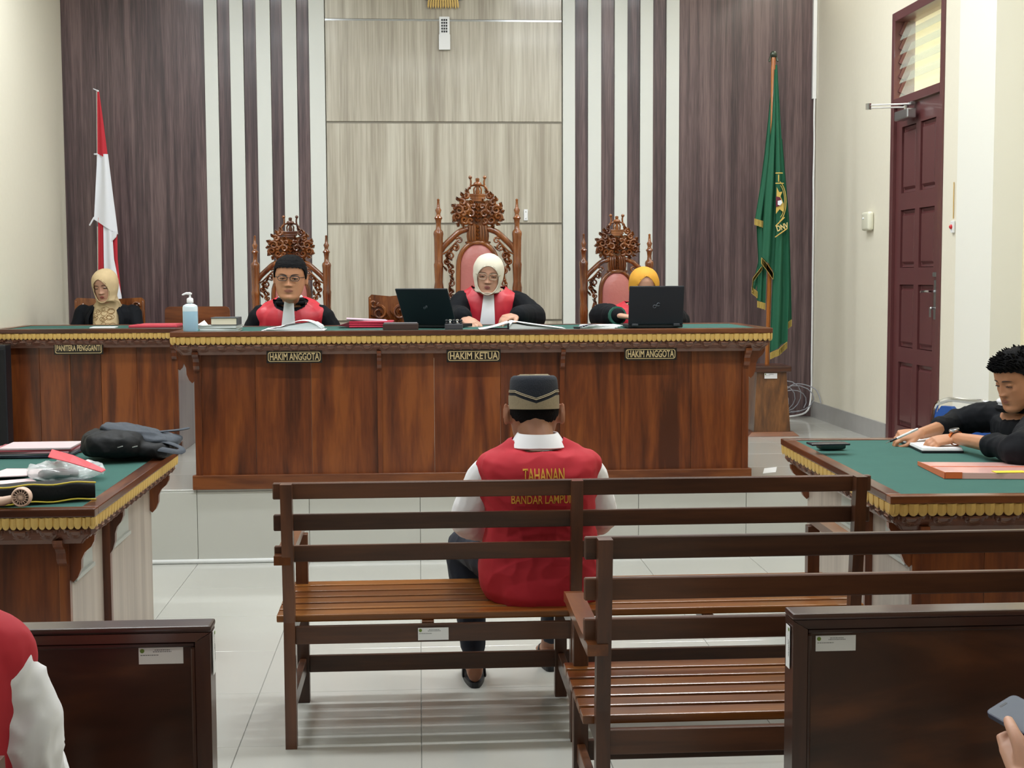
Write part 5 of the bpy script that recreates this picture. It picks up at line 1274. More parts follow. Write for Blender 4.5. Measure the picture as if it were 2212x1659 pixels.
# -- left judge: man with glasses
DZ = MZ
H = 0.252; hc = at(627, 601, Y=8.22)
aR = (at(548, 715, Y=8.46), at(600, 715, Y=8.40)); aL = (at(716, 715, Y=8.46), at(662, 715, Y=8.40))
for a_ in (aR, aL): a_[0].z = DZ - 0.035; a_[1].z = DZ - 0.12
root, body, mtx, B = judge('man with glasses and short black hair in a red-fronted black robe with white bib', None, None, 8.2, (at(628, 655, Y=8.44)), (at(628, 700, Y=8.62).x, 8.64, 0.93), H, M['skin_tan'], aR, aL, pitch=R(4), roll=R(2), lid=0.35, fem=0.0, ears=True, headc=hc, sh=0.18,
    handsR=((1, -0.35, 0), (0, -0.2, 1), (0.2, -1, 0)), handsL=((-1, -0.35, 0), (0, -0.2, 1), (-0.2, -1, 0)))
face_parts(root, body, mtx, H, lid=0.4, brow_ang=0.03, lipw=0.105, lipcol=M['lip_m'] if 'lip_m' in M else M.setdefault('lip_m', mat('brown_lip', '#9c6250', rough=0.5)), thick=0.013)
hair_cap(root, mtx, H, front=0.27, temple=0.16, ear=0.0, inf=0.045, seed=2)
glasses(root, mtx, H, half=True)
def robe_set(root, B, arms, radii, red=M['red_satin'], seed=1, vestw=1.0, belly=0.02, gap=0.035, bib_tilt=0.0, bib=True, inf=0.02, vk=1.0, neck_r=0.078, k=1.0, robe_t1=0.99):
    b = new_bm(); B.torso(b, inf, k, belly=belly, t1=robe_t1); sleeves(b, B, arms, radii)
    part('robe', voxelize(b, 0.006, 3, 0.005, 11, seed), M['robe'], root, True, 80)
    prof = [(-0.1, .15, .11), (0.0, .16, .125), (.15, .165, .13), (.35, .152, .12), (.6, .158, .122), (.8, .162, .117), (.9, .160, .104), (.95, .140, .088), (.985, .10, .074), (1.0, .085, .07)]
    b = new_bm(); B.torso(b, inf + 0.012, k * vk, belly=belly, prof=[(t, rx * vestw, ry) for t, rx, ry in prof])
    for sh_, sg in ((B.shR, -1), (B.shL, 1)): sphere(b, sh_ + B.S * (sg * 0.030) - B.up * 0.036, 0.090, 18, 12, (0.92, 1.0, 0.80)); sphere(b, sh_ + B.S * (sg * 0.02) - B.up * 0.085 + B.F * 0.006, 0.086, 18, 12, (0.85, 1.0, 1.0)); tube(b, [sh_ + B.S * (sg * 0.03) - B.up * 0.045, B.P1 - B.up * 0.035 - B.S * (sg * 0.05)], [.072, .078], 14)
    nb = voxelize(b, 0.006, 9, 0.0055, 10, seed + 5)
    # open front: keep the cloth outside a narrow wedge
    fw_ = B.F
    def key(f):
        c = f.calc_center_median() - B.P1; return abs(c.dot(B.S)) < gap and c.dot(fw_) > 0.02
    def above(f):
        c = f.calc_center_median() - B.P1; return c.dot(B.up) > -0.02 and (c - B.up * c.dot(B.up)).length < 0.105
    bmesh.ops.delete(nb, geom=[f for f in nb.faces if key(f) or above(f)], context='FACES')
    part('red_panel', nb, red, root, True, 80)
    if bib:
        b = new_bm(); vr = []
        for i in range(13):
            t = i / 12; c = B.P1 + B.up * (0.028 - 0.34 * t) + B.F * (0.085 + 0.085 * math.sin(min(1, t * 1.3) * PI / 2) + belly) + B.S * (bib_tilt * t)
            hw_ = 0.026 + 0.028 * t; vr.append([c - B.S * hw_ - B.F * 0.004, c - B.S * hw_ * 0.5 + B.F * 0.003, c + B.F * 0.0, c + B.S * hw_ * 0.5 + B.F * 0.004, c + B.S * hw_ - B.F * 0.003, c + B.S * hw_ - B.F * 0.008, c - B.S * hw_ - B.F * 0.009])
        loft(b, vr); part('white_bib', b, M['shirt'], root, True, 50)
    return root
robe_set(root, B, (aR, aL), [.054, .060, .066, .066, .064, .062, .062, .062, .062, .062, .062, .06, .06, .06, .06, .06, .06], seed=1, gap=0.03)
b = new_bm()
for k in range(2): tube(b, [B.P1 + B.up * (0.005 + 0.02 * k) + B.S * ((0.078 - 0.006 * k) * math.cos(a)) + B.F * ((0.074 - 0.006 * k) * math.sin(a)) for a in [2 * PI * i / 24 for i in range(25)]], 0.0125, 8, round_ends=False)
part('black_collar', b, M['robe'], root, True)
b = new_bm(); tube(b, [B.P1 + B.up * 0.042 + B.S * (0.062 * math.cos(a)) + B.F * (0.064 * math.sin(a)) for a in [2 * PI * i / 24 for i in range(25)]], 0.011, 8, round_ends=False); part('shirt_collar', b, M['shirt'], root, True)

# -- presiding judge: cream headscarf
H = 0.234; hc = at(1055, 592, Y=8.45)
aR = (at(985, 688, Y=8.45), at(1000, 693, Y=8.14)); aR[1].z = DZ + 0.05; aR[0].z = DZ + 0.05
aL = (at(1152, 688, Y=8.45), at(1118, 688, Y=8.18)); aL[1].z = DZ + 0.055; aL[0].z = DZ + 0.035; aR[0].z = DZ + 0.035
root, body, mtx, B = judge('woman in a cream headscarf and glasses reading in a black and red robe', None, None, 8.5, at(1055, 624, Y=8.58), (at(1060, 700, Y=8.66).x, 8.68, 0.95), H, M['skin_fair'], aR, aL, pitch=R(12), roll=R(4), yaw=R(-4), lid=0.85, headc=hc, sh=0.165,
    handsR=((0.45, -0.55, -0.35), (0, -0.5, 1), (0.9, 0.4, 0), (10, 15, 10), 14), handsL=((-0.75, -0.55, -0.1), (0, -0.3, 1), (-0.2, -1, 0), (20, 30, 20)))
face_parts(root, body, mtx, H, lid=0.85, mouth_open=0.5, lipw=0.075, thick=0.008)
M['cream_scarf'] = mat('cream_scarf_cloth', '#d6d0bf', rough=0.8, var=0.04, bscale=8); M['beige_scarf'] = mat('beige_patterned_scarf', '#c8b189', rough=0.8, var=0.1, bscale=30); M['yellow_scarf'] = mat('mustard_scarf_cloth', '#cf962c', rough=0.75, var=0.05, bscale=8)
N_ = B.P1
hijab(root, body, mtx, H, M['cream_scarf'], inf=0.055, drape=[ell(mtx @ Vector((0, 0.03, -0.5)) * 1.0 if False else mtx @ (Vector((0, -0.02, -0.50)) * H), 0.066, 0.085, B.S, B.F, 0.002), ell(N_ + Vector((0, -0.02, 0.005)), 0.075, 0.085, B.S, B.F, 0.003), ell(N_ + Vector((0, 0, -0.03)), 0.08, 0.08, B.S, B.F, 0.003)], open_=(0.285, 0.375, -0.075), seed=1)
glasses(root, mtx, H, m=M['thinmetal'] if 'thinmetal' in M else M.setdefault('thinmetal', mat('thin_gold_metal', '#b5a18c', rough=0.3, metal=0.6)))
robe_set(root, B, (aR, aL), [.054, .060, .068, .070, .072, .074, .076, .078, .08, .08, .08, .078, .074, .07, .066, .062, .06], seed=3, gap=0.03, bib_tilt=0.03, vestw=0.95)

# -- right judge: mustard headscarf, behind her laptop
H = 0.232; hc = at(1391, 620, Y=8.52)
aR = (at(1300, 690, Y=8.5), at(1336, 692, Y=8.2)); aR[0].z = DZ + 0.035; aR[1].z = DZ + 0.05
aL = (at(1462, 705, Y=8.5), at(1440, 700, Y=8.2)); aL[0].z = DZ + 0.0; aL[1].z = DZ + 0.05
root, body, mtx, B = judge('woman in a mustard yellow headscarf half hidden behind an open laptop', None, None, 8.5, at(1385, 656, Y=8.6), (at(1392, 700, Y=8.66).x, 8.68, 0.92), H, M['skin_fair'], aR, aL, pitch=R(14), lid=0.9, headc=hc, sh=0.175,
    handsR=((0.75, -0.5, -0.1), (0, 0, 1), (0, 1, 0), (20, 25, 15)), handsL=((-0.75, -0.5, -0.1), (0, 0, 1), (0, 1, 0), (20, 25, 15)))
face_parts(root, body, mtx, H, lid=0.9, lipw=0.075, thick=0.008)
N_ = B.P1
hijab(root, body, mtx, H, M['yellow_scarf'], inf=0.06, open_=(0.27, 0.385, -0.05), peak=0.14, drape=[ell(mtx @ (Vector((0, -0.02, -0.50)) * H), 0.07, 0.085, B.S, B.F, 0.002), ell(N_ + Vector((0, -0.01, 0.0)), 0.09, 0.09, B.S, B.F, 0.003), ell(N_ + Vector((0, 0, -0.04)), 0.09, 0.09, B.S, B.F, 0.003)], seed=2)
robe_set(root, B, (aR, aL), [.056, .062, .068, .072, .072, .072, .076, .08, .082, .082, .08, .078, .07, .066, .06, .056, .05], seed=6, gap=0.03, vestw=1.0)
b = new_bm(); w = aR[0].lerp(aR[1], 0.93); d = (aR[1] - aR[0]).normalized(); tube(b, [w - d * 0.012, w + d * 0.012], (0.055, 0.055), 14, round_ends=False); part('patterned_cuff', b, mat('green_batik_cuff', '#1f5a4c', rough=0.7, var=0.4, bscale=60), root, True)

# -- court clerk: beige headscarf, black blazer
H = 0.222; hc = at(228, 617, Y=9.98)
aR = (at(164, 720, Y=10.03), at(205, 730, Y=9.96)); aL = (at(297, 720, Y=10.03), at(256, 730, Y=9.96))
for a_ in (aR, aL): a_[0].z = PZ - 0.06; a_[1].z = PZ - 0.10
root, body, mtx, B = judge('woman in a beige headscarf and black blazer looking down at the clerk desk', None, None, 9.9, at(233, 658, Y=10.08), (at(235, 700, Y=10.12).x, 10.14, 0.93), H, M['skin_fair'], aR, aL, pitch=R(16), yaw=R(-14), roll=R(-4), lid=0.85, headc=hc, sh=0.17,
    handsR=((0.8, -0.5, -0.1), (0, 0, 1), (0, -1, 0), (20, 25, 15)), handsL=((-0.8, -0.5, -0.1), (0, 0, 1), (0, -1, 0), (20, 25, 15)))
face_parts(root, body, mtx, H, lid=0.85, lipw=0.072, lipcol=mat('rose_lip', '#a9564f', rough=0.4), thick=0.008)
N_ = B.P1
hijab(root, body, mtx, H, M['beige_scarf'], inf=0.058, open_=(0.25, 0.36, -0.075), peak=0.12, drape=[ell(mtx @ (Vector((0, -0.02, -0.50)) * H), 0.075, 0.085, B.S, B.F, 0.002), ell(N_ + Vector((0, -0.01, 0.0)), 0.10, 0.10, B.S, B.F, 0.004), ell(N_ + Vector((0, -0.02, -0.06)), 0.105, 0.145, B.S, B.F, 0.006, 7), ell(N_ + Vector((0.0, -0.03, -0.16)), 0.105, 0.15, B.S, B.F, 0.008, 7), ell(N_ + Vector((0.0, -0.03, -0.24)), 0.10, 0.15, B.S, B.F, 0.008, 7)], seed=4)
b = new_bm(); B.torso(b, 0.018, belly=0.01, t1=0.99); sleeves(b, B, (aR, aL), [.066, .064, .062, .06, .058, .056, .055, .054, .053, .052, .05, .048, .046, .044, .042, .04, .04]); part('blazer', voxelize(b, 0.006, 3, 0.004, 11, 9), M['robe'], root, True, 80)
for s in (-1, 1):
    b = new_bm(); P = [B.P1 + B.S * (s * 0.07) + B.F * 0.06 + B.up * 0.0, B.P1 + B.S * (s * 0.118) + B.F * 0.125 - B.up * 0.09, B.P1 + B.S * (s * 0.11) + B.F * 0.15 - B.up * 0.2]; tube(b, spline(P, 5), (0.006, 0.02), 8); part('lapel', b, M['robe'], root, True)
# embroidered pattern on the scarf
b = new_bm(); rr = random.Random(4)
sc_ = [c for c in root.children if c.name.startswith('headscarf')][0]
Tm = BVHTree.FromPolygons([v.co.copy() for v in sc_.data.vertices], [tuple(p.vertices) for p in sc_.data.polygons]); binv = wm(sc_).inverted()
for k in range(26):
    cx, cz = rr.uniform(-0.085, 0.06), rr.uniform(-0.17, -0.015); rad = rr.uniform(0.014, 0.024); pts = []
    for i in range(9):
        a = 2 * PI * i / 8 + k; o_ = N_ + B.S * -(cx + rad * math.cos(a)) + Vector((0, -0.5, cz + rad * math.sin(a) * 0.8)); h = Tm.ray_cast(binv @ o_, Vector((0, 1, 0)))
        if h[0] is not None and h[3] < 0.6: pts.append(wm(sc_) @ h[0] - Vector((0, 0.001, 0)))
    if len(pts) > 5: tube(b, pts, 0.0016, 5, round_ends=False)
part('embroidery', b, mat('brown_embroidery', '#8a6b42', rough=0.8), root, True)

# -- defendant on the bench, seen from behind
B = Body((0.415, 4.79, 0.545), at(1162, 962, Y=4.74), (0, 1, 0), sh=0.165, shz=-0.045)
H = 0.238; hc = at(1153, 893, Y=4.80); mtx = head_mtx(hc, (0, 1, 0), R(14), 0, 0)
root = person('man in a red vest and black patterned cap on the bench, seen from behind', (0.415, 4.79, 0.432))
eR = Vector((B.P1.x + 0.232, 4.84, 0.70)); wR = Vector((B.P1.x + 0.13, 5.08, 0.60)); eL = Vector((B.P1.x - 0.245, 4.83, 0.69)); wL = Vector((B.P1.x - 0.12, 5.08, 0.60))
b = new_bm(); add_head(b, mtx, H, 0, 0.2, True)
for s in (-1, 1):                                                    # ears standing out
    e = Vector((s * 0.385, 0.05, -0.02)); pts = [mtx @ ((e + Vector((s * 0.045 * (0.5 + 0.5 * math.sin(PI * k / 8)), 0.05 - 0.02 * (k / 8), 0.135 * math.cos(PI * k / 8)))) * H) for k in range(9)]; tube(b, pts, 0.026 * H, 8)
    sphere(b, mtx @ ((e + Vector((0, -0.01, 0))) * H), 0.12 * H, 10, 8, (0.35, 0.45, 0.95), mtx.to_3x3())
B.torso(b); ch = mtx @ Vector((0, 0.1 * H, -0.25 * H)); tube(b, [B.P1 - B.up * 0.06, B.P1 + B.up * 0.02, ch, mtx @ Vector((0, 0.08 * H, -0.05 * H))], [.064, .06, .06, .058], 14)
arm_skin(b, B.shR, eR, wR); arm_skin(b, B.shL, eL, wL); hand(b, wR, (-0.3, 1, -0.2), (0, 0, 1), (-1, 0, 0)); hand(b, wL, (0.3, 1, -0.2), (0, 0, 1), (1, 0, 0))
LEGS = []
for hip, kn, an in ((Vector((0.335, 4.83, 0.515)), Vector((0.165, 5.20, 0.53)), Vector((0.195, 5.205, 0.095))), (Vector((0.50, 4.83, 0.515)), Vector((0.56, 5.25, 0.53)), Vector((0.50, 5.40, 0.095)))):
    LEGS.append((hip, kn, an)); tube(b, [hip, hip.lerp(kn, .5), kn, kn.lerp(an, .35), an, an - Vector((0, 0, 0.03))], [.08, .07, .055, .054, .036, .034], 12)
    rings = []
    for y_, w_, h_ in ((-0.052, .012, .014), (-0.045, .026, .03), (-0.02, .033, .045), (0.03, .034, .05), (0.09, .04, .032), (0.14, .046, .022), (0.18, .04, .016), (0.2, .02, .01)):
        c = Vector((an.x, an.y + y_, 0.018 + h_)); rings.append([c + Vector((w_ * math.cos(2 * PI * i / 12), 0, h_ * math.sin(2 * PI * i / 12))) for i in range(12)])
    loft(b, rings)
body = part('body', voxelize(b, 0.0048, 2), M['skin_dark'], root, True, 80)
face_parts(root, body, mtx, H, lid=0.3)
hair_cap(root, mtx, H, nape=-0.24, ear=-0.03, inf=0.022, seed=4)
b = new_bm(); B.torso(b, 0.014, 1.0, belly=0.0, t0=-0.19, t1=0.985, prof=[(-0.19, .17, .13), (0.0, .19, .145), (.15, .172, .132), (.35, .156, .12), (.6, .165, .12), (.8, .182, .115), (.9, .172, .098), (.955, .135, .082), (.985, .09, .068)])
for sh_, e, w in ((B.shR, eR, wR), (B.shL, eL, wL)):
    tube(b, spline([sh_ - B.up * 0.03, sh_.lerp(e, .5), e, e.lerp(w, .45), e.lerp(w, .9)], 4), [.052, .056, .058, .060, .058, .058, .058, .058, .058, .056, .054, .052, .05, .048, .046, .044, .042], 14)
part('white_shirt', voxelize(b, 0.006, 3, 0.006, 12, 21), M['shirt'], root, True, 80)
prof = [(-0.27, .15, .12), (-0.24, .182, .15), (-0.15, .198, .165), (-0.03, .200, .162), (.08, .192, .155), (.2, .178, .142), (.35, .166, .128), (.55, .170, .126), (.72, .178, .122), (.84, .181, .115), (.915, .172, .10), (.955, .145, .088), (.985, .105, .076), (1.0, .088, .070)]
b = new_bm(); B.torso(b, 0.014, 1.04, prof=prof, seg=40, t0=-1)
for sh_, sg in ((B.shR, -1), (B.shL, 1)): sphere(b, sh_ + B.S * (sg * 0.020) - B.up * 0.036, 0.078, 18, 12, (0.95, 1.0, 0.82)); sphere(b, sh_ + B.S * (sg * 0.016) - B.up * 0.09, 0.075, 18, 12, (0.85, 1.0, 1.1)); tube(b, [sh_ + B.S * (sg * 0.03) - B.up * 0.038, B.P1 - B.up * 0.02 - B.S * (sg * 0.04)], [.066, .07], 14)
nb = voxelize(b, 0.0055, 8, 0.0085, 9, 33, (1, 1, 0.8))
bmesh.ops.delete(nb, geom=[f for f in nb.faces if neckhole(f, B)], context='FACES')
vest = part('red_vest', nb, M['red_vest'], root, True, 80)
# collar of the shirt
b = new_bm(); fold = []
for i in range(33):
    a = -PI * 0.95 + 1.9 * PI * i / 32; d = B.S * math.sin(a) - B.F * math.cos(a)
    wdn = 1.0 + 0.55 * abs(math.sin(a)) ; k_ = 0.064
    c = B.P1
    fold.append([c + d * k_ + B.up * 0.016, c + d * (k_ + 0.000) + B.up * 0.044, c + d * (k_ + 0.006) + B.up * 0.045, c + d * (k_ + 0.024 * wdn) + B.up * (0.004 - 0.004 * wdn), c + d * (k_ + 0.021 * wdn) + B.up * (0.0 - 0.004 * wdn), c + d * (k_ + 0.003) + B.up * 0.034])
loft(b, fold); part('shirt_collar', b, M['shirt'], root, True, 50)
b = new_bm()
for hip, kn, an in LEGS: tube(b, spline([hip - (kn - hip) * 0.25, hip, hip.lerp(kn, .5), kn, kn.lerp(an, .45), kn.lerp(an, 0.88)], 3), [.10, .10, .102, .10, .096, .09, .086, .082, .078, .075, .072, .068, .062, .058, .054, .05], 14)
sphere(b, B.P0 - Vector((0, 0.0, 0.03)), 0.12, 14, 10, (1.35, 1, 0.7)); part('trousers', voxelize(b, 0.0065, 3, 0.005, 14, 5), M['trouser'], root, True, 80)
M['sandal'] = mat('black_rubber', '#14181f', rough=0.5)
for hip, kn, an in LEGS:
    b = new_bm(); outl = [(-0.048, -0.02), (-0.058, 0), (-0.048, 0.02)] ; pts = []
    for i in range(28):
        a = 2 * PI * i / 28; yy = 0.135 * math.cos(a); w_ = (0.042 + 0.012 * math.cos(a)) * abs(math.sin(a)) ** 0.6; pts.append((an.x + math.copysign(w_, math.sin(a)), an.y + 0.07 + yy))
    prism(b, pts, 0.001, 0.019, 'XY'); s_ = part('sandal', b, M['sandal'], root)
    b = new_bm()
    for q in (-1, 1): tube(b, spline([(an.x + q * 0.042, an.y + 0.04, 0.02), (an.x + q * 0.034, an.y + 0.08, 0.068), (an.x + 0.004, an.y + 0.15, 0.058)], 4), (0.008, 0.005), 6)
    part('strap', b, M['sandal'], s_, True)
# cap
M['velvet'] = mat('black_velvet', '#151b27', rough=0.85, bump=0.2, bscale=200); M['tan_band'] = mat('tan_woven_band', '#8a7e66', rough=0.8, var=0.2, bscale=150); M['tan_light'] = mat('pale_braid', '#a99c82', rough=0.8)
cm = mtx @ Matrix.Translation((0, 0.012, 0.115 * H)) @ Matrix.Rotation(R(-10), 4, 'X')
def capring(z, k=1.0, n=40): return [cm @ Vector((0.0805 * k * math.cos(2 * PI * i / n), 0.099 * k * math.sin(2 * PI * i / n), z)) for i in range(n)]
b = new_bm(); loft(b, [capring(-0.012, 0.97), capring(-0.012, 1.04), capring(0.02, 1.05), capring(0.06, 1.04), capring(0.085, 1.02), capring(0.096, 0.97), capring(0.102, 0.86), capring(0.103, 0.4)]); cap = part('cap', b, M['velvet'], root, True, 60)
def cap_surf(a, z, off): 
    k = 1.045 + off / 0.085; return cm @ Vector((0.0805 * k * math.sin(a), 0.099 * k * math.cos(a), z))
def chev(a): return max(0.0, 1 - abs(a) / 0.95)
b = new_bm(); rings = []
for i in range(61):
    a = -PI + 2 * PI * i / 60; c_ = chev(a); z1 = 0.034 - 0.026 * c_; z0 = -0.0125; rings.append([cap_surf(a, z0, 0.001), cap_surf(a, z0, 0.0035), cap_surf(a, z1, 0.0035), cap_surf(a, z1, 0.001)])
loft(b, rings, cap=False); part('woven_band', b, M['tan_band'], cap, True, 40)
b = new_bm()
for dz_ in (0.012,): tube(b, [cap_surf(a, 0.034 + dz_ - 0.026 * chev(a), 0.0016) for a in [-PI + 2 * PI * i / 60 for i in range(61)]], 0.0017, 6, round_ends=False)
tube(b, [cap_surf(a, 0.051 - 0.026 * chev(a), 0.0014) for a in [-PI + 2 * PI * i / 60 for i in range(61)]], 0.0012, 6, round_ends=False)
part('braid', b, M['tan_light'], cap, True)
b = new_bm()
def topz(r): return 0.1035 - 0.003 * (r / 0.06) ** 4
for r_ in (0.062, 0.055): tube(b, [cm @ Vector((r_ * math.cos(2 * PI * i / 36), r_ * 1.15 * math.sin(2 * PI * i / 36), topz(r_))) for i in range(37)], 0.0018, 6, round_ends=False)
rr = random.Random(2)
for k in range(7):
    a = k * 2 * PI / 7; tube(b, [cm @ Vector((0.015 * math.cos(a), 0.015 * math.sin(a), 0.1035)), cm @ Vector((0.05 * math.cos(a + 0.25), 0.055 * math.sin(a + 0.25), 0.1035)), cm @ Vector((0.03 * math.cos(a + 0.7), 0.034 * math.sin(a + 0.7), 0.1035))], 0.003, 6)
part('top_pattern', b, M['tan_light'], cap, True)
# lettering on the vest, laid on the cloth
Tv = BVHTree.FromPolygons([wm(vest) @ v.co for v in vest.data.vertices], [tuple(p.vertices) for p in vest.data.polygons])
M['yellow_print'] = mat('yellow_vest_print', '#dba23a', rough=0.6)
def vest_text(s, px0, px1, py0, py1):
    b = text_bm(s, 0.1, 1.0, 0.0012, 0.0, 3); x0, x1 = min(v.co.x for v in b.verts), max(v.co.x for v in b.verts); y0, y1 = min(v.co.y for v in b.verts), max(v.co.y for v in b.verts)
    bmesh.ops.triangulate(b, faces=b.faces[:]); bmesh.ops.subdivide_edges(b, edges=[e for e in b.edges if e.calc_length() > 0.015], cuts=2)
    A, C_ = at(px0, py1, Y=4.66), at(px1, py0, Y=4.66)
    for v in b.verts:
        X = A.x + (C_.x - A.x) * (v.co.x - x0) / (x1 - x0); Z = A.z + (C_.z - A.z) * (v.co.y - y0) / (y1 - y0)
        h = Tv.ray_cast(Vector((X, 3.5, Z)), Vector((0, 1, 0))); v.co = Vector((X, (h[0].y if h[0] is not None else 4.66) - 0.0022, Z))
    part('lettering', b, M['yellow_print'], root)
vest_text('TAHANAN', 1127, 1216, 1007, 1036); vest_text('KEJAKSAAN NEGERI', 1098, 1250, 1043, 1058); vest_text('BANDAR LAMPUNG', 1103, 1250, 1063, 1084)

# -- man writing at the right desk, in profile
F = Vector((-1, -0.12, 0)).normalized()
B = Body((2.84, 6.07, 0.53), (2.65, 6.02, 0.945), F, sh=0.17, shz=-0.05)
H = 0.255; hc = at(2203, 820, Y=5.93); mtx = head_mtx(hc, Vector((-1, -0.27, 0)), R(18), 0, 0)
root = person('young man with short spiky black hair in a black robe writing at the right desk', (2.84, 6.07, 0.43))
zt = LZ
eR, wR = at(2068, 914, Z=LZ + .07), at(1988, 937, Z=LZ + .05); eL = at(2205, 972, Z=LZ + .065); wL = at(2062, 946, Z=LZ + .05)
b = new_bm(); add_head(b, mtx, H, 0, 0.9, True); B.torso(b); ch = mtx @ Vector((0, 0.1 * H, -0.25 * H)); tube(b, [B.P1 - B.up * 0.06, B.P1 + B.up * 0.02, ch, mtx @ Vector((0, 0.08 * H, -0.05 * H))], [.064, .06, .058, .056], 14)
arm_skin(b, B.shR, eR, wR); arm_skin(b, B.shL, eL, wL)
hand(b, wR, (-0.95, 0.05, -0.08), (-0.1, -0.55, 1), (-0.3, -1, 0), (32, 45, 25), 4, 1.0, 30)
hand(b, wL, (-0.95, -0.12, -0.12), (-0.1, -0.35, 1), (0, 1, -0.2), (25, 45, 30), 5, 1.0, 20)
for s in (-1, 1):
    hip = B.P0 + B.S * (s * 0.09); kn = hip + F * 0.4; an = Vector((kn.x + 0.02, kn.y, 0.09)); tube(b, [hip, kn, an], [.08, .06, .04], 10); tube(b, [an - Vector((0, 0, .045)), an - Vector((0.16, 0, .05))], [.04, .034], 8)
body = part('body', voxelize(b, 0.0042, 2), M['skin_tan'], root, True, 80)
face_parts(root, body, mtx, H, lid=0.95, thick=0.012, lipcol=M['lip_m'])
hair_cap(root, mtx, H, front=0.27, temple=0.2, ear=-0.02, inf=0.04, spiky=0.05, seed=8)
b = new_bm(); rr = random.Random(11)
for k in range(330):
    a = rr.uniform(-2.6, 2.6); t = rr.uniform(0.28, 0.485); p = head_ring(a, t, 0.03); d = Vector((p.x * 0.8, p.y * 0.8 - 0.12, 0.55)).normalized(); q = p + d * rr.uniform(0.05, 0.11) + Vector((0, -0.035, 0)); tube(b, [mtx @ (p * H), mtx @ (p.lerp(q, .6) * H), mtx @ (q * H)], [.006, .0045, .0012], 5, round_ends=False)
part('hair_tuft', b, M['hair'], root, True)
b = new_bm(); B.torso(b, 0.022, t1=0.985); 
for sh_, e, w, c_ in ((B.shR, eR, wR, 0.45), (B.shL, eL, wL, 0.42)):
    w2 = e.lerp(w, c_); tube(b, spline([sh_ - B.up * 0.01, sh_.lerp(e, .5) + Vector((0, 0, 0.01)), e, e.lerp(w2, .5), w2], 4), [.074, .074, .073, .072, .070, .068, .066, .064, .062, .060, .058, .056, .054, .053, .052, .051, .05], 14)
sphere(b, eL, 0.074, 14, 10); sphere(b, eR, 0.068, 14, 10)
part('robe', voxelize(b, 0.006, 3, 0.008, 13, 15), M['robe'], root, True, 80)
b = new_bm(); tube(b, [B.P1 + B.up * 0.004 + B.S * (0.082 * math.cos(a)) + B.F * (0.084 * math.sin(a)) for a in [2 * PI * j / 24 for j in range(25)]], 0.017, 8, round_ends=False); part('robe_collar', b, M['robe'], root, True)
b = new_bm(); 
for i in range(2): tube(b, [B.P1 + B.up * (0.02 + 0.018 * i) + B.S * (0.07 * math.cos(a)) + B.F * (0.072 * math.sin(a)) for a in [2 * PI * j / 24 for j in range(25)]], 0.011, 8, round_ends=False)
part('shirt_collar', b, M['shirt'], root, True)
# watch on the near wrist
d = (wL - eL).normalized(); wc = wL - d * 0.012; nrm = Vector((-0.05, -0.85, 0.6)).normalized(); nrm = (nrm - d * nrm.dot(d)).normalized(); sd = d.cross(nrm)
M['orange'] = mat('orange_strap', '#c9661f', rough=0.6)
w_ = thing('wristwatch', 'round black wristwatch with an orange strap on the writing man', 'watch', tuple(wc))
b = new_bm(); rings = [[wc + nrm * (0.0325 * math.cos(a)) + sd * (0.0335 * math.sin(a)) + d * q for a in [2 * PI * i / 24 for i in range(24)]] for q in (-0.010, 0.010)]
R2 = [[wc + nrm * (0.030 * math.cos(a)) + sd * (0.031 * math.sin(a)) + d * q for a in [2 * PI * i / 24 for i in range(24)]] for q in (-0.010, 0.010)]
loft(b, [rings[0], rings[1], R2[1], R2[0], rings[0]], cap=False); bmesh.ops.remove_doubles(b, verts=b.verts[:], dist=1e-5); part('strap', b, M['orange'], w_, True, 50)
q_ = nrm.to_track_quat('Z', 'Y').to_matrix().to_4x4(); mm_ = Matrix.Translation(wc + nrm * 0.031) @ q_
b = new_bm(); lathe(b, [(0, 0), (0.021, 0), (0.0225, 0.003), (0.0225, 0.009), (0.020, 0.0115), (0.017, 0.0115), (0.0168, 0.0105)], (0, 0, 0), 24); place_bm(b, mm_); case = part('case', b, M['metal'], w_, True, 40)
b = new_bm(); lathe(b, [(0, 0.0105), (0.0168, 0.0105), (0.0168, 0.0112), (0, 0.0112)], (0, 0, 0), 24); place_bm(b, mm_); part('dial', b, M['black'], case)

# -- seated figure cut by the left edge: red vest, white sleeve
B = Body((-0.82, 2.2, 0.54), (-0.81, 2.18, 1.03), (0.1, 1, 0), sh=0.165, shz=-0.05)
root = person('person in a red vest and white sleeve at the lower left corner', (-0.84, 2.2, 0.432))
H = 0.238; mtx = head_mtx((-0.88, 2.24, 1.19), (0, 1, 0), R(5)); eR, wR = Vector((-0.622, 2.2, 0.78)), Vector((-0.68, 2.48, 0.62)); eL, wL = Vector((-1.11, 2.24, 0.76)), Vector((-1.02, 2.5, 0.62))
b = new_bm(); add_head(b, mtx, H, 0, 0.2, True); B.torso(b); tube(b, [B.P1 - B.up * 0.06, B.P1 + B.up * 0.02, mtx @ Vector((0, 0.1 * H, -0.2 * H))], [.064, .06, .058], 12); arm_skin(b, B.shR, eR, wR); arm_skin(b, B.shL, eL, wL); hand(b, wR, (-0.2, 1, -0.2), (0, 0, 1), (-1, 0, 0)); hand(b, wL, (0.2, 1, -0.2), (0, 0, 1), (1, 0, 0))
for s in (-1, 1):
    hip = B.P0 + B.S * (s * 0.09) - Vector((0, 0, .03)); kn = hip + Vector((0, 0.40, 0)); an = Vector((kn.x, kn.y + 0.02, 0.09)); tube(b, [hip, kn, an], [.08, .06, .04], 10); tube(b, [an - Vector((0, 0, .045)), an + Vector((0, .15, -.05))], [.04, .034], 8)
part('body', voxelize(b, 0.007, 2), M['skin_dark'], root, True, 80); hair_cap(root, mtx, H, seed=6)
b = new_bm(); B.torso(b, 0.012, 1.0, t1=0.985)
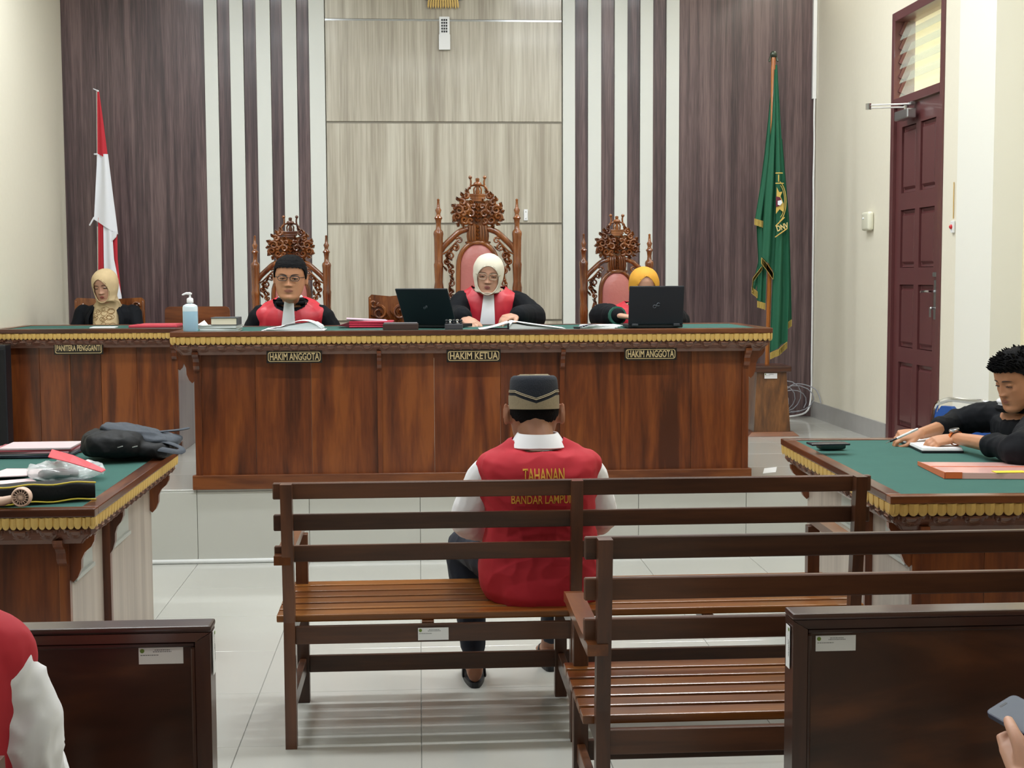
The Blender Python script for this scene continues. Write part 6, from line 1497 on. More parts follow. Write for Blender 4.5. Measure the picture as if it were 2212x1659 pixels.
for sh_, e, w in ((B.shR, eR, wR), (B.shL, eL, wL)): tube(b, spline([sh_ - B.up * 0.03, sh_.lerp(e, .5), e, e.lerp(w, .45), e.lerp(w, .9)], 4), [.046, .048, .052, .055, .057, .058, .058, .058, .058, .056, .056, .052, .05, .048, .046, .044, .042], 16)
part('white_shirt', voxelize(b, 0.006, 3, 0.014, 14, 8, (1, 1, .8)), M['shirt'], root, True, 80)
b = new_bm(); B.torso(b, 0.014, 1.03, prof=prof, seg=40, t0=-1)
for sh_, sg in ((B.shR, -1), (B.shL, 1)): sphere(b, sh_ + B.S * (sg * 0.020) - B.up * 0.02, 0.076, 18, 12, (0.95, 1.0, 0.92)); sphere(b, sh_ + B.S * (sg * 0.02) - B.up * 0.085, 0.07, 18, 12, (0.85, 1.0, 1.1))
nb = voxelize(b, 0.006, 2, 0.006, 9, 3); bmesh.ops.delete(nb, geom=[f for f in nb.faces if neckhole(f, B)], context='FACES'); part('red_vest', nb, M['red_vest'], root, True, 80)
b = new_bm()
for s in (-1, 1):
    hip = B.P0 + B.S * (s * 0.09) - Vector((0, 0, .02)); kn = hip + Vector((0, 0.40, 0)); an = Vector((kn.x, kn.y + 0.02, 0.14)); tube(b, [hip, kn, an], [.1, .075, .06], 12)
part('trousers', voxelize(b, 0.01, 2), M['trouser'], root, True, 80)
bench('slatted wooden bench whose post end just shows at the lower left corner', (-0.598 - 1.3, 1.965, 0), 1, 1.3, end_ext=0.0)

# -- hand with a phone at the lower right
root = person('person at the lower right corner holding a phone, only the hand in view', (1.72, 2.15, 0.432))
pc = at(2178, 1552, Y=2.5); wv = Vector((0.887, 0.256, 0.383)).normalized(); lv = Vector((0.321, -0.940, -0.114)); lv = (lv - wv * lv.dot(wv)).normalized(); nv = lv.cross(wv).normalized()
if nv.z < 0: nv = -nv
hwid, hlen = 0.036, 0.074
corner = at(2127, 1541, Y=2.5)                                       # top corner nearest the camera side
pc = corner + wv * hwid + lv * hlen
ph = thing('smartphone', 'dark blue smartphone with a blank grey screen held at the lower right', 'phone', tuple(pc))
def rrect(w, l, r, n=5):
    out = []
    for cx, cy, a0 in ((w - r, l - r, 0), (-w + r, l - r, 90), (-w + r, -l + r, 180), (w - r, -l + r, 270)):
        for k in range(n): a = R(a0 + 90 * k / (n - 1)); out.append((cx + r * math.cos(a), cy + r * math.sin(a)))
    return out
def ph_ring(w, l, r, h): return [pc + wv * x + lv * y + nv * h for x, y in rrect(w, l, r)]
b = new_bm(); loft(b, [ph_ring(hwid - .002, hlen - .002, .010, -.0065), ph_ring(hwid, hlen, .012, -.005), ph_ring(hwid, hlen, .012, .003), ph_ring(hwid - .0012, hlen - .0012, .011, .0042)]); part('case', b, mat('navy_phone_case', '#1c2340', rough=0.4), ph, True, 40)
b = new_bm(); loft(b, [ph_ring(hwid - .003, hlen - .003, .0095, .0040), ph_ring(hwid - .003, hlen - .003, .0095, .0046)]); scr = part('screen', b, mat('grey_screen_glass', '#747a86', rough=0.12), ph)
b = new_bm(); c0 = pc - lv * (hlen - 0.012); loft(b, [[c0 + wv * x + lv * y + nv * h for x, y in rrect(.0085, .0026, .0025)] for h in (.0044, .0049)]); part('camera_cutout', b, M['black'], scr)
th = at(2176, 1553, Y=2.5)
def onph(px, py, h): 
    o = Vector((0, 0, CAM_H)); d = at(px, py, Y=2.5) - o; k = (pc + nv * h - o).dot(nv) / d.dot(nv); return o + d * k
t3 = onph(2178, 1556, 0.011); t2 = onph(2188, 1578, 0.016); t1 = onph(2202, 1606, 0.006); W_ = onph(2232, 1690, -0.045)
b = new_bm(); tube(b, spline([W_, W_.lerp(t1, 0.6), t1, t2, t3], 3), [.026, .024, .022, .020, .018, .016, .0145, .0135, .012, .0115, .011, .0105, .0095], 12)
palm = [(W_, .03, .02), (W_.lerp(t1, .5) + nv * -.015, .036, .022), (onph(2206, 1622, -.026), .04, .018), (pc - nv * 0.026 + lv * 0.0, .036, .014)]
fr_ = frames([p for p, _, _ in palm], nv)
loft(b, [[p + u * (h_ * math.cos(2 * PI * i / 14)) + v * (w_2 * math.sin(2 * PI * i / 14)) for i in range(14)] for (p, w_2, h_), (t_, u, v) in zip(palm, fr_)])
for k in range(4):                                                   # fingers wrap beneath and round the far edge
    o_ = lv * (-0.022 + 0.019 * k + 0.012); base = onph(2204, 1618, -.028) + lv * (0.012 * (k - 1)) ; far = pc + wv * (hwid + 0.010) + o_
    tube(b, [base, pc - nv * 0.021 + o_ - wv * 0.01, pc - nv * 0.020 + o_ + wv * 0.022, far - nv * 0.008, far + nv * 0.006 - wv * 0.004], [.0105, .0095, .009, .0085, .0075], 8)
ix = onph(2160, 1588, -0.012)
tube(b, [onph(2186, 1636, -0.03), onph(2170, 1612, -0.022), onph(2163, 1592, -0.016), onph(2176, 1588, -0.014)], [.0125, .0115, .0105, .0095], 8)
E1 = Vector((1.50, 2.2, 0.64)); tube(b, [W_ + (W_ - E1) * 0.05, W_, W_.lerp(E1, .5), E1, E1 + Vector((0.05, -0.02, 0.1)), Vector((1.62, 2.14, 0.97))], [.026, .028, .038, .044, .046, .05], 12)
B = Body((1.80, 2.15, 0.54), (1.80, 2.15, 1.03), (-0.2, 1, 0)); B.torso(b); H = 0.235; mtx = head_mtx((1.80, 2.2, 1.185), (-0.3, 1, 0), R(15)); add_head(b, mtx, H, 0, 0.5, True); tube(b, [B.P1 - B.up * 0.06, B.P1, mtx @ Vector((0, 0.1 * H, -0.2 * H))], [.064, .06, .058], 12)
arm_skin(b, B.shR, Vector((2.03, 2.2, 0.75)), Vector((1.95, 2.45, 0.62))); hand(b, (1.95, 2.45, 0.62), (-0.3, 1, -0.2), (0, 0, 1), (-1, 0, 0))
for s in (-1, 1):
    hip = B.P0 + B.S * (s * 0.09) - Vector((0, 0, .03)); kn = hip + Vector((-0.05, 0.40, 0)); an = Vector((kn.x, kn.y + 0.0, 0.09)); tube(b, [hip, kn, an], [.08, .06, .04], 10); tube(b, [an - Vector((0, 0, .045)), an + Vector((0, .15, -.05))], [.04, .034], 8)
part('body', voxelize(b, 0.0035, 2), M['skin_fair'], root, True, 80); hair_cap(root, mtx, H, seed=7)
b = new_bm(); B.torso(b, 0.014, 1.0, t1=0.985); tube(b, [B.shL, Vector((1.60, 2.16, 0.84)), E1 + Vector((0.04, -0.01, 0.06))], [.06, .056, .054], 14); tube(b, [B.shR, Vector((2.03, 2.2, 0.75)), Vector((1.97, 2.40, 0.64))], [.06, .056, .044], 14); part('dark_shirt', voxelize(b, 0.01, 2), M['trouser'], root, True, 80)
d = (E1 - W_).normalized(); c0 = W_ + d * 0.012; u_ = d.cross(nv).normalized(); v_ = d.cross(u_)
b = new_bm(); tube(b, [c0 + u_ * (0.031 * math.cos(a)) + v_ * (0.031 * math.sin(a)) for a in [2 * PI * i / 24 for i in range(25)]], (0.004, 0.007), 8, round_ends=False)
single('bracelet', b, M['chrome'], 'shiny metal bracelet on the wrist holding the phone', 'bracelet', smooth=True)
bench('slatted wooden bench of the person with the phone, outside the picture', (1.45, 1.93, 0), 1, 1.1, end_ext=0.0)
# ---------------------------------------------------------------- things on the desks
def slab(b, quad, z0, z1):
    """flat piece with a given outline (list of xy) between two heights"""
    prism(b, quad, z0, z1, 'XY')
def xyZ(px, py, Z): p = at(px, py, Z=Z); return (p.x, p.y)
Z0 = MZ - 0.0045
# hand sanitizer
c = at(410, 719, Y=7.50); cx = c.x; bz = MZ + 0.0005
t = thing('sanitizer_bottle', 'clear pump bottle of pale blue hand sanitizer at the left end of the judges desk', 'bottle', (cx, 7.53, bz))
def oval(k, z, rx=.040, ry=.027): return [Vector((cx + rx * k * pw(math.cos(2 * PI * i / 24), .75), 7.53 + ry * k * pw(math.sin(2 * PI * i / 24), .75), bz + z)) for i in range(24)]
M['bluegel'] = mat('pale_blue_gel', '#9fc4da', rough=0.25, coat=0.5); M['frost'] = mat('frosted_bottle', '#cfdfe8', rough=0.25, coat=0.4)
b = new_bm(); loft(b, [oval(.93, 0.0), oval(1, .006), oval(1, .105)]); part('gel_body', b, M['bluegel'], t, True, 40)
b = new_bm(); loft(b, [oval(1.0, .1052), oval(1, .125), oval(.93, .135), oval(.6, .143), oval(.36, .147, .03, .03), oval(.34, .15, .03, .03)]); part('bottle_shoulder', b, M['frost'], t, True, 40)
b = new_bm(); lathe(b, [(.0, .150), (.017, .150), (.018, .152), (.017, .172), (.012, .176), (.006, .178), (.005, .193), (.011, .195), (.011, .203), (0, .204)], (cx, 7.53, bz), 16); tube(b, [(cx, 7.53, bz + .199), (cx - .02, 7.53, bz + .2), (cx - .038, 7.53, bz + .193)], [.008, .006, .0045], 8); part('pump', b, M['white'], t, True, 50)
# binder and book at the left end
q = 7.62
x0, x1 = at(429, 712, Y=q).x, at(514, 712, Y=q).x
t = thing('paper_stack', 'stack of white papers and files beside the sanitizer bottle', 'papers', ((x0 + x1) / 2, q, MZ))
for k in range(5):
    b = new_bm(); d_ = random.uniform(-.006, .006); obox(b, ((x0 + x1) / 2 + d_, q + .08, Z0 + .003 + k * .0062), (x1 - x0 - .01 * (k % 2), .2, .0055), Matrix.Rotation(random.uniform(-.05, .05), 3, 'Z')); part('file', b, M['paper'] if k % 2 else M['greyplate'], t)
x0, x1 = at(455, 700, Y=q).x, at(512, 700, Y=q).x; zb = Z0 + .0325
t = thing('thick_book', 'thick dark-covered book with cream pages on the paper stack', 'book', ((x0 + x1) / 2, q + .08, zb))
b = new_bm(); box(b, x0 + .003, x1 - .003, q + .003, q + .17, zb + .003, zb + .036); part('pages', b, mat('cream_pages', '#d8d0ba', rough=0.8), t)
b = new_bm(); box(b, x0, x1, q, q + .175, zb + .036, zb + .041, .001, 1); box(b, x0, x1, q, q + .175, zb, zb + .003); box(b, x1 - .003, x1 + .003, q, q + .175, zb, zb + .041, .001, 1); part('cover', b, mat('dark_grey_cover', '#44474a', rough=0.6), t)
b = new_bm(); p = at(438, 704, Y=7.75); loft(b, [[Vector((p.x - .03, 7.75, Z0 + .03)), Vector((p.x + .03, 7.75, Z0 + .03)), Vector((p.x + .005, 7.78, Z0 + .055))], [Vector((p.x - .03, 7.752, Z0 + .03)), Vector((p.x + .03, 7.752, Z0 + .03)), Vector((p.x + .005, 7.782, Z0 + .055))]])
single('folded_note', b, M['paper'], 'small folded white note on the files behind the sanitizer', 'paper')
# sheets of the left judge: flat pile and a curled leaf
def sheet_curl(root, name, xa, xb, y0_, y1_, zf, m=M['paper'], n=18, th=.0012):
    b = new_bm(); A = []
    for i in range(n + 1):
        t_ = i / n; x = xa + (xb - xa) * t_; z = zf(t_); A.append((x, z))
    loft(b, [[Vector((x, y, z)) for x, z in A] + [Vector((x, y, z + th)) for x, z in A[::-1]] for y in (y0_, (y0_ + y1_) / 2, y1_)])
    return part(name, b, m, root, True, 50)
q = 7.56; xa, xb = at(564, 714, Y=q).x, at(700, 714, Y=q).x
t = thing('open_document', 'open white document with a curled page before the man in glasses', 'document', ((xa + xb) / 2, q + .1, MZ))
for k in range(3):
    b = new_bm(); obox(b, ((xa + xb) / 2, q + .12, Z0 + .003 + .0035 * k), (xb - xa - .02 * k, .22, .003), Matrix.Rotation(.03 * k, 3, 'Z')); part('sheet', b, M['paper'], t)
sheet_curl(t, 'curled_page', xa + .08, xb - .015, q + .03, q + .24, lambda u: Z0 + .012 + .048 * math.sin(PI * min(1, u * 1.02)) ** 0.8 * (0.5 + 0.7 * u))
sheet_curl(t, 'curled_page', xa + .03, xb - .05, q + .06, q + .25, lambda u: Z0 + .012 + .026 * math.sin(PI * u) * (0.3 + u))
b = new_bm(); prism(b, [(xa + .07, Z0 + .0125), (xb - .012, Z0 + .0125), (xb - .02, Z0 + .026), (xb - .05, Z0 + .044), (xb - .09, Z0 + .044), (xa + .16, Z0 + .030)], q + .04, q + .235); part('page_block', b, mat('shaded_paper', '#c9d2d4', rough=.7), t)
# red folders
q = 7.95; xa, xb = at(752, 700, Y=q).x, at(846, 700, Y=q).x
M['pinkred'] = mat('crimson_folder', '#b3213f', rough=0.5); M['pinkpaper'] = mat('pale_pink_paper', '#d9b6c6', rough=0.7)
t = thing('crimson_folders', 'pile of crimson folders topped with pale pink papers left of the middle laptop', 'folders', ((xa + xb) / 2, q + .1, MZ))
for k in range(3):
    b = new_bm(); obox(b, ((xa + xb) / 2 + .004 * k, q + .1, Z0 + .008 + .0125 * k), (xb - xa, .22, .011), Matrix.Rotation(.05 - .04 * k, 3, 'Z'), .003, 1); part('folder', b, M['pinkred'], t)
b = new_bm(); loft(b, [[Vector((xa - .06, q + .02 + y, Z0 + .012)), Vector((xa + .01, q + .0 + y, Z0 + .034)), Vector((xa + .01, q + y, Z0 + .005))] for y in (0, .15)]); part('folder_flap', b, mat('dark_crimson', '#5d1020', rough=.6), t)
for k in range(3):
    b = new_bm(); obox(b, ((xa + xb) / 2 - .012 - .006 * k, q + .1, Z0 + .0405 + .0032 * k), (xb - xa - .02, .2, .0028), Matrix.Rotation(-.05 + .05 * k, 3, 'Z') @ Matrix.Rotation(.05, 3, 'Y')); part('paper_sheet', b, M['pinkpaper'], t)
# flat dark case and stamp holder
q = 7.50; xa, xb = at(827, 709, Y=q).x, at(904, 709, Y=q).x
b = new_bm(); box(b, xa, xb, q, q + .1, MZ + .0005, MZ + .034, .004); 
t = thing('wooden_case', 'flat dark wooden case at the front edge below the middle laptop', 'case', ((xa + xb) / 2, q + .05, MZ)); part('case_body', b, mat('dark_case_wood', '#3a2b27', rough=.45), t)
b = new_bm(); box(b, xa + .006, xb - .006, q + .006, q + .094, MZ + .0342, MZ + .038, .001, 1); part('lid', b, mat('grey_case_lid', '#77767a', rough=.5), t)
q = 7.51; xa, xb = at(961, 706, Y=q).x, at(1000, 706, Y=q).x
t = thing('stamp_holder', 'dark rack of rubber stamps right of the middle laptop', 'stamp holder', ((xa + xb) / 2, q + .03, MZ))
b = new_bm(); box(b, xa, xb, q, q + .06, MZ + .0005, MZ + .030, .004); part('rack', b, mat('grey_rack', '#3d3f44', rough=.4), t)
n = 5
for k in range(n):
    b = new_bm(); x = xa + (xb - xa) * (k + .5) / n; lathe(b, [(0, .03), (.006, .03), (.0075, .036), (.005, .042), (.009, .048), (.006, .054), (0, .055)], (x, q + .02 + .012 * (k % 2), MZ), 10); part('stamp', b, M['chrome'] if k % 2 else M['black'], t, True)
# laptops
def laptop(label, cx, Y, Wd, lid, tilt, yaw, logo_s):
    t = thing('laptop', label, 'laptop', (cx, Y, Z0), yaw, 'open black laptops on the judges desk'); dp = .235
    b = new_bm(); box(b, -Wd / 2, Wd / 2, 0.0, dp, .004, .022, .004); part('base', b, M['black'], t, world=False)
    b = new_bm(); box(b, -Wd / 2 + .02, Wd / 2 - .02, .03, .13, .0221, .0235, .0005, 1); part('keyboard', b, M['grille_k'], t, world=False)
    rot = Matrix.Rotation(tilt, 4, 'X'); hinge = Matrix.Translation((0, 0.004, .022))
    b = new_bm(); box(b, -Wd / 2, Wd / 2, -.010, .0, 0, lid, .006); place_bm(b, hinge @ rot); ld = part('lid', b, M['lidblue'], t, world=False)
    b = new_bm(); box(b, -Wd / 2 + .012, Wd / 2 - .012, .0002, .0012, .018, lid - .012); place_bm(b, hinge @ rot); part('screen', b, M['screen'], ld, world=False)
    b = new_bm(); s = logo_s; pts = []
    for i in range(29):                                              # open looped mark on the lid
        a = 2 * PI * i / 28; k = 1 + math.sin(a) ** 2; pts.append((s * 1.35 * math.cos(a) / k, -.0112, lid * .5 + s * 1.5 * math.sin(a) * math.cos(a) / k))
    mr = Matrix.Translation((0, 0, lid * .5)) @ Matrix.Rotation(R(-28), 4, 'Y') @ Matrix.Translation((0, 0, -lid * .5))
    tube(b, [mr @ Vector(p_) for p_ in pts[:27]], (.0021, .0021), 5, round_ends=False); place_bm(b, hinge @ rot); part('logo', b, M['logo'], ld, world=False)
    for s_ in (-1, 1):
        b = new_bm(); box(b, s_ * Wd * .38 - .018, s_ * Wd * .38 + .018, -.012, .006, .012, .026, .002, 1); part('hinge', b, M['hinge'], t, world=False)
    return t
M['grille_k'] = mat('keyboard_black', '#181a1f', rough=.6); M['lidblue'] = mat('dark_blue_black_lid', '#0e141f', rough=.5); M['logo'] = mat('grey_logo', '#5d636c', rough=.4, metal=.4); M['hinge'] = mat('hinge_grey', '#2b2f36', rough=.4)
M['screen'] = mat('lit_laptop_screen', '#aab4c4', rough=.2); sb = M['screen'].node_tree.nodes['Principled BSDF']; sb.inputs['Emission Color'].default_value = hx('#b8c4d8'); sb.inputs['Emission Strength'].default_value = .5
Yl = 7.86
laptop('open black laptop between the man in glasses and the presiding woman, turned aslant', (at(878, 700, Y=Yl).x + at(983, 700, Y=Yl).x) / 2, Yl, .315, .243, R(33), R(-24), .010)
Yl = 7.60
laptop('open black laptop hiding the woman in the mustard headscarf', (at(1356, 700, Y=Yl).x + at(1476, 700, Y=Yl).x) / 2, Yl, .304, .214, R(9), R(2), .015)
# open file in front of the presiding judge
q = 7.54; xa, xm, xb = at(1036, 712, Y=q).x, at(1100, 712, Y=q).x, at(1222, 712, Y=q).x
t = thing('open_file', 'thick open file of white pages under the hands of the presiding woman', 'document', (xm, q + .1, MZ))
for k in range(4):
    sheet_curl(t, 'right_page', xm, xb - .01 * k, q + .01 * k, q + .24, (lambda k: lambda u: Z0 + .004 + (.044 + .002 * k) * (1 - u) ** (1.1 + .25 * k) * min(1, u * 9 + .35) - .0015 * k * 0)(k))
for k in range(2):
    sheet_curl(t, 'left_page', xa + .01 * k, xm, q + .0, q + .22, (lambda k: lambda u: Z0 + .003 + (.034 + .004 * k) * u ** 1.4)(k))
b = new_bm(); prism(b, [(xm + .002, Z0 + .004), (xb - .03, Z0 + .004), (xb - .035, Z0 + .008), (xm + .10, Z0 + .020), (xm + .05, Z0 + .030), (xm + .002, Z0 + .036)], q + .012, q + .23); part('page_block', b, M['paper'], t)
b = new_bm(); box(b, xa + .04, xb - .05, q + .01, q + .23, Z0 + .0005, Z0 + .0035); part('cover', b, mat('navy_cover', '#1d2440', rough=.5), t)
q = 7.60; xa, xb = at(1256, 708, Y=q).x, at(1341, 708, Y=q).x
t = thing('loose_papers', 'loose white papers left of the right-hand laptop', 'papers', ((xa + xb) / 2, q + .08, MZ))
for k in range(4):
    b = new_bm(); obox(b, ((xa + xb) / 2 + .02 * (k - 1.5) * .4, q + .1, Z0 + .003 + .0045 * k), (xb - xa - .02, .2, .004), Matrix.Rotation(.08 * (k - 1.5), 3, 'Z')); part('sheet', b, M['paper'], t)
sheet_curl(t, 'dark_folder', xa - .02, xa + .14, q + .0, q + .06, lambda u: Z0 + .006 + .016 * math.sin(PI * u), mat('dark_blue_folder', '#26304c', rough=.5))
b = new_bm(); p = at(1247, 711, Y=7.52); box(b, p.x - .018, p.x + .018, 7.52, 7.56, MZ + .0005, MZ + .010, .003); single('small_clip', b, M['black'], 'small black clip on the desk edge left of the loose papers', 'clip', origin=(p.x, 7.54, MZ))
# clerk desk papers
q = 9.25; b = new_bm(); c = at(217, 703, Y=q); obox(b, (c.x, q + .1, PZ - .002), (.16, .2, .005), Matrix.Rotation(.1, 3, 'Z'))
single('paper_sheets', b, M['paper'], 'white sheets in front of the woman at the clerk desk', 'paper', origin=(c.x, q + .1, PZ))
xa, xb = at(276, 704, Y=q).x, at(388, 704, Y=q).x
t = thing('red_folder', 'flat red folder at the right end of the clerk desk', 'folder', ((xa + xb) / 2, q + .15, PZ))
b = new_bm(); box(b, xa, xb - .02, q + .02, q + .3, PZ - .0045, PZ + .012, .003, 1); part('cover', b, mat('red_folder_card', '#c23a4a', rough=.5), t)
b = new_bm(); box(b, xa + .05, xb - .03, q + .04, q + .29, PZ + .0122, PZ + .017, .001, 1); part('inner_sheet', b, mat('rose_sheet', '#cf5560', rough=.6), t)

# left foreground desk
ZL = LZ - 0.0045
def dl(px, py, h=0.0): p = at(px, py, Z=LZ + h); return Vector((p.x, p.y, LZ + h))
M['bagblack'] = mat('black_bag_nylon', '#090b0f', rough=.6, spec=.25, bump=.3, bscale=30, var=.2); M['baggrey'] = mat('grey_bag_fabric', '#373e48', rough=.7, bump=.3, bscale=40, var=.15)
t = thing('backpack', 'black and grey backpack lying on the far end of the left desk', 'backpack', tuple(dl(280, 990)))
def lump(b, c, s, rot=0.0, tilt=0.0, e=.6, n=24, m=14):
    Rm = Matrix.Rotation(rot, 3, 'Z') @ Matrix.Rotation(tilt, 3, 'Y'); rings = []
    for j in range(1, m):
        ph = -PI / 2 + PI * j / m; rings.append([Vector(c) + Rm @ Vector((s[0] * pw(math.cos(ph), e) * pw(math.cos(2 * PI * i / n), e), s[1] * pw(math.cos(ph), e) * pw(math.sin(2 * PI * i / n), e), s[2] * pw(math.sin(ph), e))) for i in range(n)])
    loft(b, rings)
c = dl(232, 1000) + Vector((0, 0, .012)); b = new_bm(); lump(b, c + Vector((0.0, .14, .055)), (.13, .17, .058), .15, .05); lump(b, c + Vector((.10, .16, .035)), (.15, .13, .038), -.1, .08)
part('main_compartment', voxelize(b, .006, 2, .010, 10, 3, (1, 1, 1)), M['bagblack'], t, True, 80)
b = new_bm(); lump(b, c + Vector((.06, .2, .102)), (.13, .11, .018), .1, .14); lump(b, c + Vector((.15, .2, .070)), (.12, .12, .022), -.05, .12)
part('top_flap', voxelize(b, .006, 2, .012, 9, 5, (1, 1, 1)), M['baggrey'], t, True, 80)
b = new_bm(); e_ = c + Vector((.215, .12, .03)); tube(b, spline([e_ + Vector((-.08, .02, .02)), e_ + Vector((.0, -.02, .03)), e_ + Vector((.075, -.05, .008)), e_ + Vector((.07, -.085, -.004)), e_ + Vector((.0, -.075, .006)), e_ + Vector((-.1, -.03, .015))], 5), (.006, .016), 8)
tube(b, spline([e_ + Vector((-.05, .1, .06)), e_ + Vector((.03, .12, .065)), e_ + Vector((.07, .14, .07))], 4), (.005, .013), 8); part('shoulder_strap', b, M['baggrey'], t, True)
b = new_bm(); 
for dx in (0, .06): tube(b, [c + Vector((.05 + dx, -.03, .035 + .02)), c + Vector((.07 + dx, -.036, .06))], .0025, 6)
tube(b, [e_ + Vector((-.05, -.02, .035)), e_ + Vector((-.045, -.035, .0))], .005, 6); part('zip_pull', b, M['metal'], t, True)
# salmon red card
M['salmon'] = mat('salmon_red_card', '#d64c56', rough=.6)
b = new_bm(); P = [dl(104, 988, .085), dl(150, 1000, .088), dl(190, 1012, .078), dl(219, 1021, .065)]; Q = [dl(112, 972, .095), dl(158, 985, .10), dl(200, 1003, .088), dl(228, 1016, .07)]
loft(b, [[p, q_, q_ + Vector((0, .002, .003)), p + Vector((0, 0, .003))] for p, q_ in zip(P, Q)]); 
o = single('red_card', b, M['salmon'], 'folded salmon red card lying across the clear plastic bag', 'card', origin=tuple(P[1]))
# clear plastic bag
M['cling'] = bpy.data.materials.new('clear_film'); M['cling'].use_nodes = True; cb = M['cling'].node_tree.nodes['Principled BSDF']; cb.inputs['Base Color'].default_value = (.9, .93, .95, 1); setp(cb, rough=.12, alpha=.42, spec=.9)
c = dl(140, 1035); t = thing('plastic_bag', 'crumpled clear plastic bag on the left desk under the red card', 'plastic bag', tuple(c))
b = new_bm(); lump(b, c + Vector((0, .02, .028)), (.145, .10, .03), -.1, 0, .8, 48, 24)
for v in b.verts:
    d = v.co - c; n_ = noise.noise(v.co * 26) + .6 * abs(noise.noise(v.co * 55)); v.co += Vector((d.x, d.y, 0)).normalized() * n_ * .012 + Vector((0, 0, max(-.4, n_) * .018))
    v.co.z = max(v.co.z, LZ - .002)
part('film', b, M['cling'], t, True, 30)
b = new_bm(); lump(b, c + Vector((-.03, .03, .018)), (.075, .05, .016), .2); part('dark_contents', b, M['baggrey'], t, True)
# black zip pouch with yellow piping
t = thing('zip_pouch', 'long black pouch with yellow piping at the front of the left desk', 'pouch', tuple(dl(110, 1090)))
pA, pB = dl(-60, 1098, 0), dl(207, 1080, 0); ax = (pB - pA).normalized(); nn = Vector((-ax.y, ax.x, 0)); Lp = (pB - pA).length; hp = .066; dpt = .10
def pouch(s, u, w): return pA + ax * (Lp * s) + nn * (dpt * u) + Vector((0, 0, w))
b = new_bm(); rings = []
for i in range(25):
    s = i / 24; e = .88 + .12 * math.sin(PI * s); wv_ = .004 * math.sin(s * 17); r_ = []
    for k in range(20):
        a = 2 * PI * k / 20; r_.append(pouch(s, .5 + .5 * pw(math.cos(a), .45) * e, hp / 2 + hp / 2 * pw(math.sin(a), .45) * e + wv_ * abs(math.cos(a)) + .001))
    rings.append(r_)
loft(b, rings); part('pouch_body', b, M['bagblack'], t, True, 60)
b = new_bm()
for u, w in ((.02, hp * .97), (.03, hp * .08)): tube(b, [pouch(i / 20, u - .015, w + .003 * math.sin(i * .85)) for i in range(21)], .0028, 6)
part('yellow_piping', b, mat('yellow_piping', '#c8b23a', rough=.6), t, True)
# small hand fan
M['peach'] = mat('peach_plastic', '#d8b8a6', rough=.45)
fc = at(47, 1079, Y=4.70); fc.z = LZ + .037
def fan_shell(b):
    pr = [(0.026, -.018), (.032, -.014), (.0335, 0), (.032, .012), (.029, .0155), (.026, .0135), (.0255, .004)]
    loft(b, [[fc + Vector((r_ * math.cos(2 * PI * k / 28), -z_, r_ * math.sin(2 * PI * k / 28))) for k in range(28)] for r_, z_ in pr], cap=False)
t = thing('hand_fan', 'small peach hand fan with a round grille on the left desk', 'fan', tuple(fc))
b = new_bm(); lathe(b, [(0.026, -.018), (.032, -.014), (.0335, 0), (.032, .012), (.027, .015), (.0255, .011)], fc, 28, 'Y') if 0 else fan_shell(b); lathe(b, [(0, -.02), (.024, -.02), (.03, -.015), (0, -.012)], fc, 24, 'Y'); part('fan_ring', b, M['peach'], t, True, 50)
b = new_bm(); lathe(b, [(0, 0), (.027, 0), (.027, .004), (0, .004)], fc, 24, 'Y'); part('fan_inside', b, mat('fan_dark', '#5a4a42', rough=.7), t)
b = new_bm()
for k in range(16):
    a = 2 * PI * k / 16; tube(b, [fc + Vector((.005 * math.cos(a), .0, .005 * math.sin(a))) - Vector((0, .013, 0)), fc + Vector((.027 * math.cos(a + .2), 0, .027 * math.sin(a + .2))) - Vector((0, .013, 0))], .0011, 5)
tube(b, [fc + Vector((.016 * math.cos(2 * PI * i / 20), -.013, .016 * math.sin(2 * PI * i / 20))) for i in range(21)], .0011, 5, round_ends=False); lathe(b, [(0, .012), (.006, .012), (.006, .016), (0, .016)], fc, 12, 'Y'); part('grille', b, M['peach'], t)
b = new_bm(); tube(b, [fc + Vector((-.03, 0, -.005)), fc + Vector((-.06, .0, -.014)), fc + Vector((-.16, .01, -.017))], [.012, .016, .0165], 12); part('handle', b, M['peach'], t, True)
# files and pink papers
t = thing('file_pile', 'pile of blue, grey and pink files along the far edge of the left desk', 'files', tuple(dl(70, 995)))
for k, (m_, a) in enumerate((('#343c4e', 0.0), ('#7d7f86', .04), ('#b98a93', -.03), ('#9c4650', .05), ('#cdb9bd', 0.02))):
    b = new_bm(); cc = dl(60 + 8 * k, 985); obox(b, (cc.x - .02, cc.y + .06, LZ + .004 + .0085 * k), (.42 - .03 * k, .24, .0078), Matrix.Rotation(a, 3, 'Z'), .001, 1); part('file', b, mat('file_%d' % k, m_, rough=.6), t)
t = thing('pink_forms', 'pale pink printed forms beside the plastic bag on the left desk', 'papers', tuple(dl(30, 1040)))
for k, (px_, py_, a) in enumerate(((20, 1045, .5), (50, 1022, -.1), (5, 1030, .2))):
    b = new_bm(); cc = dl(px_, py_); obox(b, (cc.x, cc.y, LZ + .002 + .004 * k), (.19, .15, .0035), Matrix.Rotation(a, 3, 'Z')); s_ = part('form', b, mat('pink_form', '#dcc4c6', rough=.7) if k == 0 else bpy.data.materials['pink_form'], t)

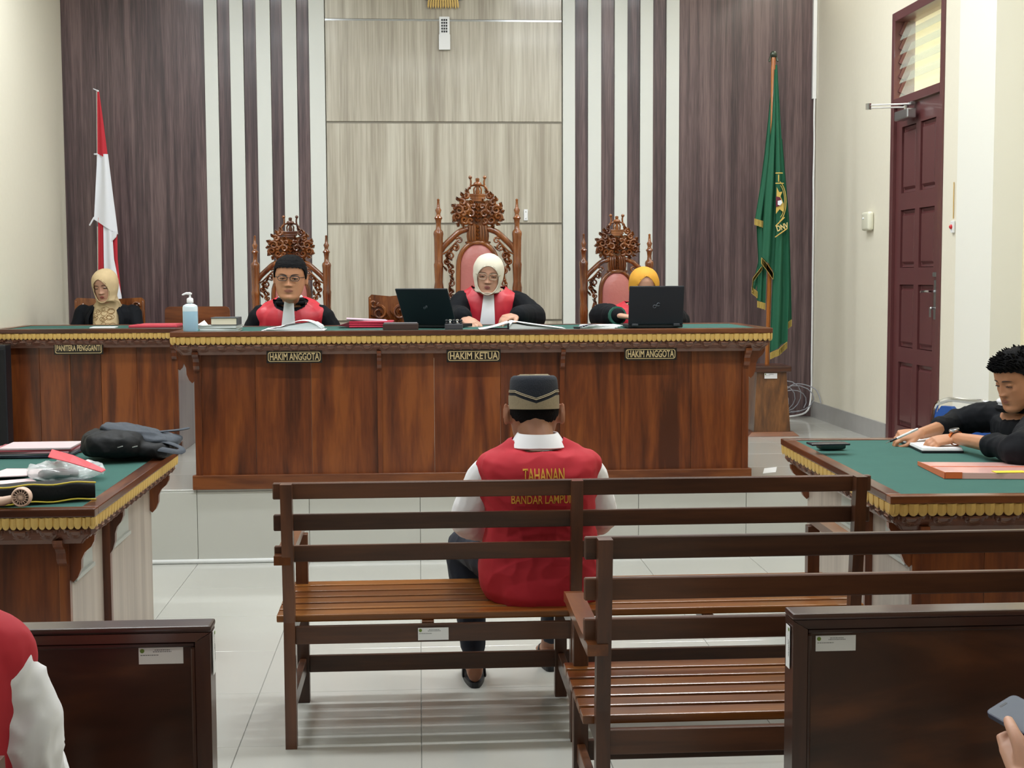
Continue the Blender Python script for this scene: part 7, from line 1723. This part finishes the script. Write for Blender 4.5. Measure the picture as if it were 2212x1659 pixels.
# right foreground desk
def dr(px, py, h=0.0): return dl(px, py, h)
c = dr(1800, 972); t = thing('glasses_case', 'dark green glasses case under the phone on the right desk', 'case', tuple(c)); b = new_bm(); lump(b, c + Vector((0, .035, .016)), (.062, .035, .017), 0, 0, .45); part('case_body', b, mat('dark_green_leather', '#122a27', rough=.35), t, True)
c2 = dr(1786, 960, .036); b = new_bm(); obox(b, c2 + Vector((0, -.02, .0055)), (.17, .078, .009), Matrix.Rotation(R(2), 3, 'Z'), .004); t = thing('smartphone', 'dark smartphone resting on the green glasses case on the right desk', 'phone', tuple(c2)); part('phone_body', b, mat('dark_phone', '#161c2a', rough=.25), t)
# notebook under the hands, pen
nb_ = dr(1995, 968); t = thing('notebook', 'white open notebook under the hands of the writing man', 'notebook', tuple(nb_))
quad = [xyZ(1936, 951, LZ), xyZ(1992, 977, LZ), xyZ(2082, 977, LZ), xyZ(2050, 949, LZ)]
b = new_bm(); slab(b, quad, ZL + .0005, ZL + .010); part('cover', b, M['black'], t)
ccx = sum(q_[0] for q_ in quad) / 4; ccy = sum(q_[1] for q_ in quad) / 4
for k in range(3):
    b = new_bm(); kk = .97 - .012 * k; slab(b, [(ccx + (x - ccx) * kk, ccy + (y - ccy) * kk) for x, y in quad], ZL + .0102 + .0035 * k, ZL + .0135 + .0035 * k); part('page', b, M['paper'], t)
pa, pb = at(1913, 958, Y=6.12), at(1988, 924, Y=6.20)
pa = at(1913, 958, Z=LZ + .03); pb = at(1988, 924, Y=pa.y - .02); dpx = (pb - pa).normalized(); pb = pa + dpx * .148
t = thing('pen', 'silver and black pen held by the writing man', 'pen', tuple(pa))
b = new_bm(); tube(b, [pa, pa + dpx * .02], [.001, .004], 8, round_ends=False); part('tip', b, M['chrome'], t, True)
b = new_bm(); tube(b, [pa + dpx * .0201, pa + dpx * .055], .0046, 8, round_ends=False); part('grip', b, M['black'], t, True)
b = new_bm(); tube(b, [pa + dpx * .0551, pb], .0055, 8); tube(b, [pb - dpx * .002 + Vector((0, -.006, .003)), pb - dpx * .035 + Vector((0, -.007, .003))], .0014, 6); part('barrel', b, M['white'], t, True)
# pink and orange document wallet
M['pinkfilm'] = mat('pink_film', '#ebb8b2', rough=.25, coat=.4); M['orangefilm'] = mat('orange_film', '#dd6a35', rough=.3, coat=.3)
t = thing('document_wallet', 'translucent pink document wallet with an orange spine on the right desk', 'folder', tuple(dr(2100, 1015)))
A_, B_, C_, D_ = [Vector((*xyZ(x, y, LZ), 0)) for x, y in ((1984, 1003), (2042, 1032), (2255, 1033), (2225, 1003))]
def wl(P, z): return Vector((P.x, P.y, z))
b = new_bm(); loft(b, [[wl(A_, ZL + .001), wl(B_, ZL + .001), wl(C_, ZL + .001), wl(D_, ZL + .001)], [wl(A_, ZL + .014), wl(B_, ZL + .024), wl(C_, ZL + .022), wl(D_, ZL + .012)]]); part('wallet_body', b, M['pinkfilm'], t)
ab = (B_ - A_); n2 = Vector((-(ab.y), ab.x, 0)).normalized(); n2 = -n2 if n2.x > 0 else n2
b = new_bm(); loft(b, [[wl(A_ + n2 * .001, ZL + .001), wl(A_ + n2 * .004, ZL + .001), wl(A_ + n2 * .004, ZL + .017), wl(A_ + n2 * .001, ZL + .017)], [wl(B_ + n2 * .001, ZL + .001), wl(B_ + n2 * .004, ZL + .001), wl(B_ + n2 * .004, ZL + .026), wl(B_ + n2 * .001, ZL + .026)]]); part('spine', b, M['orangefilm'], t)
for (u0, u1, m_) in ((.0, .17, 'orangefilm'),):
    b = new_bm(); e0 = B_.lerp(C_, u0); e1 = B_.lerp(C_, u1); off = Vector((0, -.001, 0)); loft(b, [[wl(e + off, ZL + .002), wl(e + off * 2.5, ZL + .002), wl(e + off * 2.5, ZL + .026), wl(e + off, ZL + .026)] for e in (e0, e1)]); part('edge_tape', b, M[m_], t)
b = new_bm(); e = B_.lerp(C_, .6); box(b, e.x - .03, e.x + .09, e.y - .001, e.y + .05, ZL + .0235, ZL + .0255, .0005, 1); part('yellow_tab', b, mat('yellow_tab', '#d7c62e', rough=.5), t)
b = new_bm(); mids = [A_.lerp(B_, .45), D_.lerp(C_, .45)]; tube(b, [wl(mids[0], ZL + .0195), wl(mids[1], ZL + .0185)], (.0012, .002), 6); part('fold_line', b, M['orangefilm'], t)
# slip of paper on the platform edge
q4 = [xyZ(1648, 1023, ZP), xyZ(1676, 1020, ZP), xyZ(1678, 1009, ZP), xyZ(1651, 1012, ZP)]
b = new_bm(); prism(b, q4, ZP + .0004, ZP + .0014, 'XY'); single('floor_label', b, M['paper'], 'small white paper label lying on the platform tiles right of the judges desk', 'label', origin=(q4[0][0], q4[0][1], ZP))
